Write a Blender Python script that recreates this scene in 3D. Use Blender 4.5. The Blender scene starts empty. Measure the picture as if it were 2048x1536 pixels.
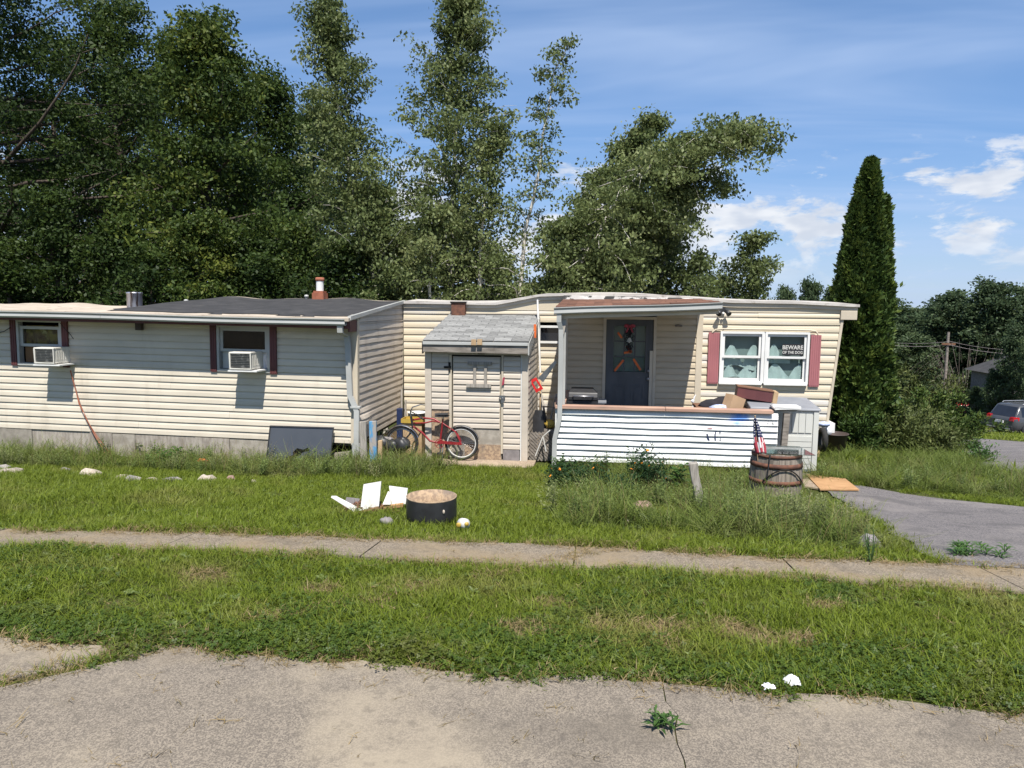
import bpy, bmesh, math, random
import numpy as np
from mathutils import Matrix, Vector

random.seed(7)
scene = bpy.context.scene
COL = scene.collection

# ------------------------------------------------------------------ camera
F_PX, CAM_H = 1450.0, 2.68
YAW, PITCH, ROLL = math.radians(6.9), math.radians(6.14), math.radians(0.5)
CAM_R = (Matrix.Rotation(YAW, 3, 'Z') @ Matrix.Rotation(math.pi/2 - PITCH, 3, 'X') @ Matrix.Rotation(ROLL, 3, 'Z'))
cam_data = bpy.data.cameras.new('camera')
cam_data.sensor_width = 36.0
cam_data.lens = F_PX / 2048 * 36.0
cam_data.clip_start = 0.05
cam_data.clip_end = 6000
cam = bpy.data.objects.new('camera', cam_data)
COL.objects.link(cam)
cam.matrix_world = Matrix.Translation((0, 0, CAM_H)) @ CAM_R.to_4x4()
scene.camera = cam

# ------------------------------------------------------------------ sky and sun
SUN_EL, SUN_AZ = math.radians(60), math.radians(14)      # azimuth: to the right of straight behind the camera
SUN_DIR = Vector((math.sin(SUN_AZ)*math.cos(SUN_EL), -math.cos(SUN_AZ)*math.cos(SUN_EL), math.sin(SUN_EL)))
world = bpy.data.worlds.new('World'); scene.world = world; world.use_nodes = True
def build_world():
    nt = world.node_tree; N = nt.nodes; L = nt.links
    N.clear()
    out = N.new('ShaderNodeOutputWorld'); bg = N.new('ShaderNodeBackground')
    sky = N.new('ShaderNodeTexSky'); sky.sky_type = 'NISHITA'; sky.sun_disc = False
    sky.sun_elevation = SUN_EL
    sky.sun_rotation = math.atan2(SUN_DIR.x, SUN_DIR.y)
    sky.altitude = 150; sky.air_density = 1.0; sky.dust_density = 0.25; sky.ozone_density = 1.5
    bg.inputs['Strength'].default_value = 0.055
    tc = N.new('ShaderNodeTexCoord'); sep = N.new('ShaderNodeSeparateXYZ')
    L.new(tc.outputs['Generated'], sep.inputs[0])
    def math_(op, a, b=None, clamp=False):
        n = N.new('ShaderNodeMath'); n.operation = op; n.use_clamp = clamp
        for i, v in enumerate((a, b)):
            if v is None: continue
            if isinstance(v, (int, float)): n.inputs[i].default_value = v
            else: L.new(v, n.inputs[i])
        return n.outputs[0]
    def ramp(fac, a, b, smooth=True):
        n = N.new('ShaderNodeMapRange'); n.interpolation_type = 'SMOOTHSTEP' if smooth else 'LINEAR'
        n.clamp = True
        L.new(fac, n.inputs['Value']); n.inputs['From Min'].default_value = a; n.inputs['From Max'].default_value = b
        return n.outputs['Result']
    def mix(fac, c1, c2):
        n = N.new('ShaderNodeMix'); n.data_type = 'RGBA'
        if isinstance(fac, (int, float)): n.inputs[0].default_value = fac
        else: L.new(fac, n.inputs[0])
        for i, v in ((6, c1), (7, c2)):
            if isinstance(v, tuple): n.inputs[i].default_value = v
            else: L.new(v, n.inputs[i])
        return n.outputs[2]
    z = sep.outputs['Z']
    zc = math_('ADD', math_('MAXIMUM', z, 0.0), 0.10)
    comb = N.new('ShaderNodeCombineXYZ')
    L.new(math_('DIVIDE', sep.outputs['X'], zc), comb.inputs[0]); L.new(math_('DIVIDE', sep.outputs['Y'], zc), comb.inputs[1])
    # thin high cirrus, streaked
    mp = N.new('ShaderNodeMapping'); mp.inputs['Rotation'].default_value = (0, 0, 0.5); mp.inputs['Scale'].default_value = (0.42, 1.5, 1)
    L.new(comb.outputs[0], mp.inputs[0])
    n1 = N.new('ShaderNodeTexNoise'); n1.inputs['Scale'].default_value = 1.1; n1.inputs['Detail'].default_value = 4; n1.inputs['Roughness'].default_value = 0.55; n1.inputs['Distortion'].default_value = 0.5
    L.new(mp.outputs[0], n1.inputs[0])
    cirrus = math_('MULTIPLY', ramp(n1.outputs[0], 0.36, 0.82), 0.62)
    # low cumulus: flat layer seen near the horizon
    mp2 = N.new('ShaderNodeMapping'); mp2.inputs['Scale'].default_value = (6.5, 6.5, 17.0); mp2.inputs['Location'].default_value = (1.9, 0.4, 0.9)
    L.new(tc.outputs['Generated'], mp2.inputs[0])
    n2 = N.new('ShaderNodeTexNoise'); n2.inputs['Scale'].default_value = 1.35; n2.inputs['Detail'].default_value = 8; n2.inputs['Roughness'].default_value = 0.62; n2.inputs['Distortion'].default_value = 0.25
    L.new(mp2.outputs[0], n2.inputs[0])
    band = math_('MULTIPLY', ramp(z, 0.015, 0.10), ramp(z, 0.235, 0.155))
    thr = math_('ADD', n2.outputs[0], math_('MULTIPLY', math_('SUBTRACT', 0.13, z), 0.9))
    cum = math_('MULTIPLY', ramp(thr, 0.465, 0.57), band)
    n3 = N.new('ShaderNodeTexNoise'); n3.inputs['Scale'].default_value = 4.0; n3.inputs['Detail'].default_value = 2
    L.new(mp2.outputs[0], n3.inputs[0])
    ccol = mix(ramp(n3.outputs[0], 0.3, 0.7), (8.4, 8.9, 9.9, 1), (11.5, 11.6, 11.8, 1))
    # pale band over the horizon
    hz = math_('MULTIPLY', ramp(z, 0.20, 0.0), 0.55)
    wide = math_('MULTIPLY', ramp(z, 0.80, 0.10), 0.42)
    gr = mix(1.0, sky.outputs[0], (1.06, 1.24, 1.46, 1)); gr.node.blend_type = 'MULTIPLY'
    c = mix(wide, gr, (3.0, 5.9, 11.6, 1))
    c = mix(hz, c, (6.8, 8.2, 10.6, 1))
    c = mix(cirrus, c, (6.2, 8.0, 11.4, 1))
    c = mix(math_('MULTIPLY', cum, 0.85), c, ccol)
    L.new(c, bg.inputs['Color']); L.new(bg.outputs[0], out.inputs[0])
build_world()
world.cycles.sampling_method = 'MANUAL'; world.cycles.sample_map_resolution = 256
sun_data = bpy.data.lights.new('sun', 'SUN'); sun_data.energy = 5.0; sun_data.angle = math.radians(0.53); sun_data.color = (1.0, 0.95, 0.87)
sun = bpy.data.objects.new('sun', sun_data); COL.objects.link(sun)
sun.rotation_euler = SUN_DIR.to_track_quat('Z', 'Y').to_euler()
sun.location = (3, -10, 20)
vs = scene.view_settings
vs.view_transform = 'Standard'; vs.look = 'None'; vs.exposure = 0.60; vs.gamma = 1.0; vs.use_curve_mapping = False
scene.render.engine = 'CYCLES'
scene.cycles.max_bounces = 4; scene.cycles.diffuse_bounces = 2; scene.cycles.glossy_bounces = 2; scene.cycles.transparent_max_bounces = 8; scene.cycles.transmission_bounces = 2

# ------------------------------------------------------------------ ground shape and pixel helpers
GY = np.array([-60, 2.4, 3.2, 4.5, 5.5, 7, 9, 10.5, 12, 14, 20, 30, 40, 60, 100, 400, 3000.])
GZ = np.array([1.2, 1.06, 1.04, .93, .83, .6, .28, .1, 0, -.1, -1.0, -2.4, -3.75, -6.0, -8, -9.5, -9.5])
def h(x, y): return float(np.interp(y, GY, GZ))
CAMP = Vector((0, 0, CAM_H))
def ray(px, py): return CAM_R @ Vector(((px-1024)/F_PX, -(py-768)/F_PX, -1.0))
def at(px, py, y):
    d = ray(px, py); return CAMP + d*(y/d.y)
def atx(px, py, x):
    d = ray(px, py); return CAMP + d*(x/d.x)
def g(px, py):
    d = ray(px, py); t = .5
    while t < 500:
        p = CAMP + d*t
        if p.z < h(p.x, p.y): return Vector((p.x, p.y, h(p.x, p.y)))
        t *= 1.002
    return p

# ------------------------------------------------------------------ materials
def new_mat(name):
    m = bpy.data.materials.new(name); m.use_nodes = True
    nt = m.node_tree; b = nt.nodes['Principled BSDF']
    return m, nt, b
def nd(nt, typ, **kw):
    n = nt.nodes.new(typ)
    for k, v in kw.items(): setattr(n, k, v)
    return n
def c4(c): return (c[0], c[1], c[2], 1)
def noise(nt, vec, scale, detail=4, rough=.55, dist=0.0):
    n = nd(nt, 'ShaderNodeTexNoise'); n.inputs['Scale'].default_value = scale; n.inputs['Detail'].default_value = detail
    n.inputs['Roughness'].default_value = rough; n.inputs['Distortion'].default_value = dist
    if vec is not None: nt.links.new(vec, n.inputs['Vector'])
    return n.outputs[0]
def mrange(nt, v, a, b, c=0.0, d=1.0):
    n = nd(nt, 'ShaderNodeMapRange'); n.clamp = True; n.interpolation_type = 'SMOOTHSTEP'
    nt.links.new(v, n.inputs['Value'])
    for k, x in (('From Min', a), ('From Max', b), ('To Min', c), ('To Max', d)): n.inputs[k].default_value = x
    return n.outputs['Result']
def mixc(nt, f, a, b, mode='MIX'):
    n = nd(nt, 'ShaderNodeMix', data_type='RGBA', blend_type=mode)
    for i, v in ((0, f), (6, a), (7, b)):
        if isinstance(v, (int, float)): n.inputs[i].default_value = v
        elif isinstance(v, tuple): n.inputs[i].default_value = c4(v)
        else: nt.links.new(v, n.inputs[i])
    return n.outputs[2]
def coords(nt, stretch=(1, 1, 1), kind='Object', loc=(0, 0, 0), rot=(0, 0, 0)):
    tc = nd(nt, 'ShaderNodeTexCoord'); mp = nd(nt, 'ShaderNodeMapping')
    mp.inputs['Scale'].default_value = stretch; mp.inputs['Location'].default_value = loc; mp.inputs['Rotation'].default_value = rot
    nt.links.new(tc.outputs[kind], mp.inputs[0]); return mp.outputs[0]
def bump(nt, b, v, strength, dist=0.01):
    n = nd(nt, 'ShaderNodeBump'); n.inputs['Strength'].default_value = strength; n.inputs['Distance'].default_value = dist
    nt.links.new(v, n.inputs['Height']); nt.links.new(n.outputs[0], b.inputs['Normal'])
def M(name, c1, c2=None, scale=6.0, stretch=(1, 1, 1), lo=.35, hi=.65, rough=.7, metal=0.0, dirt=None, dscale=2.0, dlo=.55, dhi=.75,
      dstretch=(1, 1, 1), rnd=0.0, bmp=0.0, bscale=60.0, bdist=.004, spec=.4, detail=5):
    """procedural paint: base colour broken up by one noise, optional patches of dirt by a second, random shade per piece"""
    m, nt, b = new_mat(name)
    if c2 is None: c2 = tuple(x*.82 for x in c1)
    v = coords(nt, stretch)
    c = mixc(nt, mrange(nt, noise(nt, v, scale, detail), lo, hi), c1, c2)
    if dirt:
        dv = coords(nt, dstretch, loc=(3.1, 1.7, .4))
        c = mixc(nt, mrange(nt, noise(nt, dv, dscale, 7, .62), dlo, dhi), c, dirt)
    if rnd:
        oi = nd(nt, 'ShaderNodeObjectInfo')
        hs = nd(nt, 'ShaderNodeHueSaturation'); nt.links.new(mrange(nt, oi.outputs['Random'], 0, 1, 1-rnd, 1+rnd), hs.inputs['Value'])
        nt.links.new(c, hs.inputs['Color']); c = hs.outputs[0]
    nt.links.new(c, b.inputs['Base Color'])
    b.inputs['Roughness'].default_value = rough; b.inputs['Metallic'].default_value = metal
    b.inputs['Specular IOR Level'].default_value = spec
    if bmp: bump(nt, b, noise(nt, coords(nt, stretch), bscale, 6), bmp, bdist)
    return m

MAT = {}
MAT['vinyl'] = M('beige_vinyl', (.60, .54, .44), (.54, .485, .395), 1.3, (1, 1, 3), dirt=(.40, .355, .28), dscale=1.4, dlo=.52, dhi=.88, dstretch=(2.2, 1, .45), rnd=.035, rough=.5)
MAT['vinyl_side'] = M('pinkish_vinyl', (.60, .53, .45), (.54, .475, .40), 1.3, (1, 1, 3), dirt=(.40, .33, .27), dscale=1.4, dlo=.5, dhi=.85, dstretch=(1, 2.2, .45), rnd=.03, rough=.5)
MAT['vinyl_shed'] = M('pale_pink_vinyl', (.53, .47, .395), (.475, .42, .35), 1.5, (1, 1, 3), dirt=(.38, .32, .25), dscale=1.8, dlo=.52, dhi=.85, dstretch=(2.5, 1, .5), rnd=.03, rough=.5)
MAT['entry'] = M('tan_vinyl', (.50, .42, .30), (.44, .37, .27), 1.2, (1, 1, 3), dirt=(.34, .28, .2), dscale=1.5, dlo=.6, dhi=.95, rnd=.03, rough=.55)
MAT['cream'] = M('cream_metal', (.61, .53, .395), (.555, .485, .36), 1.2, (.5, 1, 3), lo=.3, hi=.7, dirt=(.55, .52, .48), dscale=1.25, dlo=.50, dhi=.66, dstretch=(.32, 1, 3.2), rnd=.03, rough=.5, bmp=.1, bscale=4, bdist=.02)
MAT['trim_beige'] = M('beige_trim', (.56, .49, .38), (.48, .42, .33), 2.5, (1, 1, .6), rough=.5, dirt=(.33, .28, .22), dlo=.6, dhi=.85)
MAT['white'] = M('white_paint', (.72, .72, .70), (.66, .66, .64), 3, rough=.45, dirt=(.5, .48, .43), dscale=3, dlo=.62, dhi=.85)
MAT['white_metal'] = M('white_aluminium', (.43, .435, .42), (.36, .365, .35), 2, (.4, 1, 1), rough=.4, dirt=(.36, .35, .32), dscale=4, dlo=.62, dhi=.82, dstretch=(.6, 1, 2))
MAT['cream_roof'] = M('cream_roof_coating', (.50, .43, .35), (.41, .35, .28), 3.5, rough=.85, dirt=(.2, .17, .14), dscale=5, dlo=.58, dhi=.7, bmp=.3, bscale=14)
MAT['maroon'] = M('maroon_paint', (.125, .042, .042), (.10, .033, .035), 5, (1, 1, .3), rough=.55, dirt=(.2, .1, .09), dlo=.66, dhi=.85)
MAT['maroon_sunlit'] = M('sunlit_maroon_vinyl', (.36, .135, .145), (.32, .12, .13), 5, (1, 1, .3), rough=.55, dirt=(.42, .2, .19), dlo=.62, dhi=.9)  # trim maroon made lighter and pinker: sunlight on the shutters put into the colour
MAT['black_roof'] = M('black_roof_membrane', (.045, .044, .046), (.032, .032, .034), 3, rough=.9, dirt=(.075, .072, .07), dscale=2.2, dlo=.5, dhi=.8, bmp=.5, bscale=60)
MAT['shingle'] = M('grey_shingle', (.235, .235, .225), (.17, .17, .165), 14, rnd=.22, rough=.95, bmp=.5, bscale=160, dirt=(.16, .16, .15), dscale=3, dlo=.58, dhi=.8)
MAT['shingle_brown'] = M('brown_shingle', (.17, .08, .05), (.11, .055, .038), 9, rnd=.25, rough=.95, bmp=.5, bscale=120, dirt=(.22, .11, .07), dscale=4, dlo=.58, dhi=.75)
MAT['tar'] = M('peeling_tar', (.55, .53, .5), (.42, .4, .38), 5, dirt=(.04, .04, .04), dscale=6, dlo=.5, dhi=.56, dstretch=(.7, 1, 1), rough=.9)
MAT['rot_wood'] = M('weathered_wood', (.27, .24, .21), (.16, .14, .12), 3.5, (1, 1, 6), rough=.9, dirt=(.08, .07, .06), dscale=5, dlo=.58, dhi=.75, bmp=.6, bscale=10)
MAT['grey_wood'] = M('silver_grey_wood', (.36, .33, .29), (.22, .2, .175), 10, (6, 6, .5), rough=.9, bmp=.6, bscale=10)
MAT['rail_wood'] = M('worn_stained_wood', (.46, .30, .22), (.34, .2, .15), 3, (.4, 4, 4), rough=.85, dirt=(.2, .15, .12), dscale=3, dlo=.52, dhi=.7, dstretch=(.5, 2, 2), bmp=.4, bscale=14)
MAT['brown_wood'] = M('brown_wood', (.20, .10, .055), (.13, .065, .04), 8, (.6, 4, 4), rough=.8, bmp=.3, bscale=20)
MAT['tan_wood'] = M('tan_wood', (.50, .36, .21), (.38, .26, .15), 7, (1, 1, .3), rough=.85, bmp=.3, bscale=30)
MAT['osb'] = M('chipboard', (.40, .29, .19), (.25, .18, .125), 26, (1, 1, 1), rough=.9, dirt=(.17, .14, .12), dscale=3, dlo=.5, dhi=.7, lo=.4, hi=.6)
MAT['concrete_block'] = M('pale_concrete_block', (.33, .30, .255), (.24, .215, .18), 7, rough=.95, dirt=(.15, .13, .10), dscale=3.5, dlo=.52, dhi=.75, rnd=.12, bmp=.7, bscale=40, dstretch=(1, 1, .6))
MAT['skirt'] = M('weathered_skirting', (.36, .325, .28), (.24, .21, .18), 5, (3, 1, 1), rough=.95, dirt=(.42, .32, .2), dscale=2.4, dlo=.6, dhi=.8, rnd=.1, bmp=.4, bscale=25)
MAT['black_plastic'] = M('black_plastic', (.028, .029, .032), (.02, .02, .022), 9, rough=.45, dirt=(.07, .07, .065), dlo=.6, dhi=.85)
MAT['black_rubber'] = M('black_rubber', (.022, .022, .022), (.03, .028, .026), 20, rough=.85)
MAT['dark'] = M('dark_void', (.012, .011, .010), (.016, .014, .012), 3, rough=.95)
MAT['interior'] = M('dim_interior', (.10, .09, .08), (.07, .06, .055), 2, rough=.95)
MAT['door'] = M('slate_door', (.085, .092, .103), (.066, .072, .082), 4, (1, 1, .4), rough=.5, dirt=(.2, .2, .21), dscale=9, dlo=.64, dhi=.8)
MAT['curtain'] = M('white_lace', (.62, .67, .64), (.52, .58, .55), 5, rough=.9)
MAT['roof_edge'] = M('dirty_white_roof_edge', (.52, .49, .45), (.42, .39, .36), 4, (1, 1, 3), rough=.8, dirt=(.24, .21, .18), dscale=5, dlo=.55, dhi=.72)
MAT['curtain_dark'] = M('grey_green_blind', (.27, .315, .30), (.23, .27, .255), 2, (1, 1, .3), rough=.9)
MAT['yellow_cloth'] = M('mustard_patterned_cloth', (.28, .20, .045), (.10, .05, .025), 8, rough=.95, dirt=(.42, .36, .16), dscale=10, dlo=.55, dhi=.66)
MAT['brown_cloth'] = M('brown_cardboard', (.23, .13, .065), (.18, .1, .05), 4, rough=.95)
MAT['cardboard'] = M('cardboard', (.45, .30, .18), (.38, .25, .15), 4, rough=.9)
MAT['red_paint'] = M('red_paint', (.27, .022, .028), (.20, .018, .022), 10, rough=.35, dirt=(.22, .06, .05), dscale=20, dlo=.58, dhi=.75)
MAT['red_plastic'] = M('red_plastic', (.62, .03, .03), (.5, .02, .02), 8, rough=.4)
MAT['orange'] = M('orange_ribbon', (.70, .16, .035), (.55, .11, .03), 9, rough=.6)
MAT['pink'] = M('pink_ribbon', (.42, .06, .09), (.3, .04, .07), 9, rough=.6)
MAT['yellow'] = M('yellow_plastic', (.45, .31, .06), (.36, .25, .05), 8, rough=.45)
MAT['chrome'] = M('dull_chrome', (.6, .6, .6), (.45, .45, .45), 15, rough=.28, metal=1.0, dirt=(.3, .25, .2), dscale=12, dlo=.6, dhi=.8)
MAT['galv'] = M('streaked_flue_metal', (.55, .56, .62), (.32, .33, .38), 5, (5, 5, .5), rough=.35, metal=.7, dirt=(.11, .08, .07), dscale=3, dlo=.5, dhi=.6, dstretch=(6, 6, .5))
MAT['rust'] = M('rusty_iron', (.17, .075, .045), (.095, .045, .032), 12, rough=.85, dirt=(.26, .13, .07), dscale=8, dlo=.6, dhi=.75, bmp=.3, bscale=60)
MAT['brick'] = M('red_flue_tile', (.33, .12, .07), (.24, .085, .05), 9, rough=.9, dirt=(.5, .42, .36), dscale=6, dlo=.62, dhi=.75)
MAT['barrel'] = M('grey_oak_stave', (.25, .215, .175), (.14, .118, .098), 5, (5, 5, .5), rough=.9, rnd=.14, dirt=(.10, .08, .07), dscale=3, dlo=.56, dhi=.78, dstretch=(4, 4, .6), bmp=.5, bscale=14)
MAT['stone'] = M('pale_stone', (.46, .40, .33), (.32, .27, .22), 6, rough=.95, rnd=.2, dirt=(.2, .17, .14), dscale=5, dlo=.55, dhi=.75, bmp=.6, bscale=18)
MAT['stone_pink'] = M('pinkish_stone', (.36, .23, .20), (.27, .17, .15), 7, rough=.95, dirt=(.2, .15, .13), dscale=5, dlo=.55, dhi=.75, bmp=.6, bscale=18)
MAT['stone_grey'] = M('grey_stone', (.24, .22, .22), (.17, .155, .155), 7, rough=.95, rnd=.15, dirt=(.34, .31, .27), dscale=5, dlo=.55, dhi=.75, bmp=.6, bscale=18)
MAT['resin'] = M('light_grey_resin', (.55, .555, .52), (.5, .505, .475), 2, rough=.5, dirt=(.4, .39, .35), dscale=3, dlo=.62, dhi=.9)
MAT['resin_lid'] = M('grey_resin_lid', (.25, .26, .28), (.21, .22, .24), 3, rough=.5)
MAT['blue_paint'] = M('peeling_blue_paint', (.10, .30, .50), (.07, .22, .42), 6, rough=.8, dirt=(.33, .30, .27), dscale=5, dlo=.46, dhi=.58, dstretch=(2, 2, .7))
MAT['blue_plastic'] = M('navy_plastic', (.02, .035, .10), (.015, .025, .07), 6, rough=.5)
MAT['cloth_black'] = M('black_cloth', (.02, .02, .025), (.03, .025, .03), 6, rough=.95)
MAT['cloth_blue'] = M('pale_blue_cloth', (.5, .56, .75), (.3, .36, .55), 14, rough=.95)
MAT['plywood'] = M('orange_plywood', (.46, .27, .13), (.36, .20, .09), 4, (1, 5, 1), rough=.85, dirt=(.28, .19, .12), dscale=2, dlo=.55, dhi=.8)
MAT['panel_white'] = M('white_melamine', (.58, .57, .545), (.50, .49, .46), 3, rough=.5, dirt=(.36, .33, .27), dscale=5, dlo=.55, dhi=.8)
MAT['ac'] = M('yellowed_white_casing', (.68, .66, .60), (.6, .58, .52), 4, rough=.5, dirt=(.4, .36, .3), dscale=4, dlo=.6, dhi=.85)
MAT['ac_coil'] = M('dusty_coil', (.11, .11, .10), (.3, .29, .26), 16, rough=.7, lo=.5, hi=.7)
MAT['paper'] = M('white_paper', (.82, .82, .83), (.75, .75, .77), 20, rough=.9)
MAT['navy'] = M('flag_navy', (.02, .03, .10), (.015, .02, .07), 8, rough=.9)
MAT['flag_red'] = M('flag_red', (.42, .05, .07), (.36, .04, .06), 8, rough=.9)
MAT['flag_white'] = M('flag_white', (.78, .77, .75), (.72, .7, .7), 8, rough=.9)
MAT['steel'] = M('bare_steel', (.4, .4, .42), (.3, .3, .32), 12, rough=.35, metal=.9)
MAT['bark'] = M('dark_bark', (.085, .065, .05), (.05, .04, .032), 5, (4, 4, .6), rough=.95, bmp=.6, bscale=8, bdist=.03)
MAT['birch_bark'] = M('white_birch_bark', (.60, .57, .51), (.48, .45, .4), 4, (1, 1, 3), rough=.8, dirt=(.06, .05, .045), dscale=3.2, dlo=.58, dhi=.64, dstretch=(1, 1, 4))
MAT['dead_wood'] = M('grey_dead_wood', (.3, .26, .23), (.2, .17, .15), 5, rough=.95)
MAT['amber'] = M('marigold_petal', (.85, .33, .02), (.75, .22, .02), 12, rough=.7)
MAT['stem'] = M('green_stem', (.07, .13, .035), (.05, .1, .03), 8, rough=.7)
MAT['tail_red'] = M('tail_lamp_red', (.5, .015, .02), (.4, .01, .015), 8, rough=.15)
MAT['car_grey'] = M('gunmetal_car_paint', (.06, .064, .07), (.052, .056, .062), 2, rough=.22, spec=.7)
MAT['car_red'] = M('red_car_paint', (.48, .018, .028), (.44, .015, .025), 2, rough=.2, spec=.7)
MAT['car_glass'] = M('tinted_car_glass', (.012, .014, .02), (.015, .018, .025), 2, rough=.06, spec=.8)
MAT['alloy'] = M('silver_alloy', (.6, .6, .61), (.5, .5, .51), 6, rough=.3, metal=.7)
MAT['brown_bin'] = M('brown_plastic_tub', (.07, .05, .045), (.05, .037, .034), 5, rough=.6)
MAT['light_blue'] = M('light_blue_plastic', (.24, .5, .72), (.2, .42, .62), 4, rough=.5)
def glass_mat(name, tint=(.85, .9, .9), base=.0):
    m = bpy.data.materials.new(name); m.use_nodes = True; nt = m.node_tree; nt.nodes.clear()
    o = nd(nt, 'ShaderNodeOutputMaterial'); mx = nd(nt, 'ShaderNodeMixShader'); tr = nd(nt, 'ShaderNodeBsdfTransparent'); gl = nd(nt, 'ShaderNodeBsdfGlossy')
    lw = nd(nt, 'ShaderNodeLayerWeight'); lw.inputs['Blend'].default_value = .5
    pw = nd(nt, 'ShaderNodeMath', operation='POWER'); nt.links.new(lw.outputs['Facing'], pw.inputs[0]); pw.inputs[1].default_value = 4.0
    tr.inputs[0].default_value = c4(tint); gl.inputs['Roughness'].default_value = .03
    nz = noise(nt, coords(nt), 3.0, 3)
    nt.links.new(mrange(nt, nz, .3, .7, .02, .06), gl.inputs['Roughness'])
    a = nd(nt, 'ShaderNodeMath', operation='ADD'); nt.links.new(pw.outputs[0], a.inputs[0]); a.inputs[1].default_value = base+.05
    nt.links.new(a.outputs[0], mx.inputs[0]); nt.links.new(tr.outputs[0], mx.inputs[1]); nt.links.new(gl.outputs[0], mx.inputs[2]); nt.links.new(mx.outputs[0], o.inputs[0])
    return m
MAT['glass'] = glass_mat('window_glass', base=-.032)
MAT['glass_top'] = glass_mat('tabletop_glass', (.7, .78, .76), .12)

def leaf_mat(name, dark, light, yellow, rough=.55, trans=.35):
    """leaf: colour picked per leaf from the mesh attribute 'tint', with light passing through"""
    m = bpy.data.materials.new(name); m.use_nodes = True; nt = m.node_tree; nt.nodes.clear()
    o = nd(nt, 'ShaderNodeOutputMaterial'); mx = nd(nt, 'ShaderNodeMixShader'); p = nd(nt, 'ShaderNodeBsdfPrincipled'); t = nd(nt, 'ShaderNodeBsdfTranslucent')
    a = nd(nt, 'ShaderNodeAttribute'); a.attribute_name = 'tint'
    r = nd(nt, 'ShaderNodeValToRGB'); r.color_ramp.elements[0].color = c4(dark); r.color_ramp.elements[1].color = c4(yellow)
    e = r.color_ramp.elements.new(.6); e.color = c4(light)
    nt.links.new(a.outputs['Fac'], r.inputs[0])
    nz = noise(nt, coords(nt), 1.1, 3)
    c = mixc(nt, mrange(nt, nz, .3, .7, .0, .3), r.outputs[0], tuple(x*.6 for x in dark))
    nt.links.new(c, p.inputs['Base Color']); p.inputs['Roughness'].default_value = rough; p.inputs['Specular IOR Level'].default_value = .22
    hs = nd(nt, 'ShaderNodeHueSaturation'); hs.inputs['Value'].default_value = 1.25; hs.inputs['Hue'].default_value = .485; nt.links.new(c, hs.inputs['Color'])
    nt.links.new(hs.outputs[0], t.inputs[0]); mx.inputs[0].default_value = trans
    nt.links.new(p.outputs[0], mx.inputs[1]); nt.links.new(t.outputs[0], mx.inputs[2]); nt.links.new(mx.outputs[0], o.inputs[0])
    return m
MAT['leaf_oak'] = leaf_mat('oak_leaf', (.020, .040, .010), (.068, .108, .022), (.17, .195, .035))
MAT['leaf_birch'] = leaf_mat('birch_leaf', (.065, .092, .03), (.15, .19, .068), (.29, .32, .145), rough=.5)
MAT['leaf_far'] = leaf_mat('distant_leaf', (.045, .075, .036), (.085, .125, .056), (.14, .18, .07))
MAT['leaf_thuja'] = leaf_mat('arborvitae_spray', (.022, .046, .012), (.058, .10, .022), (.12, .16, .032), trans=.2)
MAT['leaf_juniper'] = leaf_mat('juniper_spray', (.05, .07, .02), (.11, .135, .04), (.22, .23, .09), trans=.2)
MAT['leaf_plant'] = leaf_mat('garden_leaf', (.04, .09, .025), (.08, .16, .04), (.14, .24, .06))
MAT['leaf_dark'] = leaf_mat('marigold_leaf', (.02, .05, .02), (.04, .085, .03), (.07, .12, .04))
def grass_mat(name, dark, light, dry):
    m = bpy.data.materials.new(name); m.use_nodes = True; nt = m.node_tree; nt.nodes.clear()
    o = nd(nt, 'ShaderNodeOutputMaterial'); mx = nd(nt, 'ShaderNodeMixShader'); p = nd(nt, 'ShaderNodeBsdfPrincipled'); t = nd(nt, 'ShaderNodeBsdfTranslucent')
    a = nd(nt, 'ShaderNodeAttribute', attribute_type='INSTANCER'); a.attribute_name = 'patch'
    b = nd(nt, 'ShaderNodeAttribute'); b.attribute_name = 'tint'
    c = mixc(nt, b.outputs['Fac'], dark, light)
    c = mixc(nt, a.outputs['Fac'], c, dry)
    nz = noise(nt, coords(nt), 30, 2); c = mixc(nt, mrange(nt, nz, .4, .8, 0, .25), c, light)
    nt.links.new(c, p.inputs['Base Color']); p.inputs['Roughness'].default_value = .5; p.inputs['Specular IOR Level'].default_value = .3
    nt.links.new(c, t.inputs[0]); mx.inputs[0].default_value = .35
    nt.links.new(p.outputs[0], mx.inputs[1]); nt.links.new(t.outputs[0], mx.inputs[2]); nt.links.new(mx.outputs[0], o.inputs[0])
    return m
MAT['grass'] = grass_mat('lawn_blade', (.060, .100, .007), (.20, .25, .024), (.33, .27, .11))
MAT['grass_tall'] = grass_mat('tall_blade', (.06, .095, .012), (.19, .235, .05), (.34, .29, .15))
MAT['clover'] = grass_mat('clover_leaf', (.042, .080, .010), (.105, .155, .024), (.17, .15, .04))
MAT['straw'] = grass_mat('dead_blade', (.25, .18, .09), (.38, .29, .15), (.12, .13, .035))

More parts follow.
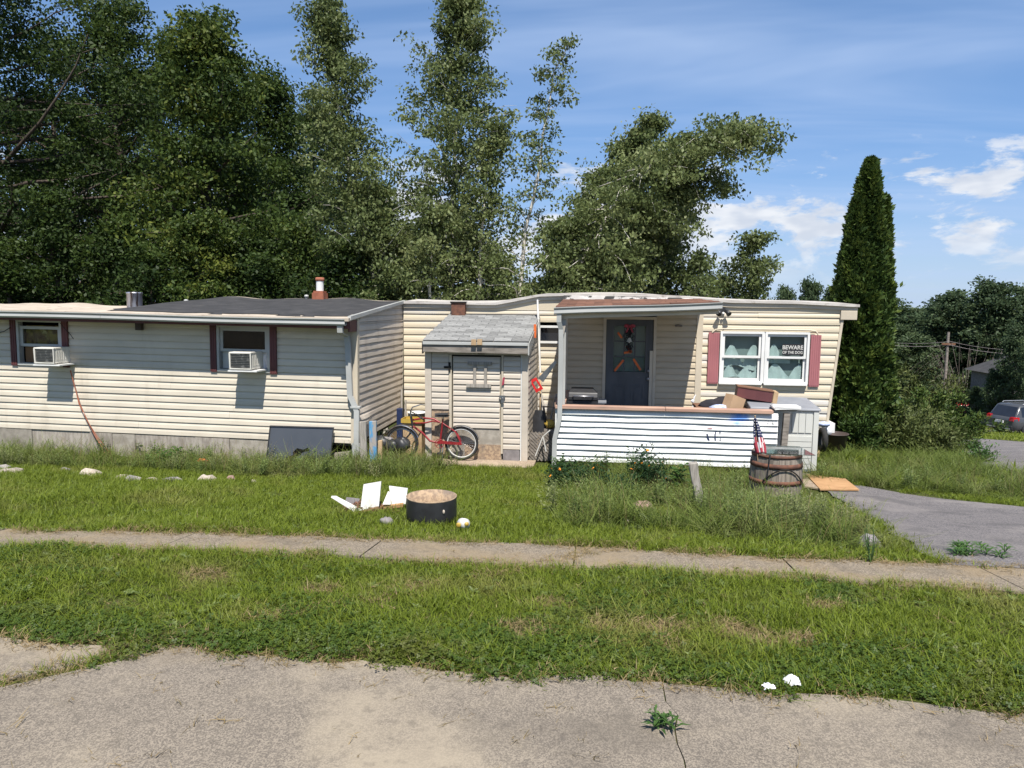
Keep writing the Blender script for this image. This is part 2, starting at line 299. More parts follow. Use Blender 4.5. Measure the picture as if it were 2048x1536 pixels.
def ground_mat():
    m, nt, b = new_mat('soil_and_turf')
    v = coords(nt)
    c = mixc(nt, mrange(nt, noise(nt, v, .9, 6), .35, .65), (.040, .060, .012), (.055, .070, .016))
    c = mixc(nt, mrange(nt, noise(nt, v, 18, 5), .45, .7), c, (.075, .065, .03))
    c = mixc(nt, mrange(nt, noise(nt, v, 2.3, 6), .60, .72), c, (.15, .12, .065))
    nt.links.new(c, b.inputs['Base Color']); b.inputs['Roughness'].default_value = 1.0; b.inputs['Specular IOR Level'].default_value = .1
    bump(nt, b, noise(nt, v, 40, 6), .7, .03)
    return m
MAT['ground'] = ground_mat()
def aggregate_mat(name, light, dark, warm, sc=95, patch=.8, pale=(.55, .48, .36)):
    """exposed-aggregate concrete or old asphalt: speckles of small stones in a matrix, stains by large noise"""
    m, nt, b = new_mat(name)
    v = coords(nt)
    vo = nd(nt, 'ShaderNodeTexVoronoi'); vo.inputs['Scale'].default_value = sc; nt.links.new(v, vo.inputs['Vector'])
    bw = nd(nt, 'ShaderNodeRGBToBW'); nt.links.new(vo.outputs['Color'], bw.inputs[0])
    c = mixc(nt, mrange(nt, bw.outputs[0], .25, .75), dark, light)
    c = mixc(nt, mrange(nt, noise(nt, v, sc*.35, 6, .7), .5, .7, 0, .8), c, tuple(x*.7 for x in dark))
    big = noise(nt, v, patch, 7, .62)
    c = mixc(nt, mrange(nt, big, .46, .66, 0, .75), c, pale)
    c = mixc(nt, mrange(nt, noise(nt, coords(nt, loc=(5, 2, 0)), patch*.7, 6, .6), .55, .75, 0, .75), c, warm)
    c = mixc(nt, mrange(nt, noise(nt, coords(nt, loc=(1, 9, 0)), patch*1.6, 6, .6), .52, .7, 0, .55), c, tuple(x*.8 for x in dark))
    c = mixc(nt, mrange(nt, noise(nt, coords(nt, loc=(4, 6, 0)), 14, 5, .65), .5, .7, 0, .45), c, tuple(x*.75 for x in dark))
    nt.links.new(c, b.inputs['Base Color']); b.inputs['Roughness'].default_value = .95; b.inputs['Specular IOR Level'].default_value = .2
    bump(nt, b, bw.outputs[0], .35, .006)
    return m
MAT['road'] = aggregate_mat('aggregate_concrete', (.27, .23, .182), (.14, .121, .10), (.235, .185, .118), 210, .8, (.33, .28, .208))
MAT['sidewalk'] = aggregate_mat('sidewalk_concrete', (.29, .24, .18), (.155, .13, .098), (.25, .185, .105), 130, 1.3, (.25, .195, .125))
MAT['asphalt'] = aggregate_mat('worn_asphalt', (.22, .20, .195), (.10, .095, .098), (.18, .165, .145), 110, 1.1, (.22, .2, .19))
MAT['slab'] = aggregate_mat('concrete_slab', (.38, .30, .22), (.26, .2, .15), (.3, .22, .14), 60, 1.5, (.4, .32, .23))

# ------------------------------------------------------------------ mesh helpers
def tag(o, label=None, cat=None, group=None, kind=None):
    if label: o['label'] = label
    if cat: o['category'] = cat
    if group: o['group'] = group
    if kind: o['kind'] = kind
    return o
ORIGIN = {}
def thing(name, label, cat, loc, group=None, rot=(0, 0, 0)):
    o = bpy.data.objects.new(name, None); COL.objects.link(o); o.location = loc; o.rotation_euler = rot
    o.empty_display_size = .1
    ORIGIN[o.name] = Vector(loc)
    return tag(o, label, cat, group)
def org(parent):
    return ORIGIN[parent.name] if parent is not None else Vector((0, 0, 0))
class MB:
    def __init__(s): s.v = []; s.f = []; s.smooth = set()
    def add(s, vs, fs, smooth=False):
        n = len(s.v); s.v += [tuple(p) for p in vs]
        for f in fs:
            if smooth: s.smooth.add(len(s.f))
            s.f.append(tuple(i+n for i in f))
        return s
    def box(s, a, b, M_=None):
        x0, y0, z0 = a; x1, y1, z1 = b
        vs = [Vector(p) for p in ((x0, y0, z0), (x1, y0, z0), (x1, y1, z0), (x0, y1, z0), (x0, y0, z1), (x1, y0, z1), (x1, y1, z1), (x0, y1, z1))]
        if M_ is not None: vs = [M_ @ p for p in vs]
        return s.add(vs, [(0, 3, 2, 1), (4, 5, 6, 7), (0, 1, 5, 4), (1, 2, 6, 5), (2, 3, 7, 6), (3, 0, 4, 7)])
    def hexa(s, p):      # 8 points: bottom loop then top loop
        return s.add(p, [(0, 3, 2, 1), (4, 5, 6, 7), (0, 1, 5, 4), (1, 2, 6, 5), (2, 3, 7, 6), (3, 0, 4, 7)])
    def slab(s, pts, th):   # flat polygon given a thickness vector
        t = Vector(th); n = len(pts); P = [Vector(p) for p in pts]
        fs = [tuple(range(n)), tuple(range(2*n-1, n-1, -1))] + [(i, n+i, n+(i+1) % n, (i+1) % n) for i in range(n)]
        return s.add(P + [p+t for p in P], fs)
    def tube(s, pts, r, n=8, cap=True, smooth=True):
        P = [Vector(p) for p in pts]; R = r if isinstance(r, (list, tuple)) else [r]*len(P)
        up = Vector((0, 0, 1)); rings = []; prev = None
        for i, p in enumerate(P):
            d = (P[min(i+1, len(P)-1)] - P[max(i-1, 0)]).normalized()
            a = prev if prev is not None else (up if abs(d.z) < .95 else Vector((1, 0, 0)))
            a = (a - d*a.dot(d)); a = a.normalized() if a.length > 1e-5 else d.orthogonal().normalized()
            prev = a; bb = d.cross(a)
            rings.append([p + a*(R[i]*math.cos(2*math.pi*k/n)) + bb*(R[i]*math.sin(2*math.pi*k/n)) for k in range(n)])
        vs = [q for rg in rings for q in rg]
        fs = [(i*n+k, i*n+(k+1) % n, (i+1)*n+(k+1) % n, (i+1)*n+k) for i in range(len(P)-1) for k in range(n)]
        s.add(vs, fs, smooth)
        if cap: s.add(rings[0], [tuple(range(n-1, -1, -1))]); s.add(rings[-1], [tuple(range(n))])
        return s
    def lathe(s, c, prof, n=20, M_=None, smooth=True, a0=0, a1=2*math.pi):
        c = Vector(c); vs = []; full = abs(a1-a0-2*math.pi) < 1e-4; m = n if full else n+1
        for r, z in prof:
            for k in range(m):
                a = a0+(a1-a0)*k/n; p = Vector((r*math.cos(a), r*math.sin(a), z))
                vs.append(c + (M_ @ p if M_ is not None else p))
        fs = [(i*m+k, i*m+(k+1) % m, (i+1)*m+(k+1) % m, (i+1)*m+k) for i in range(len(prof)-1) for k in range(n)]
        return s.add(vs, fs, smooth)
    def ring(s, c, R, r, axis='y', n=28, k=8, a0=0.0, a1=2*math.pi):
        full = abs(a1-a0-2*math.pi) < 1e-4; m = n if full else n+1; vs = []
        for i in range(m):
            a = a0+(a1-a0)*i/n
            for j in range(k):
                b = 2*math.pi*j/k; q = R + r*math.cos(b); u, w, t = q*math.cos(a), q*math.sin(a), r*math.sin(b)
                vs.append(Vector(c) + Vector({'y': (u, t, w), 'z': (u, w, t), 'x': (t, u, w)}[axis]))
        fs = [(i*k+j, i*k+(j+1) % k, ((i+1) % m)*k+(j+1) % k, ((i+1) % m)*k+j) for i in range(n) for j in range(k)]
        return s.add(vs, fs, True)
    def ball(s, c, r, n=10, m=7, sc=(1, 1, 1), jit=0.0, seed=0):
        rng = random.Random(seed); vs = []
        for i in range(m+1):
            t = math.pi*i/m
            for k in range(n):
                a = 2*math.pi*k/n; j = 1+jit*(rng.random()*2-1)
                vs.append(Vector(c) + Vector((r*sc[0]*math.sin(t)*math.cos(a)*j, r*sc[1]*math.sin(t)*math.sin(a)*j, r*sc[2]*math.cos(t)*j)))
        return s.add(vs, [(i*n+k, (i+1)*n+k, (i+1)*n+(k+1) % n, i*n+(k+1) % n) for i in range(m) for k in range(n)], True)
    def mesh(s, name, o=Vector((0, 0, 0))):
        me = bpy.data.meshes.new(name)
        me.from_pydata([(p[0]-o[0], p[1]-o[1], p[2]-o[2]) for p in s.v], [], s.f)
        if s.smooth:
            for i in s.smooth: me.polygons[i].use_smooth = True
        me.update(); return me
    def build(s, name, mat, parent=None, **kw):
        """mesh given in world coordinates, stored relative to its thing"""
        o_ = org(parent); me = s.mesh(name, o_)
        me.materials.append(MAT[mat] if isinstance(mat, str) else mat)
        ob = bpy.data.objects.new(name, me); COL.objects.link(ob)
        if parent is not None:
            ob.parent = parent; ORIGIN[ob.name] = o_
        else: ORIGIN[ob.name] = Vector((0, 0, 0))
        return tag(ob, **kw) if kw else ob
    def solo(s, name, mat, base, label, cat, group=None):
        """a thing that is one mesh, origin at its base"""
        me = s.mesh(name, Vector(base)); me.materials.append(MAT[mat] if isinstance(mat, str) else mat)
        ob = bpy.data.objects.new(name, me); COL.objects.link(ob); ob.location = base
        return tag(ob, label, cat, group)
def put(me, name, parent, loc, rot=(0, 0, 0), sc=(1, 1, 1)):
    ob = bpy.data.objects.new(name, me); COL.objects.link(ob); ob.parent = parent
    ob.location = Vector(loc) - org(parent); ob.rotation_euler = rot; ob.scale = sc
    return ob
def weld(ob, dist=1e-4):
    bm = bmesh.new(); bm.from_mesh(ob.data); bmesh.ops.remove_doubles(bm, verts=bm.verts, dist=dist); bmesh.ops.recalc_face_normals(bm, faces=bm.faces); bm.to_mesh(ob.data); bm.free(); return ob
def bevel(ob, w=.01, seg=2):
    weld(ob); md = ob.modifiers.new('bevel', 'BEVEL'); md.width = w; md.segments = seg; md.limit_method = 'ANGLE'; return ob

VINYL = [(.004, 1.0), (.013, .80), (.022, .55), (.027, .05), (.025, 0.0), (-.012, 0.0), (-.012, 1.0)]
METAL = [(.002, 1.0), (.004, .86), (.014, .62), (.019, .35), (.018, .08), (.012, 0.0), (-.012, 0.0), (-.012, 1.0)]
def plank(parent, mat, a0, a1, z0, z1, plane, face='-y', prof=VINYL, seg=None, wav=.0018, top=None, name='siding_plank', bulge=None):
    """one siding board: a0..a1 along the wall, z0..z1 high, profile pushed out of the wall plane"""
    n = seg or max(1, min(6, int(abs(a1-a0)/.9)))
    t0, t1 = top if top else (a0, a1)
    vs = []; np_ = len(prof)
    for i in range(n+1):
        f = i/n; jz = random.uniform(-wav, wav) if 0 < i < n else 0; jo = random.uniform(-wav, wav)
        for o, fz in prof:
            lo, hi = a0+(a1-a0)*f, t0+(t1-t0)*f
            a = lo+(hi-lo)*fz; z = z0+(z1-z0)*fz+jz; out = o + (jo if o > 0 else 0)
            if bulge and o > 0: out += bulge(a, z)
            if face == '-y': vs.append((a, plane-out, z))
            elif face == '+x': vs.append((plane+out, a, z))
            elif face == '-x': vs.append((plane-out, a, z))
    fs = [(i*np_+k, i*np_+(k+1) % np_, (i+1)*np_+(k+1) % np_, (i+1)*np_+k) for i in range(n) for k in range(np_)]
    fs += [tuple(range(np_)), tuple(range(n*np_+np_-1, n*np_-1, -1))]
    return MB().add(vs, fs).build(name, mat, parent)
def siding(parent, mat, x0, x1, z0, z1, step, plane, face='-y', prof=VINYL, holes=(), edge=None, **kw):
    z = z0
    while z < z1-.01:
        zt = min(z+step, z1)
        hi = x1; ht = x1
        if edge: hi, ht = edge(z), edge(zt)
        segs = [(x0, hi)]
        for (hx0, hx1, hz0, hz1) in holes:
            if zt > hz0+.012 and z < hz1-.012:
                new = []
                for a, b in segs:
                    if hx0 > a and hx0 < b: new.append((a, hx0))
                    if hx1 < b and hx1 > a: new.append((hx1, b))
                    if hx1 <= a or hx0 >= b: new.append((a, b))
                segs = new
        cut = []
        for a, b in segs:      # boards come in lengths of about 3.7 m, joints staggered
            while b-a > 4.6:
                c = a+random.uniform(2.2, 3.8); cut.append((a, c-.0015)); a = c
            cut.append((a, b))
        for a, b in cut:
            if b-a > .02: plank(parent, mat, a, b, z, zt, plane, face, prof, top=(a, ht) if (edge and b == hi) else None, **kw)
        z += step

# ================================================================== SETTING: ground, road, sidewalk, driveway
rngN = np.random.default_rng(11)
def wob(x, y):   # gentle unevenness of the turf
    return .018*np.sin(x*1.7+.6)*np.sin(y*1.3+1.1) + .010*np.sin(x*4.1+2)*np.sin(y*3.7)
DRIVE = [(2.50, 5.40), (2.62, 6.3), (2.85, 7.6), (3.05, 9.0), (3.2, 10.3), (3.3, 11.0), (3.85, 11.05), (4.5, 10.35), (5.3, 9.65), (6.6, 8.7), (8.2, 7.9), (12, 7.0), (12, 5.38)]
LANE = [(6.75, 13.6), (7.1, 12.7), (9, 11.7), (17, 11.5), (17, 25), (16.2, 29), (15.8, 32), (14, 30), (10.4, 22.5), (7.6, 16.3)]
def inside(poly, x, y):
    x = np.asarray(x); y = np.asarray(y); r = np.zeros(x.shape, bool); n = len(poly)
    for i in range(n):
        x0, y0 = poly[i]; x1, y1 = poly[(i+1) % n]
        c = ((y0 > y) != (y1 > y)) & (x < (x1-x0)*(y-y0)/((y1-y0) if y1 != y0 else 1e-9)+x0)
        r ^= c
    return r
def road_edge(x): return 3.05 + .018*np.sin(x*2.3) + .02*np.sin(x*5.9+1) + .014*np.sin(x*13+2) + .012*np.sin(x*29+.5) + .008*np.sin(x*61)
def sw_near(x): return 4.80 + .03*np.sin(x*1.9+.4) + .03*np.sin(x*6.1) - .12*np.clip(-(x+1.5), 0, 3)*.5
def sw_far(x): return 5.40 + .03*np.sin(x*2.2+2) + .02*np.sin(x*7.7) - .10*np.clip(-(x+1.5), 0, 3)
def flatness(x, y):   # paved places lie flat
    x = np.asarray(x); y = np.asarray(y)
    pav = (y < road_edge(x)+.05) | ((y > sw_near(x)-.05) & (y < sw_far(x)+.05)) | inside(DRIVE, x, y) | inside(LANE, x, y)
    return np.where(pav, 0.0, 1.0)
def hz(x, y):
    return np.interp(y, GY, GZ) + wob(x, y)*flatness(x, y)*np.clip((14-np.asarray(y))/3, 0, 1)

def build_ground():
    xs = np.concatenate([-np.geomspace(2000, 14, 24), np.arange(-13, 14.01, .16), np.geomspace(15, 2000, 24)])
    ys = np.concatenate([-np.geomspace(400, 3, 10), np.arange(-2, 16, .14), np.geomspace(16.2, 3000, 60)])
    X, Y = np.meshgrid(xs, ys); Z = hz(X, Y)
    V = np.stack([X, Y, Z], -1).reshape(-1, 3); nx, ny = len(xs), len(ys)
    i = np.arange((ny-1)*(nx-1)); r, c = i//(nx-1), i % (nx-1); a = r*nx+c
    Fc = np.stack([a, a+1, a+nx+1, a+nx], -1)
    me = bpy.data.meshes.new('ground'); me.from_pydata(V.tolist(), [], Fc.tolist()); me.materials.append(MAT['ground'])
    for p in me.polygons: p.use_smooth = True
    ob = bpy.data.objects.new('ground', me); COL.objects.link(ob); ob['kind'] = 'structure'
build_ground()

def sheet(name, poly_fn, mat, parent, x0, x1, nx, ny, lift):
    """paved sheet following the ground between two edge curves y0(x), y1(x), with a turned-down rim"""
    xs = np.linspace(x0, x1, nx); m = MB(); vs = []
    for x in xs:
        y0, y1 = poly_fn(x)
        for k in range(ny):
            y = y0+(y1-y0)*k/(ny-1); vs.append((x, y, float(np.interp(y, GY, GZ))+lift))
    fs = [(i*ny+k, (i+1)*ny+k, (i+1)*ny+k+1, i*ny+k+1) for i in range(nx-1) for k in range(ny-1)]
    m.add(vs, fs)
    rim = [i*ny for i in range(nx)] + [(nx-1)*ny+k for k in range(1, ny)] + [i*ny+ny-1 for i in range(nx-2, -1, -1)] + [k for k in range(ny-2, 0, -1)]
    low = [(vs[i][0], vs[i][1], vs[i][2]-.08) for i in rim]; n = len(rim)
    b = len(m.v); m.v += low
    for i in range(n): m.f.append((rim[i], b+i, b+(i+1) % n, rim[(i+1) % n]))
    return m.build(name, mat, parent)
road = bpy.data.objects.new('road', None); COL.objects.link(road); road['kind'] = 'structure'; ORIGIN['road'] = Vector((0, 0, 0))
def crack(y): return .285 + .05*np.sin(y*3.1+.5) + .03*np.sin(y*9+1) + .012*np.sin(y*23) - (y-2.9)*.05
def road_slab(x0f, x1f, lift):
    ys = np.concatenate([np.linspace(-30, 0, 6), np.linspace(.4, 2.9, 26)]); m = MB(); rows = []
    for y in ys:
        a, b = x0f(y), x1f(y); rows.append([(a+(b-a)*k/20, y) for k in range(21)])
    rows.append([(x, None) for x, _ in rows[-1]])
    vs = []
    for r in rows:
        for x, y in r:
            if y is None: y = float(road_edge(x))
            vs.append((x, y, float(np.interp(y, GY, GZ))+lift))
    n = len(rows)
    m.add(vs, [(i*21+k, i*21+k+1, (i+1)*21+k+1, (i+1)*21+k) for i in range(n-1) for k in range(20)])
    rim = [k for k in range(21)] + [i*21+20 for i in range(1, n)] + [(n-1)*21+k for k in range(19, -1, -1)] + [i*21 for i in range(n-2, 0, -1)]
    b = len(m.v); m.v += [(vs[i][0], vs[i][1], vs[i][2]-.06) for i in rim]
    for i in range(len(rim)): m.f.append((rim[i], b+i, b+(i+1) % len(rim), rim[(i+1) % len(rim)]))
    return m.build('slab', 'road', road)
JX = lambda y: -2.47 + (y-2.66)*.95 + .03*np.sin(y*7)       # grassed joint running off at the left
road_slab(lambda y: -30.0 if y < 0 else -9.0, lambda y: float(JX(y))-.055, .010)
road_slab(lambda y: float(JX(y))+.055, lambda y: float(crack(y))-.003, .013)
road_slab(lambda y: float(crack(y))+.003, lambda y: 30.0 if y < 0 else 9.0, .009)
sidewalk = bpy.data.objects.new('sidewalk', None); COL.objects.link(sidewalk); sidewalk['kind'] = 'structure'; ORIGIN['sidewalk'] = Vector((0, 0, 0))
jx = [-9, -7.5, -6, -4.65, -3.15, -1.65, -.15, 1.36, 2.72, 4.2, 5.7, 7.2, 8.7]
for i in range(len(jx)-1):
    sheet('slab', lambda x: (float(sw_near(x)), float(sw_far(x))), 'sidewalk', sidewalk, jx[i]+.006, jx[i+1]-.006, 9, 5, .012+.004*random.random())
def poly_sheet(name, poly, mat, lift):
    bm = bmesh.new(); vv = [bm.verts.new((x, y, 0)) for x, y in poly]; f = bm.faces.new(vv)
    bmesh.ops.triangulate(bm, faces=[f])
    for _ in range(4):
        es = [e for e in bm.edges if e.calc_length() > .45]
        if es: bmesh.ops.subdivide_edges(bm, edges=es, cuts=1, use_grid_fill=False); bmesh.ops.triangulate(bm, faces=bm.faces[:])
    for v in bm.verts:
        if v.is_boundary and v.co.y > 5.5:
            s = .05*math.sin(v.co.x*7.3+v.co.y*5.1)+.03*math.sin(v.co.x*17+v.co.y*13); v.co.x += s; v.co.y += s*.5
        v.co.z = h(v.co.x, v.co.y)+lift
    bmesh.ops.recalc_face_normals(bm, faces=bm.faces)
    if sum(f.normal.z for f in bm.faces) < 0: bmesh.ops.reverse_faces(bm, faces=bm.faces)
    me = bpy.data.meshes.new(name); bm.to_mesh(me); bm.free(); me.materials.append(MAT[mat])
    ob = bpy.data.objects.new(name, me); COL.objects.link(ob); ob['kind'] = 'structure'; return ob
poly_sheet('driveway', DRIVE, 'asphalt', .016)
poly_sheet('lane', LANE, 'asphalt', .02)
poly_sheet('parking_apron', [(17.6, 36.6), (21.5, 36.0), (30, 38.5), (30, 46), (21, 46), (17.5, 41)], 'asphalt', .03)
m = MB(); m.box((-2.75, 11.62, -.06), (-1.05, 12.2, .05)); s = m.build('paving_slab', 'slab'); s['kind'] = 'structure'

# ================================================================== LEFT WING of the mobile home
YL = 11.44
PIV = Vector((-3.97, YL, .36)); TILT = math.radians(.75)
left = thing('mobile_home', 'long low beige mobile home wing with maroon trim and a white gutter', 'mobile home', PIV, rot=(0, TILT, 0))
LI = Matrix.Rotation(-TILT, 3, 'Y')
def L(px, py, y):
    """point of the (slightly sunk) left wing seen at a pixel, in its own straight frame"""
    p = at(px, py, y); q = PIV + LI @ (p-PIV); return q
XL0 = -13.2; XC = PIV.x
ZB = L(690, 886, YL).z; ZSOF = 2.30
w1a, w1b = L(36, 641, YL), L(128, 729, YL); w2a, w2b = L(436, 645, YL), L(541, 742, YL)
W1 = (w1a.x, w1b.x, w1b.z, ZSOF-.005); W2 = (w2a.x, w2b.x, w2b.z, ZSOF-.012)
siding(left, 'vinyl', XL0, XC-.085, ZB, ZSOF+.02, .1145, YL, holes=[W1, W2])
# end wall facing right, its lower boards pushed out of line
def bul(a, z): return max(0, .05*math.exp(-((a-11.75)/.28)**2)*math.exp(-((z-.72)/.16)**2)) + .02*math.exp(-((a-12.5)/.5)**2)*max(0, (.9-z))
siding(left, 'vinyl_side', YL+.03, 14.17, ZB+.03, 2.40, .1145, XC, '+x', bulge=bul, seg=12)
rows_top = [(2.40, 2.50), (2.50, 2.62), (2.62, 2.72)]
def zr(y): return 2.44 + (y-11.0)*.088       # underside of the roof along its slope
for za, zb in rows_top:
    ya = max(YL+.03, 11.0+(za-2.44)/.088); yb = max(YL+.03, 11.0+(zb-2.44)/.088)
    if ya < 14.1: plank(left, 'vinyl_side', ya, 14.17, za, zb, XC, '+x', top=(min(yb, 14.1), 14.17))
m = MB(); m.box((XC-.085, YL-.034, ZB-.02), (XC+.03, YL+.06, 2.52)); m.build('corner_trim', 'trim_beige', left)
m = MB(); m.box((XC-.01, 14.165, ZB), (XC+.03, 14.20, 2.74)); m.build('corner_trim', 'trim_beige', left)
# shell behind the boards
m = MB(); m.box((XL0, YL+.9, ZB), (XC-.05, YL+.95, 2.45)); m.build('inner_partition', 'dark', left)  # near-black colour stands for the unlit room behind the panes
m = MB(); m.box((XL0, 14.2, ZB), (XC-.05, 14.3, 2.46)); m.build('back_wall', 'vinyl', left)
m = MB(); m.box((XL0-.05, YL-.02, ZB), (XL0-.002, 14.3, 2.6)); m.build('end_wall', 'vinyl', left)
m = MB(); m.box((XL0, YL+.03, ZB-.05), (XC-.04, 14.2, ZB+.01)); m.build('floor', 'interior', left)
# roof: pale coating at the left, black membrane on the right, uneven
def roof_z(x, y):
    q_ = min(1, max(0, (-7.6-x)/1.6)); s = -.225*q_*q_*(3-2*q_)*min(1.0, (y-10.98)/3.2)-.03*math.exp(-((x+9.0)/.7)**2) + .02*math.sin(x*2.1) + .012*math.sin(x*5.3+y*2)
    return 2.475 + (y-11.0)*.088 + s*min(1, (y-10.98)/.8)
def roof_part(x0, x1, mat, nx, name, edge=None, lift=0.0):
    vs = []; NY = 12
    for i in range(nx+1):
        for k in range(NY+1):
            y = 10.93+(14.35-10.93)*k/NY; x = x0+(x1-x0)*i/nx
            if edge: x = edge(i/nx, y)
            vs.append((x, y, roof_z(x, y)+lift))
    m = MB(); m.add(vs, [(i*(NY+1)+k, (i+1)*(NY+1)+k, (i+1)*(NY+1)+k+1, i*(NY+1)+k+1) for i in range(nx) for k in range(NY)])
    n = len(vs); m.v += [(a, b, c-.05) for a, b, c in vs]
    for k in range(NY): m.f.append((k, k+1, n+k+1, n+k)); q = nx*(NY+1)+k; m.f.append((q, q+1, n+q+1, n+q))
    for i in range(nx): a = i*(NY+1); b = (i+1)*(NY+1); m.f.append((a, b, n+b, n+a)); m.f.append((a+NY, b+NY, n+b+NY, n+a+NY))
    return m.build(name, mat, left)
rf = roof_part(XL0-.1, XC+.05, 'cream_roof', 60, 'roof')
def blk(f, y):
    t = (y-11)/4
    xl = -8.05 - .75*math.sin(max(0, min(1, t*1.5))*1.57) + .08*math.sin(y*9); xr = XC-.03-.02*math.sin(y*7)
    return xl+(xr-xl)*f
vs = []; NY = 14; nx = 30
for i in range(nx+1):
    for k in range(NY+1):
        y = 11.14+.03*math.sin(i*1.1)+(14.22-11.14)*k/NY; x = blk(i/nx, y); vs.append((x, y, roof_z(x, y)+.009))
m = MB(); m.add(vs, [(i*(NY+1)+k, (i+1)*(NY+1)+k, (i+1)*(NY+1)+k+1, i*(NY+1)+k+1) for i in range(nx) for k in range(NY)])
o = m.build('roof_membrane', 'black_roof', left); o['label'] = 'black roof membrane patch'
for (x, w) in ((-6.3, .25), (-5.15, .42), (-4.75, .25)):
    m = MB(); m.add([(x, 11.0, roof_z(x, 11)+.006), (x+w, 11.0, roof_z(x+w, 11)+.006), (x+w-.05, 11.12, roof_z(x+w, 11.12)+.012), (x+.06, 11.13, roof_z(x, 11.13)+.012)], [(0, 1, 2, 3)]); m.build('tar_patch', 'black_roof', left)
# rake edge strip on the end wall
m = MB(); m.hexa([(XC+.01, 11.0, 2.44), (XC+.065, 11.0, 2.44), (XC+.065, 14.2, 2.72), (XC+.01, 14.2, 2.72), (XC+.01, 11.0, 2.50), (XC+.065, 11.0, 2.50), (XC+.065, 14.2, 2.775), (XC+.01, 14.2, 2.775)])
m.build('rake_edge', 'white_metal', left)
# fascia, soffit, gutter, downspout
m = MB(); m.box((XL0, 11.035, ZSOF), (XC+.012, 11.07, 2.44)); m.build('fascia', 'maroon', left)
m = MB(); m.box((XL0, 11.071, ZSOF+.02), (XC-.09, YL-.03, ZSOF+.035)); m.build('soffit', 'trim_beige', left)
m = MB(); m.box((XC-.012, 11.072, ZSOF-.05), (XC+.02, YL-.036, 2.43)); m.build('eave_return', 'maroon', left)
gut = [(-.0, 2.355), (.085, 2.345), (.105, 2.37), (.098, 2.415), (.118, 2.44), (.118, 2.452), (.108, 2.452), (.09, 2.42), (.094, 2.385), (.08, 2.36), (.01, 2.367), (.01, 2.45), (0, 2.45)]
for xa, xb in ((XL0, -8.1), (-8.095, XC-.015)):
    vs = []; n = len(gut); S = 8
    for i in range(S+1):
        x = xa+(xb-xa)*i/S
        for o, z in gut: vs.append((x, 11.033-o, z+.006*math.sin(x*1.3)))
    m = MB(); m.add(vs, [(i*n+k, i*n+(k+1) % n, (i+1)*n+(k+1) % n, (i+1)*n+k) for i in range(S) for k in range(n)]+[tuple(range(n)), tuple(range(S*n+n-1, S*n-1, -1))])
    m.build('gutter', 'white_metal', left)
d0 = L(683, 640, 11.05); d1 = L(694, 662, YL-.1); d2 = L(714, 914, YL-.1)
def rect_tube(m, pts, w, d):
    vs = []
    for p in pts: vs += [(p[0]-w/2, p[1]-d/2, p[2]), (p[0]+w/2, p[1]-d/2, p[2]), (p[0]+w/2, p[1]+d/2, p[2]), (p[0]-w/2, p[1]+d/2, p[2])]
    n = len(pts); m.add(vs, [(i*4+k, i*4+(k+1) % 4, i*4+4+(k+1) % 4, i*4+4+k) for i in range(n-1) for k in range(4)]+[(3, 2, 1, 0), (n*4-4, n*4-3, n*4-2, n*4-1)])
m = MB(); rect_tube(m, [(d0.x, 10.985, 2.37), (d0.x, 11.0, 2.24), (d1.x, d1.y, 2.16), (d1.x+.015, d1.y, 2.02), (d1.x+.05, d1.y, 1.2), (d2.x, d2.y, .95), (d2.x, d2.y-.02, d2.z)], .085, .06)
dsp = m.build('downspout', 'white_metal', left)
m = MB(); m.box((d2.x-.1, d2.y-.04, 1.0), (d2.x+.06, d2.y+.06, 1.03)); m.build('strap', 'white_metal', left)
m = MB(); m.box((d2.x-.075, d2.y-.034, .0), (d2.x+.055, d2.y+.03, .42)); m.build('downspout_outlet', 'white_metal', left)
# skirting of old boards and blocks under the siding
x = XL0; xs_ = []
while x < XC-.9:
    w = random.choice((.42, .62, .82, 1.1)); xs_.append((x, min(x+w-.006, XC-.86))); x += w
for i, (a, b) in enumerate(xs_):
    jj = random.uniform(-.006, .012)
    m = MB(); m.box((a, YL-.012-jj, -.14), (b, YL+.08, ZB-.008-random.uniform(0, .01))); m.build('skirting_board', 'skirt' if i % 3 else 'concrete_block', left)
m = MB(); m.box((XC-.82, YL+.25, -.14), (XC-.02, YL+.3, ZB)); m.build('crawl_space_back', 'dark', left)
m = MB(); m.hexa([(XC-.84, YL-.06, -.12), (XC-.66, YL-.05, -.12), (XC-.66, YL+.1, -.12), (XC-.84, YL+.1, -.12), (XC-.82, YL, .26), (XC-.60, YL, .29), (XC-.60, YL+.1, .29), (XC-.82, YL+.1, .26)]); m.build('skirting_board', 'tan_wood', left)
m = MB(); m.hexa([(XC-.6, YL-.02, -.12), (XC-.12, YL-.03, -.12), (XC-.12, YL+.1, -.12), (XC-.6, YL+.1, -.12), (XC-.58, YL, .18), (XC-.12, YL, .25), (XC-.12, YL+.1, .25), (XC-.58, YL+.1, .18)]); m.build('skirting_board', 'skirt', left)
m = MB(); m.hexa([(XC-.02, YL+.1, -.14), (XC+.0, YL+.1, -.14), (XC+.0, 14.1, -.14), (XC-.02, 14.1, -.14), (XC-.02, YL+.1, .2), (XC, YL+.1, .2), (XC, 14.1, .34), (XC-.02, 14.1, .34)]); m.build('skirting_board', 'tan_wood', left)

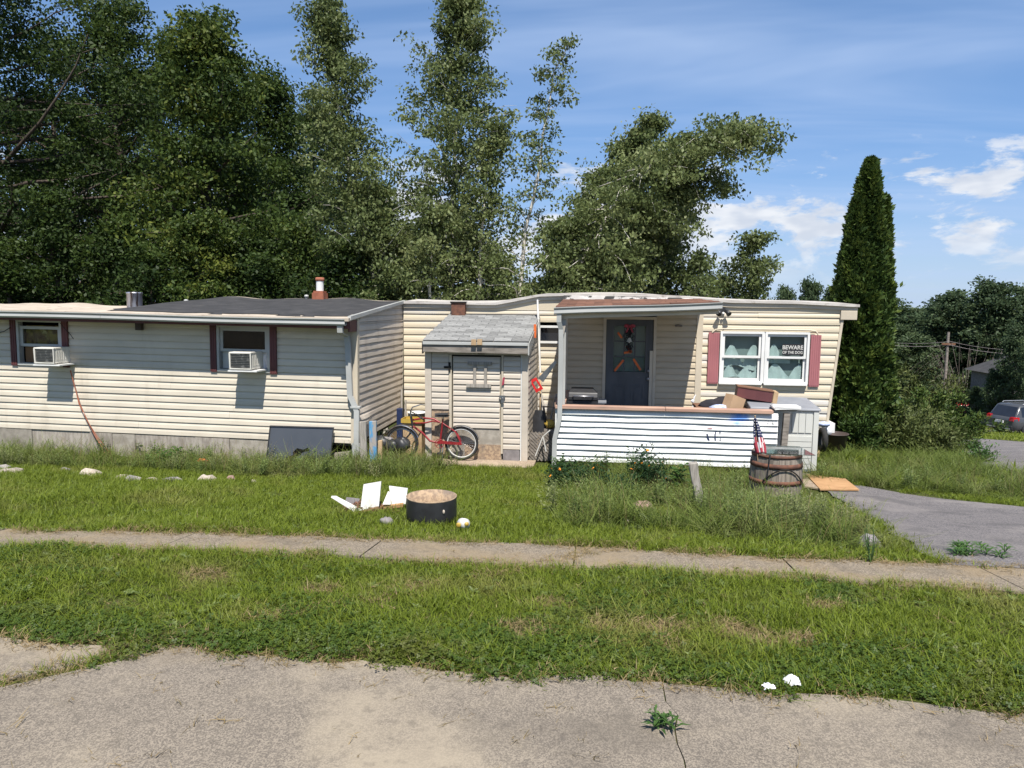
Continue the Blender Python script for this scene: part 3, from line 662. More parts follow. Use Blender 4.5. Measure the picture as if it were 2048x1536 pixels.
def window(parent, x0, x1, z0, z1, y, fmat, open_top=0.0, meet=.5, pane='glass', fw=.05, upper=True, lower=True):
    """double-hung window: outer frame standing proud, two sashes, panes"""
    w = thing_part('window', parent)
    m = MB()
    m.box((x0-.01, y-.045, z0-.03), (x1+.01, y+.06, z0+.012)); m.box((x0-.01, y-.045, z1-.03), (x1+.01, y+.06, z1+.012))
    m.box((x0-.01, y-.045, z0+.012), (x0+.032, y+.06, z1-.03)); m.box((x1-.032, y-.045, z0+.012), (x1+.01, y+.06, z1-.03))
    fr = m.build('window', fmat, parent)
    zm = z0+(z1-z0)*meet
    def sash(za, zb, yy, mn):
        m = MB(); t = fw
        m.box((x0+.034, yy, za), (x1-.034, yy+.03, za+t)); m.box((x0+.034, yy, zb-t), (x1-.034, yy+.03, zb))
        m.box((x0+.034, yy, za+t), (x0+.034+t, yy+.03, zb-t)); m.box((x1-.034-t, yy, za+t), (x1-.034, yy+.03, zb-t))
        m.build('sash', fmat, fr)
        m = MB(); m.box((x0+.034+t, yy+.012, za+t), (x1-.034-t, yy+.018, zb-t)); m.build('pane', pane, fr)
    if upper: sash(zm-.02, z1-.032-open_top, y-.012, 0)
    if lower: sash(z0+.014, zm+.012, y+.02, 0)
    return fr
def thing_part(name, parent): return parent
f1 = window(left, *W1[:2], W1[2], ZSOF-.01, YL, 'white_metal', open_top=.07, meet=.42, lower=False)
f2 = window(left, *W2[:2], W2[2], ZSOF-.015, YL, 'white_metal', meet=.44, lower=False)
def shutter(parent, x0, x1, z0, z1, y, mat):
    m = MB(); m.box((x0, y-.052, z0), (x1, y-.026, z1)); s = m.build('shutter', mat, parent)
    k = max(2, int((x1-x0)/.035))
    for i in range(k): xa = x0+(x1-x0)*(i+.12)/k; m = MB(); m.box((xa, y-.058, z0+.02), (x0+(x1-x0)*(i+.8)/k, y-.0525, z1-.02)); m.build('slat', mat, s)
for (wa, wb) in ((W1[0], W1[1]), (W2[0], W2[1])):
    zb = W1[2] if wa == W1[0] else W2[2]
    shutter(left, wa-.125, wa-.015, zb-.04, ZSOF-.0, YL, 'maroon'); shutter(left, wb+.015, wb+.13, zb-.045, ZSOF-.0, YL, 'maroon')
# what hangs behind the panes
def drape(parent, x0, x1, z0, z1, y, mat, folds=6, amp=.02, name='curtain', sag=None):
    vs = []; n = 28
    for i in range(n+1):
        f = i/n; x = x0+(x1-x0)*f; dz = sag(f) if sag else 0
        for k in range(5):
            t = k/4; vs.append((x, y+amp*math.sin(f*folds*6.28)*(0.5+.5*(1-t)), (z0+dz)+(z1-z0-dz)*t))
    m = MB(); m.add(vs, [(i*5+k, (i+1)*5+k, (i+1)*5+k+1, i*5+k+1) for i in range(n) for k in range(4)], True); return m.build(name, mat, parent)
zm1 = W1[2]+(2.3-W1[2])*.42
drape(left, W1[0]+.06, W1[1]-.06, zm1, 2.2, YL+.10, 'yellow_cloth', 2.5, .03)
m = MB(); m.box((W1[0]+.06, YL+.06, W1[2]+.02), (W1[0]+.28, YL+.07, zm1)); m.build('window_board', 'brown_cloth', left)
m = MB(); m.box((W1[1]-.16, YL+.06, W1[2]+.02), (W1[1]-.03, YL+.07, zm1)); m.build('window_board', 'curtain_dark', left)
zm2 = W2[2]+(2.3-W2[2])*.44
m = MB(); m.box((W2[0]+.04, YL+.05, W2[2]+.02), (W2[0]+.20, YL+.06, zm2)); m.build('side_curtain', 'resin', left)
drape(left, W2[1]-.19, W2[1]-.05, W2[2]+.02, zm2-.02, YL+.05, 'paper', 2, .012, 'side_curtain')
# brown lamp by the eave
lp = L(280, 652, YL-.05)
m = MB(); m.box((lp.x-.055, YL-.11, lp.z-.07), (lp.x+.055, YL-.03, lp.z+.06)); m.tube([(lp.x-.09, YL-.1, lp.z+.07), (lp.x, YL-.08, lp.z+.07)], .018, 6); bevel(m.build('wall_lamp', 'brown_bin', left), .012)
# flues on the roof
p = L(269, 594, 12.2); zz = roof_z(p.x, 12.2)
m = MB(); m.lathe((p.x, 12.2, zz-.03), [(.13, 0), (.125, .27), (.135, .275), (.135, .30), (.11, .305), (.105, .25), (0, .25)], 18); fl = m.build('roof_flue', 'galv', left); fl['label'] = 'short wide shiny metal flue'
p = L(640, 592, 14.2); zz = roof_z(p.x, 14.2)
m = MB(); m.box((p.x-.12, 14.08, zz-.05), (p.x+.12, 14.32, zz+.13)); m.box((p.x-.1, 14.1, zz+.13), (p.x+.1, 14.3, zz+.17)); fl = m.build('chimney', 'brick', left)
m = MB(); m.lathe((p.x, 14.2, zz+.17), [(.075, 0), (.075, .2)], 14); m.build('chimney_liner', 'white', fl)
m = MB(); m.lathe((p.x, 14.2, zz+.37), [(.08, 0), (.095, .02), (.08, .07), (0, .075)], 14); m.build('chimney_cap', 'brick', fl)
for px, yy in ((303, 14.2), (372, 14.25), (613, 14.2)):
    p = L(px, 592, yy); zz = roof_z(p.x, yy); m = MB(); m.lathe((p.x, yy, zz-.02), [(.035, 0), (.035, .06), (.05, .065), (.04, .1), (0, .11)], 10); m.build('vent_cap', 'white_metal', left)

# air conditioners sticking out of the two windows
def aircon(a, b, label):
    (px0, py0), (px1, py1) = a, b
    p0 = at(px0, py0, YL-.40); p1 = at(px1, py1, YL-.40); x0, x1, z0, z1 = p0.x, p1.x, p1.z, p0.z
    t = thing('air_conditioner', label, 'air conditioner', ((x0+x1)/2, YL-.2, z0), 'window air conditioners')
    m = MB(); yb = YL+.2
    m.box((x0, YL-.395, z0), (x1, yb, z0+.022)); m.box((x0, YL-.395, z1-.022), (x1, yb, z1)); m.box((x0, YL-.395, z0+.022), (x0+.02, yb, z1-.022)); m.box((x1-.02, YL-.395, z0+.022), (x1, yb, z1-.022))
    m.box((x0+.02, YL, z0+.022), (x1-.02, yb, z1-.022)); bevel(m.build('casing', 'ac', t), .006)
    m = MB(); m.box((x0+.021, YL-.37, z0+.024), (x1-.021, YL-.34, z1-.024)); c = m.build('coil', 'ac_coil', t)
    for i in range(8):
        m = MB(); zz = z0+.03+(z1-z0-.06)*(i+.5)/8; m.box((x0+.021, YL-.384, zz-.003), (x1-.021, YL-.3705, zz+.003)); m.build('fin', 'ac_coil', c)
    for i in range(5):
        yy = YL-.33+i*.05; m = MB(); m.box((x1+.0005, yy, z0+.06), (x1+.004, yy+.022, z1-.05)); m.build('louvre', 'ac', t)
    m = MB(); m.box((x0-.03, YL-.39, z0-.035), (x1+.09, YL+.04, z0-.012)); m.build('support_board', 'white', t)
aircon((66, 695), (108, 728), 'white window air conditioner with dusty grille in the leftmost window')
aircon((457, 704), (502, 740), 'yellowed window air conditioner in the dark window nearest the downspout')

# red and black cord from the left window to the ground
pts = [L(142, 733, YL-.06), L(150, 765, YL-.07), L(160, 800, YL-.08), L(175, 835, YL-.09), L(190, 865, YL-.1), L(206, 892, YL-.12), L(212, 905, YL-.2)]
m = MB(); m.tube(pts, .010, 6)
m.tube([p+Vector((.012*math.sin(i*2.2)+.004, -.012, 0)) for i, p in enumerate(pts[:4])]+[pts[4]+Vector((.05, -.02, 0)), pts[5]+Vector((.09, -.03, .0)), pts[6]+Vector((.13, -.03, 0))], .007, 6)
m.solo('power_cord', 'brick', tuple(pts[-1]), 'twisted red cord hanging from the left window to the grass', 'cord')
pts = [L(-20, 668, YL-.06), L(8, 663, YL-.07), L(20, 655, YL-.08)]
m = MB(); m.tube(pts, .007, 6); m.build('cable', 'black_rubber', left); m = MB()
m.tube([L(120, 646, YL-.09), L(128, 656, YL-.09), L(140, 668, YL-.08), L(147, 678, YL-.07)], .006, 6)
m.build('cable', 'black_rubber', left)

# ================================================================== MAIN HOME: cream metal siding, entry wall, double window
YM = 14.16
home = thing('mobile_home', 'cream metal-sided mobile home with a raked right end behind the porch', 'mobile home', (0, YM, 0))
TOP = [(-3.93, 2.73), (-2.9, 2.725), (-2.05, 2.715), (-1.65, 2.79), (-1.2, 2.885), (-.6, 2.905), (.9, 2.90), (1.7, 2.85), (2.4, 2.795), (3.6, 2.785), (4.68, 2.735)]
def ztop(x): return float(np.interp(x, [a for a, _ in TOP], [b for _, b in TOP]))
e0 = at(1685, 641, YM); e1 = at(1655, 845, YM)
def rake(z): return e1.x + (e0.x-e1.x)*(z-e1.z)/(e0.z-e1.z)
ZM0 = .30
win_a, win_b = at(1441, 663, YM), at(1613, 765, YM)
WX0, WX1, WZ0, WZ1 = win_a.x, win_b.x, win_b.z, win_a.z
sm_a, sm_b = at(1078, 652, YM), at(1150, 684, YM)
EX0, EX1, YE = at(1125, 700, 13.72).x, at(1404, 700, 13.72).x, 13.72
siding(home, 'cream', -3.9, None, ZM0, 2.60, .138, YM, prof=METAL, wav=.004,
       holes=[(WX0, WX1, WZ0, WZ1), (sm_a.x, sm_b.x, sm_b.z, sm_a.z), (EX0+.05, EX1-.06, 0, 2.42)], edge=rake)
# uneven top band and flashing following the sagging roof line
def band(name, mat, f0, f1, y0, y1, xs_):
    vs = []
    for x in xs_: vs += [(x, y0, f0(x)), (x, y1, f0(x)), (x, y1, f1(x)), (x, y0, f1(x))]
    n = len(xs_); m = MB(); m.add(vs, [(i*4+k, i*4+(k+1) % 4, i*4+4+(k+1) % 4, i*4+4+k) for i in range(n-1) for k in range(4)]+[(0, 1, 2, 3), (n*4-1, n*4-2, n*4-3, n*4-4)])
    return m.build(name, mat, home)
XS = [-3.9+i*(4.42+3.9)/50 for i in range(51)]
band('top_siding', 'cream', lambda x: 2.598, lambda x: ztop(x)-.05, YM-.018, YM+.03, XS)
band('flashing', 'trim_beige', lambda x: ztop(x)-.085-.02*(.5+.5*math.sin(x*.9)), lambda x: ztop(x)-.018, YM-.055, YM-.019, [-3.9+i*(4.7+3.9)/40 for i in range(41)])
band('roof_edge', 'roof_edge', lambda x: ztop(x)-.02, lambda x: ztop(x)+.028+.007*math.sin(x*6), YM-.095, YM+.03, [-3.92+i*(4.72+3.92)/60 for i in range(61)])
vs = []; XR = [-3.92+i*(4.72+3.92)/40 for i in range(41)]
for x in XR:
    for k, y in enumerate((YM+.02, YM+1.2, YM+2.2, YM+3.4)): vs.append((x, y, ztop(x)+.02+(.0, .05, .05, 0)[k]+.01*math.sin(x*3+k)))
m = MB(); m.add(vs, [(i*4+k, (i+1)*4+k, (i+1)*4+k+1, i*4+k+1) for i in range(40) for k in range(3)], True); m.build('roof', 'roof_edge', home)
m = MB(); m.box((-3.88, YM+3.3, ZM0), (4.3, YM+3.36, 2.7)); m.build('back_wall', 'cream', home)
m = MB(); m.slab([(rake(ZM0), YM+.005, ZM0), (rake(2.6), YM+.005, 2.6), (rake(2.6), YM+3.4, 2.6), (rake(ZM0), YM+3.4, ZM0)], (-.03, 0, 0)); m.build('end_wall', 'cream', home)
m = MB(); m.box((-3.88, YM+.03, ZM0-.05), (4.25, YM+3.3, ZM0)); m.build('floor', 'interior', home)
m = MB(); m.box((-3.88, YM+1.4, ZM0), (4.2, YM+1.43, 2.58)); m.build('inner_partition', 'interior', home)
m = MB(); m.box((-3.88, YM+.04, -.4), (4.2, YM+.1, ZM0-.004)); m.build('skirting', 'tan_wood', home)
m = MB(); m.slab([(rake(ZM0)-.035, YM-.028, ZM0), (rake(ZM0)+.012, YM-.028, ZM0), (rake(2.62)+.012, YM-.028, 2.62), (rake(2.62)-.035, YM-.028, 2.62)], (0, .02, 0)); m.build('corner_trim', 'trim_beige', home)
# overhanging nose of the roof at the right end
n0, n1 = at(1683, 613, YM), at(1712, 640, YM)
m = MB(); m.box((n0.x-.02, YM-.06, n1.z), (n1.x, YM+3.2, ztop(4.6)-.09)); bevel(m.build('roof_overhang', 'trim_beige', home), .008)
m = MB(); m.box((rake(1.0)-.12, YM-.06, .36), (rake(1.0)+.08, YM+.3, .54)); m.build('bumper_cover', 'white', home)
# brown metal stack flashing over the shed
fa, fb = at(905, 606, YM-.05), at(932, 634, YM-.05)
m = MB(); m.box((fa.x, YM-.16, fb.z-.08), (fb.x, YM-.02, fa.z)); fb_ = m.build('wall_vent', 'rust', home)
m = MB(); m.box((fa.x-.02, YM-.18, fa.z), (fb.x+.02, YM-.01, fa.z+.03)); m.build('vent_hood', 'dark', home)

# double window with shutters in the sunlit maroon
def dbl(x0, x1):
    return window(home, x0, x1, WZ0, WZ1-.005, YM-.02, 'white', meet=.5, fw=.045)
xm = (WX0+WX1)/2
dbl(WX0+.005, xm-.02); dbl(xm+.02, WX1-.005)
m = MB(); m.box((xm-.012, YM-.05, WZ0-.02), (xm+.012, YM+.05, WZ1)); m.build('mullion', 'white', home)
m = MB(); m.tube([(WX0-.16, YM-.05, WZ1-.02), (WX0-.1, YM-.06, WZ1+.035), (WX0, YM-.07, WZ1+.05), (xm, YM-.07, WZ1+.052), (WX1, YM-.07, WZ1+.045), (WX1+.1, YM-.06, WZ1+.03), (WX1+.15, YM-.05, WZ1-.03)], .016, 6); m.build('head_flashing', 'trim_beige', home)
for a, b in ((WX0, xm-.02), (xm+.02, WX1)):
    m = MB(); m.box((a-.01, YM-.10, WZ0-.055), (b-.01, YM-.02, WZ0-.028)); m.build('window_sill', 'white', home)
sh0, sh1 = at(1417, 664, YM), at(1636, 771, YM)
shutter(home, sh0.x, WX0-.02, sh1.z, sh0.z-.005, YM, 'maroon_sunlit'); shutter(home, WX1+.025, sh1.x, sh1.z-.02, sh0.z-.03, YM, 'maroon_sunlit')
m = MB(); m.box((WX0+.03, YM+.10, WZ0), (WX1-.03, YM+.105, WZ1)); m.build('window_blind', 'curtain_dark', home)
def swag(x0, x1, z0, z1, k):   # lace hung in points
    vs = []; n = 14
    for i in range(n+1):
        f = i/n; x = x0+(x1-x0)*f
        zt = z0+(z1-z0)*(.25+.6*abs(math.sin(f*3.14*k+.5))+.12*math.sin(f*9)); zb = z0+(.05 if k > 1.4 else .0)*math.sin(f*5)
        for t in range(4): vs.append((x, YM+.055+.012*math.sin(f*22+t), zb+(zt-zb)*t/3))
    m = MB(); m.add(vs, [(i*4+t, (i+1)*4+t, (i+1)*4+t+1, i*4+t+1) for i in range(n) for t in range(3)], True); m.build('lace_curtain', 'curtain', home)
wz = (WZ0+WZ1)/2
swag(WX0+.1, xm-.1, wz-.22, wz+.24, 1.5); swag(WX0+.1, xm-.1, WZ0+.03, WZ0+.32, 2.1)
swag(xm+.1, xm+.5, wz-.12, wz+.26, 1.2); swag(xm+.1, WX1-.1, WZ0+.03, WZ0+.36, 1.3)
# small high window between shed and porch
window(home, sm_a.x, sm_b.x-.02, sm_b.z, sm_a.z, YM-.015, 'white', upper=False, lower=False)
m = MB(); m.box((sm_a.x+.03, YM-.005, sm_b.z+.02), (sm_b.x-.05, YM+.0, sm_a.z-.04)); m.build('pane', 'car_glass', home)

# sign in the right-hand window
def text_mesh(name, s, size, mat, parent, loc, rot=(math.pi/2, 0, 0), sx=1.0):
    cu = bpy.data.curves.new(name, 'FONT'); cu.body = s; cu.size = size; cu.align_x = 'CENTER'; cu.align_y = 'CENTER'; cu.extrude = .0015; cu.offset = size*.022
    tmp = bpy.data.objects.new('tmp', cu); COL.objects.link(tmp)
    dg = bpy.context.evaluated_depsgraph_get(); me = bpy.data.meshes.new_from_object(tmp.evaluated_get(dg)); me.name = name
    bpy.data.objects.remove(tmp); bpy.data.curves.remove(cu)
    me.materials.clear(); me.materials.append(MAT[mat])
    o = put(me, name, parent, loc, rot, (sx, 1, 1)); return o
s0, s1 = at(1566, 688, YM-.07), at(1606, 711, YM-.07)
sg = thing('warning_sign', 'small black warning sign with white lettering in the upper right window', 'sign', ((s0.x+s1.x)/2, YM-.045, s1.z))
m = MB(); m.box((s0.x, YM-.044, s1.z-.004), (s1.x, YM-.036, s0.z)); m.build('board', 'black_plastic', sg)
text_mesh('lettering', 'BEWARE', (s0.z-s1.z)*.50, 'panel_white', sg, ((s0.x+s1.x)/2, YM-.046, s1.z+(s0.z-s1.z)*.68), sx=.93)
text_mesh('lettering', 'OF THE DOG', (s0.z-s1.z)*.34, 'panel_white', sg, ((s0.x+s1.x)/2, YM-.046, s1.z+(s0.z-s1.z)*.24), sx=.86)

# entry wall standing forward of the home, with the door
DX0, DX1 = at(1213, 700, YE).x, at(1305, 700, YE).x; DZ1 = at(1258, 640, YE).z; DZ0 = .42
siding(home, 'entry', EX0+.1, EX1-.11, .42, 2.63, .1145, YE, holes=[(DX0-.06, DX1+.06, 0, DZ1+.06)])
m = MB(); m.box((EX0+.02, YE-.035, .40), (EX0+.1, YE+.05, 2.62)); m.build('corner_trim', 'trim_beige', home)
m = MB(); m.box((EX1-.11, YE-.035, .30), (EX1, YE+.05, 2.64)); m.build('corner_trim', 'trim_beige', home)
siding(home, 'entry', YE+.05, YM-.02, .42, 2.6, .1145, EX1-.012, '+x')
siding(home, 'entry', YE+.05, YM-.02, .42, 2.6, .1145, EX0+.03, '-x')
m = MB(); m.box((DX0-.065, YE-.045, DZ0), (DX0-.012, YE+.06, DZ1+.06)); m.box((DX1+.012, YE-.045, DZ0), (DX1+.065, YE+.06, DZ1+.06)); m.box((DX0-.0118, YE-.045, DZ1+.008), (DX1+.0118, YE+.06, DZ1+.06)); m.build('door_frame', 'trim_beige', home)
def door(px_):
    y = YE-.005; W_ = DX1-DX0; H_ = DZ1-DZ0
    lx0, lx1 = DX0+.13, DX1-.13; lz0, lz1 = DZ0+H_*.52, DZ1-.11
    m = MB()
    m.box((DX0-.008, y, DZ0+.01), (lx0, y+.04, DZ1)); m.box((lx1, y, DZ0+.01), (DX1+.008, y+.04, DZ1)); m.box((lx0, y, lz1), (lx1, y+.04, DZ1)); m.box((lx0, y, DZ0+.01), (lx1, y+.04, lz0))
    d = m.build('door', 'door', home)
    m = MB()
    for k in range(1, 3):
        xx = lx0+(lx1-lx0)*k/3; m.box((xx-.011, y-.008, lz0), (xx+.011, y+.02, lz1)); zz = lz0+(lz1-lz0)*k/3
        for j in range(3): m.box((lx0+(lx1-lx0)*j/3+.012, y-.008, zz-.011), (lx0+(lx1-lx0)*(j+1)/3-.012, y+.02, zz+.011))
    m.build('muntin', 'door', d)
    m = MB()
    for a in ((lx0-.03, lz0-.03, lx1+.03, lz0), (lx0-.03, lz1, lx1+.03, lz1+.03), (lx0-.03, lz0, lx0, lz1), (lx1, lz0, lx1+.03, lz1)): m.box((a[0], y-.012, a[1]), (a[2], y-.0005, a[3]))
    m.build('glazing_frame', 'door', d)
    for i in range(3):
        for j in range(3):
            m = MB(); m.box((lx0+(lx1-lx0)*i/3, y+.021, lz0+(lz1-lz0)*j/3+.002), (lx0+(lx1-lx0)*(i+1)/3-.002, y+.026, lz0+(lz1-lz0)*(j+1)/3)); m.build('pane', 'glass', d)
    m = MB(); m.box((lx0, y+.09, lz0), (lx1, y+.1, lz1)); m.build('door_curtain', 'curtain_dark', d)
    for xa, xb in ((DX0+.13, DX0+.38), (DX1-.38, DX1-.13)):
        za, zb = DZ0+.16, DZ0+H_*.40; m = MB()
        for q in ((xa, za, xb, za+.03), (xa, zb-.03, xb, zb), (xa, za+.03, xa+.03, zb-.03), (xb-.03, za+.03, xb, zb-.03)): m.box((q[0], y-.01, q[1]), (q[2], y-.0005, q[3]))
        m.box((xa+.06, y-.008, za+.06), (xb-.06, y-.0005, zb-.06)); m.build('panel_moulding', 'door', d)
    R_ = Matrix.Rotation(math.pi/2, 3, 'X')
    for zz, r in ((DZ0+H_*.46, .033), (DZ0+H_*.535, .026)):
        m = MB(); m.lathe((DX1-.07, y, zz), [(r*.9, 0), (r*.6, .012), (r*.45, .03), (r, .045), (r*.8, .065), (0, .07)], 12, R_); m.build('door_knob', 'steel', d)
    m = MB(); m.box((DX1-.05, y-.05, DZ0+.05), (DX1+.006, y-.012, DZ0+H_*.72)); m.build('storm_door_edge', 'trim_beige', d)
    return d, lx0, lx1, lz0, lz1
dr, lx0, lx1, lz0, lz1 = door(0)
# old screw holes / fixture stub on the right of the door
p = at(1358, 652, YE-.03); m = MB(); m.tube([(p.x-.07, YE-.04, p.z), (p.x-.02, YE-.055, p.z+.012), (p.x+.05, YE-.04, p.z)], .02, 6); m.build('lamp_stub', 'rot_wood', home)

# door swag with bow and bell, and orange ribbons
cx = (DX0+DX1)/2-.01; zt = at(1258, 648, YE-.08).z
sw = thing('door_swag', 'dark evergreen door swag with pink bow and pale bell', 'wreath', (cx, YE-.06, zt-.45))
rg = random.Random(3); m = MB()
for i in range(420):
    t = rg.random(); w = .035+.085*math.sin(math.pi*min(1, .12+t*.85)); a = rg.uniform(0, 6.28)
    p = Vector((cx+w*math.cos(a)*rg.random(), YE-.07-.03*rg.random(), zt-.03-.44*t)); q = p+Vector((rg.uniform(-.05, .05), rg.uniform(-.03, .01), -rg.uniform(.03, .07))); sd = Vector((rg.uniform(-1, 1), .3, rg.uniform(-1, 1))).normalized()*.006
    m.add([p-sd, p+sd, q], [(0, 1, 2)])
m.build('sprigs', 'cloth_black', sw)
m = MB()
for s_ in (-1, 1): m.ball((cx+s_*.055, YE-.10, zt-.035), .045, 8, 6, (1.1, .5, .75)); m.slab([(cx, YE-.1, zt-.05), (cx+s_*.03, YE-.11, zt-.05), (cx+s_*.075, YE-.11, zt-.16), (cx+s_*.04, YE-.11, zt-.15)], (0, .004, 0))
m.ball((cx, YE-.115, zt-.04), .024, 8, 6); m.build('bow', 'pink', sw)
m = MB(); m.lathe((cx+.0, YE-.11, zt-.33), [(.055, 0), (.045, .02), (.03, .055), (.018, .075), (0, .08)], 12); m.ball((cx+.0, YE-.11, zt-.335), .018, 8, 6); m.build('bell', 'resin', sw)
m = MB()
z0 = at(1258, 733, YE-.05).z; z1 = at(1258, 700, YE-.05).z
for (a, b) in (((1229, 742), (1247, 720)), ((1267, 718), (1281, 740)), ((1236, 665), (1244, 676)), ((1248, 706), (1264, 703)), ((1253, 692), (1262, 706))):
    pa, pb = at(*a, YE-.04), at(*b, YE-.04); d_ = (pb-pa).normalized(); n_ = Vector((-d_.z, 0, d_.x))*.02
    m.slab([pa-n_, pb-n_, pb+n_, pa+n_], (0, .004, 0))
m.solo('ribbon', 'orange', (cx, YE-.04, z0-.05), 'orange ribbon crossed over the door glass', 'ribbon')

# ================================================================== SHED
YS = 12.13
SX0, SX1 = at(851, 800, YS).x, at(1056, 800, YS).x
shed = thing('shed', 'small beige sided lean-to shed with grey shingle roof', 'shed', ((SX0+SX1)/2, YS, 0))
def sx(px, py=800): return at(px, py, YS).x
def sz(py, px=950): return at(px, py, YS).z
ZE = sz(697)                                   # eave line of the front wall
d0, d1, dz1, dz0 = sx(905), sx(1002), sz(713), sz(856)
fx0 = sx(864); fx1 = sx(1041)
siding(shed, 'vinyl_shed', fx0, sx(898), sz(820), ZE, .1016, YS, holes=[])
siding(shed, 'vinyl_shed', sx(1007), fx1, sz(896), dz1+.01, .1016, YS)
siding(shed, 'vinyl_shed', sx(898)+.002, fx1, dz1+.03, ZE, .1016, YS)
for a, b in ((851, 863.5), (1044, 1056.5)):
    m = MB(); m.box((sx(a), YS-.035, -.02), (sx(b), YS+.05, ZE+.02)); m.build('corner_trim', 'vinyl_shed', shed)
m = MB(); m.box((sx(1041.3), YS-.012, .02), (sx(1043.7), YS+.02, ZE)); m.build('corner_trim', 'white', shed)
m = MB(); m.box((sx(899), YS-.03, sz(905)), (sx(904), YS+.04, dz1+.028)); m.build('door_post', 'trim_beige', shed)
m = MB(); m.box((sx(1002.8), YS-.03, sz(905)), (sx(1006.6), YS+.04, dz1+.028)); m.build('door_post', 'trim_beige', shed)
m = MB(); m.box((sx(904.2), YS-.01, dz1+.004), (sx(1002.6), YS+.04, dz1+.028)); m.build('door_head', 'dark', shed)
m = MB(); m.box((sx(864), YS-.008, .06), (sx(898), YS+.03, sz(820)-.004)); m.build('lower_board', 'osb', shed)
m = MB(); m.box((sx(899), YS-.006, .05), (sx(1004), YS+.03, dz0-.006)); lb = m.build('lower_board', 'concrete_block', shed); lb['label'] = 'grey weathered board under the shed door'
m = MB(); m.box((sx(930), YS-.016, .052), (sx(1003), YS-.007, sz(888))); m.build('lower_board', 'osb', shed)
m = MB(); m.box((sx(1007), YS-.02, .05), (sx(1040), YS+.03, sz(897))); m.build('concrete_block', 'stone_grey', shed)
dm = MB(); dm.box((d0+.008, YS+.0, dz0), (d1-.008, YS+.03, dz1-.004)); sd = dm.build('shed_door', 'trim_beige', shed)
for i in range(13):
    z = dz0+.002+i*(dz1-dz0-.01)/13; plank(sd, 'vinyl_shed', d0+.02, d1-.02, z, z+(dz1-dz0-.01)/13, YS+.002)
m = MB()
m.box((sx(936), YS-.06, sz(729)), (sx(984), YS-.03, sz(723))); m.box((sx(934), YS-.07, sz(774)), (sx(983), YS-.03, sz(767)))
for a, b in ((947.5, 953), (969, 974.5)): m.box((sx(a), YS-.056, sz(767)+.001), (sx(b), YS-.03, sz(729)-.001))
m.build('door_rack', 'grey_wood', sd)
m = MB(); m.box((sx(889), YS-.045, sz(737)), (sx(903), YS-.032, sz(733))); m.box((sx(898), YS-.05, sz(744)), (sx(902), YS-.032, sz(725))); m.build('hinge', 'dark', sd)
m = MB(); m.box((sx(999), YS-.06, sz(794)), (sx(1011), YS-.04, sz(789))); m.ring((sx(1006), YS-.065, sz(796)), .018, .005, 'y', 12, 6); m.box((sx(1003), YS-.075, sz(803)), (sx(1009), YS-.055, sz(797))); m.build('padlock', 'steel', sd)
m = MB(); m.slab([(sx(1004), YS-.06, sz(770)), (sx(1009), YS-.06, sz(766)), (sx(1010), YS-.06, sz(752)), (sx(1006), YS-.06, sz(754))], (0, .01, 0)); m.build('door_tag', 'pink', sd)
# right side wall, back part of the shed and its ceiling
siding(shed, 'vinyl_shed', YS+.05, 14.1, .1, 2.0, .1016, SX1-.012, '+x')
m = MB(); m.slab([(SX1-.03, YS+.05, 2.0), (SX1-.03, 14.1, 2.0), (SX1-.03, 14.1, 2.40), (SX1-.03, YS+.05, 2.02)], (.03, 0, 0)); m.build('gable_infill', 'vinyl_shed', shed)
m = MB(); m.box((SX0, YS+.03, .05), (SX0+.03, 14.1, 2.0)); m.build('side_wall', 'vinyl_shed', shed)
m = MB(); m.box((SX0+.03, 13.9, .05), (SX1-.03, 13.95, 2.3)); m.build('back_wall', 'dark', shed)
# roof
rz0, rz1 = at(845, 681, 11.93).z, at(980, 631, 14.1).z
rx0, rx1 = at(846, 683, 11.93).x-.0, at(1056, 688, 11.93).x
def shz(y): return rz0+(rz1-rz0)*(y-11.93)/(14.1-11.93)
m = MB(); m.hexa([(rx0, 11.95, shz(11.95)-.06), (rx1, 11.95, shz(11.95)-.06), (rx1, 14.12, shz(14.12)-.06), (rx0, 14.12, shz(14.12)-.06), (rx0, 11.95, shz(11.95)-.012), (rx1, 11.95, shz(11.95)-.012), (rx1, 14.12, shz(14.12)-.012), (rx0, 14.12, shz(14.12)-.012)])
sroof = m.build('roof', 'rot_wood', shed)
tb = MB(); tb.box((-.147, 0, -.004), (.147, .2, .006)); tm = tb.mesh('shingle'); tm.materials.append(MAT['shingle'])
slope = math.atan2(rz1-rz0, 14.1-11.93); NR = 14
for r in range(NR):
    y = 11.935+r*(14.1-11.93-.02)/NR; off = (r % 2)*.15+random.uniform(-.01, .01)
    k = -1
    while True:
        k += 1; xc = rx0+.15+k*.30-off
        if xc-.147 > rx1: break
        a, b = max(xc-.147, rx0-.012), min(xc+.147, rx1+.012)
        if b-a < .03: continue
        put(tm, 'shingle', sroof, ((a+b)/2, y, shz(y)+.004+random.uniform(0, .004)), (slope+math.radians(2.6), 0, random.uniform(-.006, .006)), ((b-a)/.294, 1, 1))
m = MB(); m.hexa([(rx0, 11.925, shz(11.95)-.19), (rx1, 11.925, shz(11.95)-.205), (rx1, 11.96, shz(11.95)-.205), (rx0, 11.96, shz(11.95)-.19), (rx0, 11.925, shz(11.95)-.035), (rx1, 11.925, shz(11.95)-.035), (rx1, 11.96, shz(11.95)-.035), (rx0, 11.96, shz(11.95)-.035)]); m.build('fascia', 'rot_wood', shed)
m = MB(); m.box((rx0, 11.905, shz(11.95)-.042), (rx1, 11.923, shz(11.95)-.012)); m.box((rx0, 11.90, shz(11.95)-.065), (rx1, 11.906, shz(11.95)-.03)); m.build('drip_edge', 'white_metal', shed)
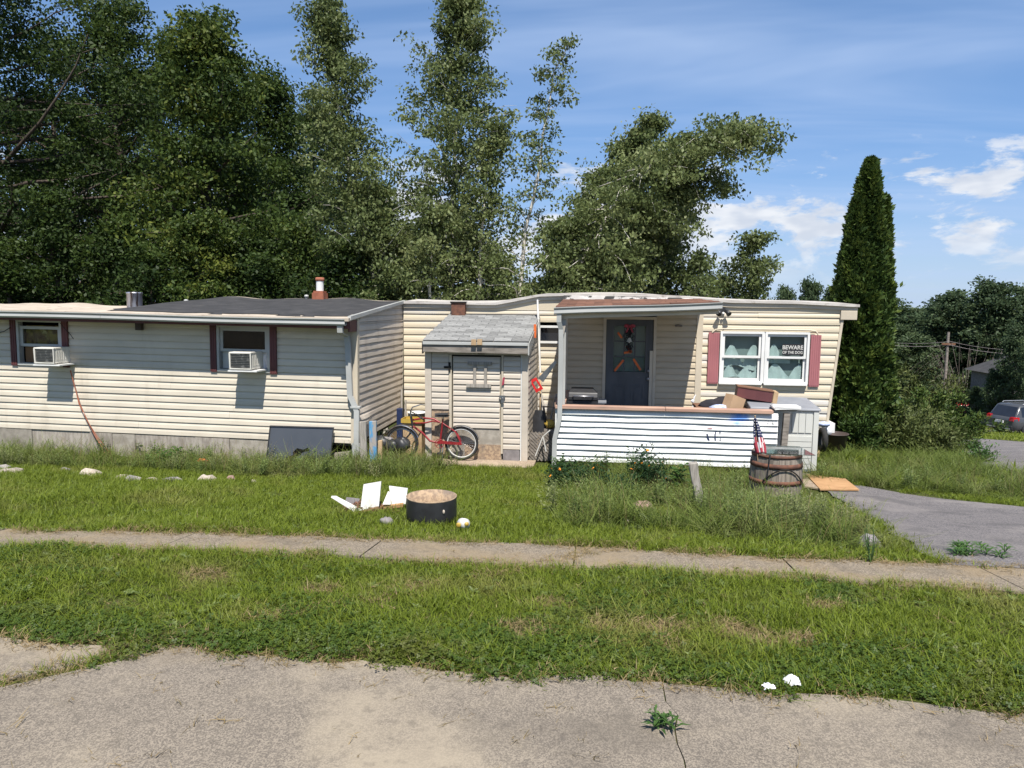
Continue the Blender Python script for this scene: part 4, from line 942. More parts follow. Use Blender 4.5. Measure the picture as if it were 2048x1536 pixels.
for xx in (rx0-.02, rx1+.001):
    m = MB(); m.slab([(xx, 11.93, shz(11.93)-.22), (xx, 11.93, shz(11.93)-.02), (xx, 14.1, shz(14.1)-.02), (xx, 14.1, shz(14.1)-.17)], (.02, 0, 0)); m.build('barge_board', 'dark' if xx < -2 else 'white_metal', shed)
m = MB(); m.box((rx0+.02, 14.07, shz(14.1)+.006), (rx1-.02, 14.13, shz(14.1)+.03)); m.build('tar_seam', 'black_roof', shed)
bx = at(954, 684, 11.9)
m = MB(); m.box((bx.x-.09, 11.86, bx.z-.05), (bx.x-.01, 11.90, bx.z+.045)); m.box((bx.x+.01, 11.86, bx.z-.045), (bx.x+.09, 11.90, bx.z+.05)); m.build('fascia_plaque', 'tan_wood', shed)
p = at(963, 707, YS-.04); m = MB(); m.box((p.x-.055, YS-.045, p.z-.015), (p.x+.055, YS-.03, p.z+.015)); m.build('name_plate', 'rot_wood', shed)

# ================================================================== PORCH
YP = 11.66
PX0, PX1 = at(1114, 860, YP).x, at(1554, 870, YP).x
porch = thing('porch', 'covered front porch with white sided half wall and worn wooden rail', 'porch', ((PX0+PX1)/2, YP, 0))
def paint_white():
    """white aluminium siding with a sprayed blue blotch and scuffs"""
    m, nt, b = new_mat('white_porch_siding')
    c = mixc(nt, mrange(nt, noise(nt, coords(nt, (1, 1, 3)), 1.5, 5), .35, .65), (.70, .71, .69), (.62, .63, .61))
    c = mixc(nt, mrange(nt, noise(nt, coords(nt, (.8, 1, 2.5)), 2.4, 7, .65), .56, .8), c, (.40, .39, .36))
    blot = at(1476, 835, YP) - org(porch)
    tc = nd(nt, 'ShaderNodeTexCoord'); mp = nd(nt, 'ShaderNodeMapping'); mp.inputs['Location'].default_value = (-blot.x, 0, -blot.z)
    nt.links.new(tc.outputs['Object'], mp.inputs[0])
    sc = nd(nt, 'ShaderNodeVectorMath', operation='MULTIPLY'); sc.inputs[1].default_value = (4.2, 0, 5.6); nt.links.new(mp.outputs[0], sc.inputs[0])
    ln = nd(nt, 'ShaderNodeVectorMath', operation='LENGTH'); nt.links.new(sc.outputs[0], ln.inputs[0])
    ad = nd(nt, 'ShaderNodeMath', operation='MULTIPLY_ADD'); nt.links.new(noise(nt, coords(nt), 9, 4), ad.inputs[0]); ad.inputs[1].default_value = 1.3; nt.links.new(ln.outputs['Value'], ad.inputs[2])
    c = mixc(nt, mrange(nt, ad.outputs[0], 1.6, .8, 0, .9), c, (.09, .27, .72))
    nt.links.new(c, b.inputs['Base Color']); b.inputs['Roughness'].default_value = .45
    return m
MAT['porch_white'] = paint_white()
zr0 = at(1300, 821, YP).z; zb0 = at(1300, 927, YP).z
siding(porch, 'porch_white', PX0, PX1, zb0, zr0, (zr0-zb0)/9, YP, prof=[(.002, 1.0), (.012, .85), (.034, .5), (.046, .05), (.043, 0), (-.012, 0), (-.012, 1)], wav=.006, seg=9)
siding(porch, 'porch_white', YP+.03, 13.6, zb0, zr0, (zr0-zb0)/9, PX0, '-x')
m = MB(); m.box((PX0-.03, YP-.04, zb0-.02), (PX0-.001, YP+.03, zr0)); m.build('corner_trim', 'white', porch)
for i, (a, b) in enumerate(((PX0-.03, 1.05), (1.055, at(1545, 815, YP).x))):
    m = MB(); dz = 0.0
    m.hexa([(a, YP-.09, zr0+.003), (b, YP-.09, zr0+.003), (b, YP+.07, zr0+.003), (a, YP+.07, zr0+.003), (a, YP-.09, zr0+.055), (b, YP-.09, zr0+.055), (b, YP+.07, zr0+.06), (a, YP+.07, zr0+.06)])
    bevel(m.build('rail_board', 'rail_wood', porch), .006)
m = MB(); m.box((PX0-.05, YP+.072, zr0+.01), (PX0+.12, 13.6, zr0+.075)); m.build('rail_board', 'rail_wood', porch)
for k in range(12):
    x = PX0+.02; y0 = YP+.1
for k in range(14):
    y0 = YP+.06+k*.142; m = MB(); m.box((PX0+.02, y0, .385), (2.95, y0+.136, .42)); m.build('deck_board', 'grey_wood', porch)
for xx in (PX0+.05, 1.0, 2.7):
    for yy in (YP+.12, 13.4):
        m = MB(); m.box((xx, yy, -.2), (xx+.09, yy+.09, .384)); m.build('footing_post', 'rot_wood', porch)
m = MB(); m.box((PX0+.03, YP+.02, .22), (2.9, YP+.06, .38)); m.build('deck_joist', 'rot_wood', porch)
# end post of the half wall and the dark gap
pa = at(1556, 830, YP); pb = at(1583, 925, YP)
m = MB(); m.hexa([(pa.x+.06, YP+.02, .0), (pa.x+.15, YP+.02, .0), (pa.x+.15, YP+.11, .0), (pa.x+.06, YP+.11, .0), (pa.x+.10, YP+.02, zr0), (pa.x+.19, YP+.02, zr0), (pa.x+.19, YP+.11, zr0), (pa.x+.10, YP+.11, zr0)]); m.build('end_post', 'rot_wood', porch)
# paint strokes left on the half wall
def stroke(pts, w, mat):
    m = MB(); P = [at(a, b, YP-.049) for a, b in pts]
    for i in range(len(P)-1):
        d_ = (P[i+1]-P[i]).normalized(); n_ = Vector((-d_.z, 0, d_.x))*w
        m.slab([P[i]-n_, P[i+1]-n_, P[i+1]+n_, P[i]+n_], (0, .002, 0))
    m.build('paint_mark', mat, porch)
stroke([(1414, 868), (1416, 876), (1418, 881)], .012, 'blue_plastic'); stroke([(1432, 862), (1430, 870), (1431, 881)], .009, 'blue_plastic'); stroke([(1440, 861), (1440.5, 868)], .006, 'blue_plastic'); stroke([(1440.5, 876), (1440.5, 882)], .006, 'blue_plastic')
stroke([(1415, 856), (1424, 856.5)], .006, 'pink'); stroke([(1532, 843), (1537, 842), (1536, 848)], .004, 'resin_lid'); stroke([(1545, 841), (1545, 847), (1549, 847)], .004, 'resin_lid')
# roof over the porch
YG = 11.56
gl, gr = at(1111, 616, YG), at(1441, 606, YG); bl, br = at(1114, 600, 14.05), at(1398, 600, 14.05)
def prz(fx, fy):
    a = gl.z+(gr.z-gl.z)*fx; b = bl.z+(br.z-bl.z)*fx; return a+(b-a)*fy
RX0, RX1 = gl.x, gr.x
def pr(fx, fy, dz=0): return (RX0+(RX1-RX0)*fx, YG+.02+(14.05-YG)*fy, prz(fx, fy)+dz)
m = MB(); m.hexa([pr(0, 0, -.09), pr(1, 0, -.09), pr(1, 1, -.09), pr(0, 1, -.09), pr(0, 0, -.012), pr(1, 0, -.012), pr(1, 1, -.012), pr(0, 1, -.012)]); proof = m.build('roof', 'trim_beige', porch)
tb = MB(); tb.box((-.148, 0, -.003), (.148, .26, .006)); tm = tb.mesh('shingle'); tm.materials.append(MAT['shingle_brown'])
ps = math.atan2(prz(.5, 1)-prz(.5, 0), 14.05-YG); NR = 13; px_s = math.atan2(gr.z-gl.z, RX1-RX0)
for r in range(NR):
    for k in range(10):
        xc = RX0+.15+k*.30-(r % 2)*.15; a, b = max(xc-.148, RX0-.01), min(xc+.148, RX1+.01)
        if b-a < .04: continue
        fy = r/NR; fx = ((a+b)/2-RX0)/(RX1-RX0)
        put(tm, 'shingle', proof, ((a+b)/2, YG+.01+fy*(14.05-YG), prz(fx, fy)+.002+random.uniform(0, .008)), (ps+math.radians(1.8), -px_s*(1-fy), random.uniform(-.01, .01)), ((b-a)/.296, 1, 1))
m = MB(); m.hexa([(RX0, 14.0, bl.z-.0), (RX1+.0, 14.0, br.z-.0), (RX1, 14.2, br.z+.0), (RX0, 14.2, bl.z+.0), (RX0, 14.03, bl.z+.09), (RX1-.15, 14.03, br.z+.035), (RX1-.15, 14.2, br.z+.035), (RX0, 14.2, bl.z+.09)]); m.build('tarred_flashing', 'tar', porch)
vs = []; gp = [(0, -.10), (.075, -.105), (.095, -.085), (.09, -.03), (.11, -.004), (.11, .008), (.098, .008), (.08, -.03), (.082, -.075), (.01, -.09), (.01, .0), (0, .0)]
n = len(gp); S = 10
for i in range(S+1):
    f = i/S; x = RX0-.02+(RX1+.02-RX0+.02)*f
    for o, z in gp: vs.append((x, YG+.018-o, gl.z+(gr.z-gl.z)*f+z+.006*math.sin(f*7)))
m = MB(); m.add(vs, [(i*n+k, i*n+(k+1) % n, (i+1)*n+(k+1) % n, (i+1)*n+k) for i in range(S) for k in range(n)]+[tuple(range(n)), tuple(range(S*n+n-1, S*n-1, -1))]); m.build('gutter', 'white_metal', porch)
m = MB(); m.hexa([(RX0+.02, YG+.03, gl.z-.17), (RX1-.02, YG+.03, gr.z-.17), (RX1-.02, YG+.11, gr.z-.17), (RX0+.02, YG+.11, gl.z-.17), (RX0+.02, YG+.03, gl.z-.092), (RX1-.02, YG+.03, gr.z-.092), (RX1-.02, YG+.11, gr.z-.092), (RX0+.02, YG+.11, gl.z-.092)]); m.build('beam', 'trim_beige', porch)
d0_ = at(1116, 640, YG-.02)
m = MB(); rect_tube(m, [(RX0+.06, YG-.03, gl.z-.1), (RX0+.06, YG-.02, gl.z-.22), (PX0+.045, YP-.08, gl.z-.34), (PX0+.05, YP-.08, 1.9), (PX0+.045, YP-.075, .9), (PX0-.03, YP-.07, .55), (PX0-.035, YP-.07, .02)], .075, .055); m.build('downspout', 'white_metal', porch)
m = MB(); m.box((PX0+.03, YP+.0, zr0+.06), (PX0+.12, YP+.068, gl.z-.172)); m.build('roof_post', 'white_metal', porch)
m = MB(); m.hexa([(PX0+.02, YP-.06, 2.2), (PX0+.09, YP-.06, 2.24), (PX0+.09, YP+.0, 2.24), (PX0+.02, YP+.0, 2.2), (PX0+.05, YP-.06, 2.36), (PX0+.12, YP-.06, 2.4), (PX0+.12, YP, 2.4), (PX0+.05, YP, 2.36)]); m.build('bracket', 'grey_wood', porch)

# security light under the roof end
p = at(1447, 627, YM-.12)
t = thing('security_light', 'black twin-head security light beside the porch roof', 'light', (p.x, YM-.03, p.z))
m = MB(); m.box((p.x-.04, YM-.07, p.z+.03), (p.x+.04, YM-.02, p.z+.11)); m.build('mount', 'black_plastic', t)
for s_ in (-1, 1):
    Rm = Matrix.Rotation(math.radians(55), 3, 'X') @ Matrix.Rotation(s_*.5, 3, 'Y')
    m = MB(); m.lathe((p.x+s_*.05, YM-.09, p.z+.05), [(0, .0), (.03, 0), (.035, -.03), (.052, -.11), (.048, -.112), (0, -.09)], 12, Matrix.Rotation(-math.radians(50), 3, 'X') @ Matrix.Rotation(-s_*.45, 3, 'Y')); m.build('lamp_head', 'black_plastic', t)
m = MB(); m.ball((p.x, YM-.1, p.z+.0), .028, 10, 7); m.build('sensor', 'white', t)

# ================================================================== things on the porch
def blob(name, mat, c, r, sc, seed, label, cat, jit=.18, base=None, n=14, mm=9, group=None):
    m = MB(); m.ball(c, r, n, mm, sc, jit, seed); o = m.solo(name, mat, (c[0], c[1], c[2]-r*sc[2]), label, cat, group); weld(o); return o
# grill
gx0, gx1 = at(1137, 800, 12.25).x, at(1196, 800, 12.25).x; gz = at(1165, 776, 12.2).z
t = thing('grill', 'black barbecue grill with rounded hood behind the porch rail', 'grill', ((gx0+gx1)/2, 12.3, .42))
m = MB(); prof = [(-.22, 0), (-.22, .06), (-.19, .13), (-.10, .185), (.05, .20), (.16, .17), (.22, .09), (.22, 0)]
m.add([(gx0+(.04 if z_ > .15 else 0), 12.3+y_, gz-.2+z_) for y_, z_ in prof]+[(gx1-(.08 if z_ > .15 else 0), 12.3+y_, gz-.2+z_) for y_, z_ in prof], [tuple(range(8)), tuple(range(15, 7, -1))]+[(i, i+8, (i+1) % 8+8, (i+1) % 8) for i in range(8)])
bevel(m.build('hood', 'black_plastic', t), .015)
m = MB(); m.box((gx0, 12.09, gz-.42), (gx1, 12.51, gz-.205)); m.build('fire_box', 'black_plastic', t)
m = MB(); m.tube([(gx0+.08, 12.07, gz-.13), (gx0+.1, 12.03, gz-.12), (gx1-.1, 12.03, gz-.12), (gx1-.08, 12.07, gz-.13)], .012, 8); m.build('handle', 'steel', t)
m = MB(); m.box((gx1+.004, 12.12, gz-.24), (gx1+.14, 12.5, gz-.215)); m.build('side_shelf', 'resin_lid', t)
for a in (gx0+.03, gx1-.06):
    for b in (12.13, 12.44): m = MB(); m.box((a, b, .421), (a+.03, b+.03, gz-.421)); m.build('leg', 'black_plastic', t)
# heap of bags and clothes
yb = 12.35
for i, (px, py, r, mat, lb, nm, ct) in enumerate(((1425, 808, .17, 'cloth_black', 'black cloth bag at the left of the heap on the porch', 'bag', 'bag'), (1452, 805, .20, 'cloth_black', 'larger dark bag in the middle of the heap on the porch', 'bag', 'bag'), (1441, 814, .13, 'cloth_blue', 'pale blue patterned cloth on the porch heap', 'cloth', 'cloth'))):
    p = at(px, py, yb-(.25 if i == 2 else 0)); blob(nm, mat, (p.x, p.y, p.z-.02), r, (1.25, 1, .55) if i != 2 else (1.4, .8, .45), i+4, lb, ct)
t0 = at(1405, 820, 12.2); t1 = at(1500, 820, 12.2)
t = thing('old_table', 'low wooden table under the heap behind the porch rail', 'table', ((t0.x+t1.x)/2, 12.4, .42))
m = MB(); m.box((t0.x-.1, 12.05, 1.0), (t1.x-.05, 12.75, 1.04)); m.build('tabletop', 'brown_wood', t)
for a in (t0.x-.06, t1.x-.14):
    for b in (12.1, 12.65): m = MB(); m.box((a, b, .421), (a+.06, b+.06, .999)); m.build('leg', 'brown_wood', t)
# storage box at the end of the porch
b0, b1 = at(1583, 830, 11.9), at(1637, 830, 11.9)
QX0, QX1, QY0, QY1 = at(1500, 812, 12.0).x, b1.x, 11.9, 12.62; QZ1 = at(1610, 822, 11.9).z
t = thing('storage_box', 'light grey resin storage box with darker lid at the porch end', 'storage box', ((QX0+QX1)/2, 12.25, .06))
m = MB(); m.box((QX0, QY0, .08), (QX1, QY1, QZ1)); bevel(m.build('body', 'resin', t), .012)
m = MB(); m.hexa([(QX0-.02, QY0-.04, QZ1+.003), (QX1+.03, QY0-.04, QZ1+.003), (QX1+.03, QY1+.03, QZ1+.003), (QX0-.02, QY1+.03, QZ1+.003), (QX0-.02, QY0-.03, QZ1+.05), (QX1+.03, QY0-.03, QZ1+.04), (QX1+.0, QY1, QZ1+.13), (QX0, QY1, QZ1+.15)]); bevel(m.build('lid', 'resin_lid', t), .012)
m = MB(); m.box((QX1-.075, QY0-.022, .10), (QX1+.006, QY0-.001, QZ1)); bevel(m.build('corner_post', 'resin', t), .006)
zc = QZ1-.38
for k in range(3):
    xa = b0.x+.01+k*(QX1-.085-b0.x-.01)/3; m = MB(); m.box((xa, QY0-.014, zc+.03), (xa+(QX1-.085-b0.x-.01)/3-.008, QY0-.001, QZ1-.04)); m.build('panel', 'resin', t)
for k in range(6):
    za = .12+k*(zc-.14)/6; m = MB(); m.box((b0.x-.05, QY0-.014, za), (QX1-.083, QY0-.001, za+(zc-.14)/6-.010)); m.build('panel', 'resin', t)
m = MB(); m.box((QX1+.001, QY0+.05, .3), (QX1+.02, QY0+.09, QZ1-.1)); m.build('latch_rail', 'resin', t)
for a in (QX0+.05, QX1-.25): m = MB(); m.box((a, QY0+.02, -.1), (a+.2, QY1-.02, .079)); m.build('block_foot', 'rot_wood', t)
# red-brown drawer case and carton resting on lid and table
p = at(1480, 796, 12.3); q = at(1542, 796, 12.1)
t = thing('wooden_case', 'red-brown wooden case lying tilted on the porch heap', 'case', ((p.x+q.x)/2, 12.3, QZ1+.05))
Rt = Matrix.Translation(((p.x+q.x)/2, 12.32, q.z+.045)) @ Matrix.Rotation(math.radians(-4), 4, 'Z') @ Matrix.Rotation(math.radians(7), 4, 'Y')
L2 = (q.x-p.x)/2+.06
m = MB()
m.box((-L2, -.16, -.09), (L2, -.145, .08), Rt); m.box((-L2, .145, -.09), (L2, .16, .08), Rt); m.box((-L2, -.1445, -.09), (-L2+.015, .1445, .08), Rt); m.box((-L2+.016, -.1445, -.09), (L2-.03, .1445, -.075), Rt); m.build('case_sides', 'maroon', t)
m = MB(); m.box((L2-.014, -.16, -.10), (L2+.07, .16, .085), Rt); m.build('end_panel', 'tan_wood', t)
m = MB(); m.box((-L2-.01, -.17, .081), (L2+.0, .17, .095), Rt); m.build('top_board', 'brown_wood', t)
p = at(1467, 803, 12.1); m = MB(); Rt = Matrix.Translation((p.x, 12.12, p.z-.05)) @ Matrix.Rotation(.5, 4, 'Z') @ Matrix.Rotation(.35, 4, 'Y')
m.box((-.13, -.1, -.13), (.13, .1, .14), Rt); m.solo('carton', 'cardboard', (p.x, 12.12, p.z-.19), 'tan cardboard carton leaning beside the wooden case on the porch', 'box')
p = at(1573, 815, 11.8); m = MB(); m.box((p.x-.2, 11.66, p.z-.02), (p.x+.19, 11.93, p.z+.035)); m.slab([(p.x-.24, 11.7, p.z+.0), (p.x-.2, 11.66, p.z-.02), (p.x-.2, 11.9, p.z-.02), (p.x-.24, 11.88, p.z)], (0, 0, .04)); o = m.solo('foam_lid', 'white', (p.x, 11.8, p.z-.02), 'off-white foam lid lying on the end of the porch rail', 'lid'); bevel(o, .012)
# pale wind ornament against the entry corner
p = at(1386, 800, 13.5); m = MB(); m.tube([(p.x-.01, 13.5, p.z-.38), (p.x+.0, 13.5, p.z-.1), (p.x+.02, 13.5, p.z+.05), (p.x+.05, 13.5, p.z+.1)], [.012, .012, .014, .006], 6); m.ball((p.x-.01, 13.5, p.z-.02), .03, 8, 6); m.solo('garden_stake', 'paper', (p.x, 13.5, .42), 'slim white stake standing by the entry wall corner', 'stake')

# ================================================================== things along the walls
# dark broken panel leaning on the left wing
a, b = at(537, 852, 11.28), at(658, 918, 11.1)
t = thing('flat_panel', 'broken dark grey flat panel leaning on the left wing wall', 'panel', ((a.x+b.x)/2, 11.15, 0))
zb, zt = -.02, a.z; x0, x1 = a.x, b.x
def lean(x, z, o=0): f = (z-zb)/(zt-zb); return (x, 11.12+.22*f-o, z)
hole = [(.40, .40), (.46, .50), (.56, .47), (.63, .52), (.66, .46), (.55, .40), (.52, .33), (.45, .28), (.30, .18), (.26, .20), (.33, .30), (.41, .34)]
def hp(u, v, o=0): return lean(x0+(x1-x0)*u, zb+(zt-zb)*v, o)
m = MB(); bm = bmesh.new()
outer = [bm.verts.new(hp(u, v)) for u, v in ((0, 0), (.25, 0), (.5, 0), (.75, 0), (1, 0), (1, .5), (1, 1), (.5, 1), (0, 1), (0, .5))]
inner = [bm.verts.new(hp(u, v)) for u, v in hole]
es = [bm.edges.new((l[i], l[(i+1) % len(l)])) for l in (outer, inner) for i in range(len(l))]
bmesh.ops.triangle_fill(bm, use_beauty=True, use_dissolve=False, edges=es)
r = bmesh.ops.extrude_face_region(bm, geom=bm.faces[:]); bmesh.ops.translate(bm, vec=(0, .018, 0), verts=[v for v in r['geom'] if isinstance(v, bmesh.types.BMVert)])
bmesh.ops.recalc_face_normals(bm, faces=bm.faces)
m.v = [tuple(v.co) for v in bm.verts]; bm.verts.index_update(); m.f = [tuple(v.index for v in f.verts) for f in bm.faces]; bm.free()
m.build('sheet', 'car_grey', t)
for q in (((0, 0), (.012, 1)), ((.988, 0), (1, 1))):
    m = MB(); P = [hp(q[0][0], q[0][1], .018), hp(q[1][0], q[0][1], .018), hp(q[1][0], q[1][1], .018), hp(q[0][0], q[1][1], .018)]; m.slab(P, (0, .017, 0)); m.build('rim', 'black_plastic', t)
m = MB(); m.slab([hp(.0125, .975, .018), hp(.9875, .975, .018), hp(.9875, 1, .018), hp(.0125, 1, .018)], (0, .017, 0)); m.build('rim', 'black_plastic', t)
# upright boards by the corner
def post(px0, px1, pt, pb, y, mat, name, label, cat, d=.05, lean_=0.0, base=None):
    p, q = at(px0, pt, y), at(px1, pt, y); zb = base if base is not None else -.1; w = q.x-p.x
    xb = at((px0+px1)/2+lean_, pb, y).x; xt = (p.x+q.x)/2
    m = MB(); m.hexa([(xb-w/2, y, zb), (xb+w/2, y, zb), (xb+w/2, y+d, zb), (xb-w/2, y+d, zb), (xt-w/2, y+.02, p.z-.015), (xt+w/2, y+.02, p.z), (xt+w/2, y+d+.02, p.z), (xt-w/2, y+d+.02, p.z-.01)])
    return m.solo(name, mat, (xb, y, zb), label, cat)
bevel(post(717, 730, 843, 915, 11.22, 'grey_wood', 'board', 'bare grey upright board beside the left downspout', 'board', lean_=4), .005)
bevel(post(737, 751, 842, 915, 11.28, 'blue_paint', 'board', 'grey upright board with peeling blue paint by the wing corner', 'board', lean_=2), .005)
bevel(post(755, 763, 881, 915, 11.34, 'tan_wood', 'board', 'short split tan board right of the blue painted one', 'board'), .004)
p = at(782, 885, 11.75)
t = thing('scrap_bag', 'torn black and grey plastic bag beside the bicycle wheel', 'bag', (p.x, 11.8, -.02))
for i in range(5):
    m = MB(); m.ball((p.x-.18+i*.09, 11.8+.06*(i % 2), p.z-.02-.03*i % .1), .14, 12, 8, (1, .7, .8), .25, 20+i); weld(m.build('fold', 'black_plastic' if i % 2 == 0 else 'stone_grey', t))
def simple_tub(name, mat, c, r0, r1, hh, label, cat, n=20, wall=.012):
    m = MB(); m.lathe(c, [(0, .0), (r0, 0), (r1, hh), (r1+.015, hh), (r1+.015, hh+.015), (r1-wall, hh+.015), (r0-wall, .02), (0, .02)], n); return m.solo(name, mat, c, label, cat)
p = at(834, 838, 13.3); simple_tub('bucket', 'white', (p.x, 13.3, 0), .15, .17, p.z+.12, 'white plastic bucket half hidden by the shed corner', 'bucket')
p = at(800, 828, 13.2); m = MB(); m.box((p.x-.055, 13.15, -.05), (p.x+.055, 13.25, p.z+.11)); o = m.solo('crate', 'blue_plastic', (p.x, 13.2, -.05), 'narrow navy plastic container against the end wall', 'container'); bevel(o, .012)
p = at(828, 839, 12.6); m = MB(); x_, z_ = p.x, p.z
m.box((x_-.2, 12.45, z_-.045), (x_+.2, 12.75, z_-.03)); m.box((x_-.2, 12.45, z_-.0295), (x_+.2, 12.465, z_+.03)); m.box((x_-.2, 12.735, z_-.0295), (x_+.2, 12.75, z_+.03)); m.box((x_-.2, 12.4655, z_-.0295), (x_-.185, 12.7345, z_+.03)); m.box((x_+.185, 12.4655, z_-.0295), (x_+.2, 12.7345, z_+.03))
m.solo('tray', 'yellow', (x_, 12.6, z_-.045), 'yellow tray behind the bicycle handlebars', 'tray')
m = MB(); m.box((x_-.17, 12.48, -.05), (x_+.17, 12.72, z_-.047)); m.solo('crate', 'tan_wood', (x_, 12.6, -.05), 'tan wooden crate under the yellow tray', 'crate')
for i, (px, pt, lb) in enumerate(((803, 778, 'tall thin wooden stake in the corner behind the bicycle'), (811, 800, 'shorter wooden stake in the corner behind the bicycle'))):
    q = at(px, pt, 13.7); m = MB(); m.tube([(q.x+.04, 13.55, -.1), (q.x, 13.7, q.z)], [.028, .02], 6); m.solo('stake', 'grey_wood', (q.x+.04, 13.55, -.1), lb, 'stake')

# ------------------------------------------------------------------ bicycle
YB = 11.98
bs = at(903, 882, YB); bf = at(812, 889, YB)
def bicycle():
    RW = .293; zc = .055+RW
    rc = Vector((at(923, 884, YB).x, YB, zc)); fc = Vector((at(805, 884, YB).x, YB-.03, zc-.02))
    t = thing('bicycle', 'red cruiser bicycle with pale rims parked against the shed', 'bicycle', ((rc.x+fc.x)/2, YB, .05))
    for c in (rc, fc):
        m = MB(); m.ring(c, RW-.022, .022, 'y', 40, 8); wh = m.build('wheel', 'black_rubber', t)
        m = MB(); m.ring(c, RW-.05, .013, 'y', 40, 6); m.build('rim', 'panel_white' if c is rc else 'chrome', wh)
        m = MB()
        for k in range(28):
            a = 2*math.pi*k/28; m.tube([c+Vector((0, .02*(-1)**k, 0)), c+Vector(((RW-.055)*math.cos(a), 0, (RW-.055)*math.sin(a)))], .0018, 4, False)
        m.build('spokes', 'steel', wh)
        m = MB(); m.tube([c+Vector((0, -.05, 0)), c+Vector((0, .05, 0))], .022, 10); m.build('hub', 'steel', wh)
        m = MB(); a0, a1 = (.25, 2.5) if c is rc else (.35, 2.6)
        vs = []; n = 20
        for i in range(n+1):
            a = a0+(a1-a0)*i/n
            for j, (dy, dr) in enumerate(((-.035, .008), (-.02, .022), (0, .027), (.02, .022), (.035, .008))): vs.append(c+Vector(((RW+dr)*math.cos(a), dy, (RW+dr)*math.sin(a))))
        m.add(vs, [(i*5+j, (i+1)*5+j, (i+1)*5+j+1, i*5+j+1) for i in range(n) for j in range(4)], True); m.build('fender', 'chrome', t)
    bb = Vector((at(880, 886, YB).x, YB, zc-.01)); st = Vector((at(886, 838, YB).x, YB, at(886, 838, YB).z)); hd = Vector((at(822, 838, YB).x, YB, at(822, 838, YB).z)); hb = hd+Vector((.03, 0, -.12))
    def pp(px, py): q = at(px, py, YB); return Vector((q.x, YB, q.z))
    m = MB()
    m.tube([bb, st], .016, 8); m.tube([hb, pp(845, 866), pp(860, 882), bb], .018, 8)
    m.tube([hd+Vector((.01, 0, -.02)), pp(848, 836), pp(868, 838), pp(880, 845)], .016, 8); m.tube([hb+Vector((0, 0, .05)), pp(850, 846), pp(866, 842), pp(880, 845)], .013, 8)
    m.tube([pp(883, 845), pp(898, 856), rc+Vector((-.1, .03, .2)), rc+Vector((0, .04, 0))], .012, 8); m.tube([bb, rc+Vector((0, .04, 0))], .013, 8); m.tube([bb, rc+Vector((0, -.04, 0))], .013, 8); m.tube([pp(883, 845), rc+Vector((-.1, -.03, .2)), rc+Vector((0, -.04, 0))], .012, 8)
    m.build('frame', 'red_paint', t)
    m = MB(); m.tube([hb+Vector((0, 0, -.02)), hd+Vector((0, 0, .05))], .021, 10); m.build('head_tube', 'black_plastic', t)
    m = MB()
    for s_ in (-1, 1): m.tube([hb+Vector((0, s_*.03, 0)), hb+Vector((-.05, s_*.045, -.14)), fc+Vector((0, s_*.05, 0))], .011, 8)
    m.build('fork', 'black_plastic', t)
    hz_ = at(826, 823, YB).z; hx = hd.x
    m = MB(); m.tube([hd, Vector((hx-.01, YB, hz_))], .012, 8)
    m.tube([pp(852, 818)+Vector((.0, .26, .02)), pp(836, 812)+Vector((0, .2, 0)), pp(822, 816)+Vector((0, .1, 0)), Vector((hx-.01, YB, hz_)), pp(832, 824)+Vector((0, -.12, 0)), pp(850, 832)+Vector((0, -.27, 0))], .011, 8); m.build('handlebar', 'chrome', t)
    m = MB(); m.tube([pp(846, 813)+Vector((0, .25, .02)), pp(858, 817)+Vector((0, .27, .02))], .018, 8); m.build('grip', 'black_rubber', t)
    m = MB(); m.tube([pp(838, 826)+Vector((0, -.2, .01)), pp(855, 834)+Vector((0, -.27, 0))], .018, 8); m.build('grip', 'black_rubber', t)
    sp = pp(886, 827)
    m = MB(); vs = []
    for i in range(9):
        f = i/8; x = sp.x-.14+.24*f; w = .02+.085*max(0, (f-.15))**.8 if f < .9 else .075; zt = sp.z+.02*f
        for j in range(7): a = j/6; vs.append((x, YB+w*(a*2-1), zt+.03*(1-(a*2-1)**2)-.03))
    m.add(vs, [(i*7+j, (i+1)*7+j, (i+1)*7+j+1, i*7+j+1) for i in range(8) for j in range(6)], True)
    m.add([(v[0], v[1], v[2]-.035) for v in vs], [(i*7+j, i*7+j+1, (i+1)*7+j+1, (i+1)*7+j) for i in range(8) for j in range(6)]); m.box((sp.x-.03, YB-.05, sp.z-.055), (sp.x+.09, YB+.05, sp.z-.03))
    m.build('saddle', 'black_plastic', t)
    m = MB(); m.tube([st+Vector((.0, 0, -.02)), sp+Vector((.01, 0, -.03))], .013, 8); m.build('seat_post', 'chrome', t)
    m = MB(); m.ring(bb+Vector((0, -.045, 0)), .075, .006, 'y', 24, 6)
    for k in range(5): a = k*1.2566; m.tube([bb+Vector((0, -.045, 0)), bb+Vector((.075*math.cos(a), -.045, .075*math.sin(a)))], .006, 5)
    m.build('chainring', 'red_paint', t)
    m = MB(); m.tube([bb+Vector((0, -.06, 0)), bb+Vector((.03, -.065, -.15))], .009, 6); m.tube([bb+Vector((0, .06, 0)), bb+Vector((-.03, .065, .15))], .009, 6); m.build('crank', 'chrome', t)
    m = MB(); m.box(bb+Vector((-.02, -.15, -.165)), bb+Vector((.07, -.07, -.14))); m.build('pedal', 'black_rubber', t)
    m = MB(); m.slab([bb+Vector((-.06, -.055, .0)), bb+Vector((-.02, -.055, .055)), bb+Vector((.05, -.055, .05)), rc+Vector((0, -.055, .022)), rc+Vector((.025, -.055, 0)), rc+Vector((0, -.055, -.022)), bb+Vector((.05, -.055, .0))], (0, .01, 0)) ; m.build('chain_guard', 'red_paint', t)
    m = MB(); m.tube([bb+Vector((.06, -.03, -.02)), bb+Vector((.055, -.1, -.29))], .008, 6); m.build('kickstand', 'chrome', t)
bicycle()

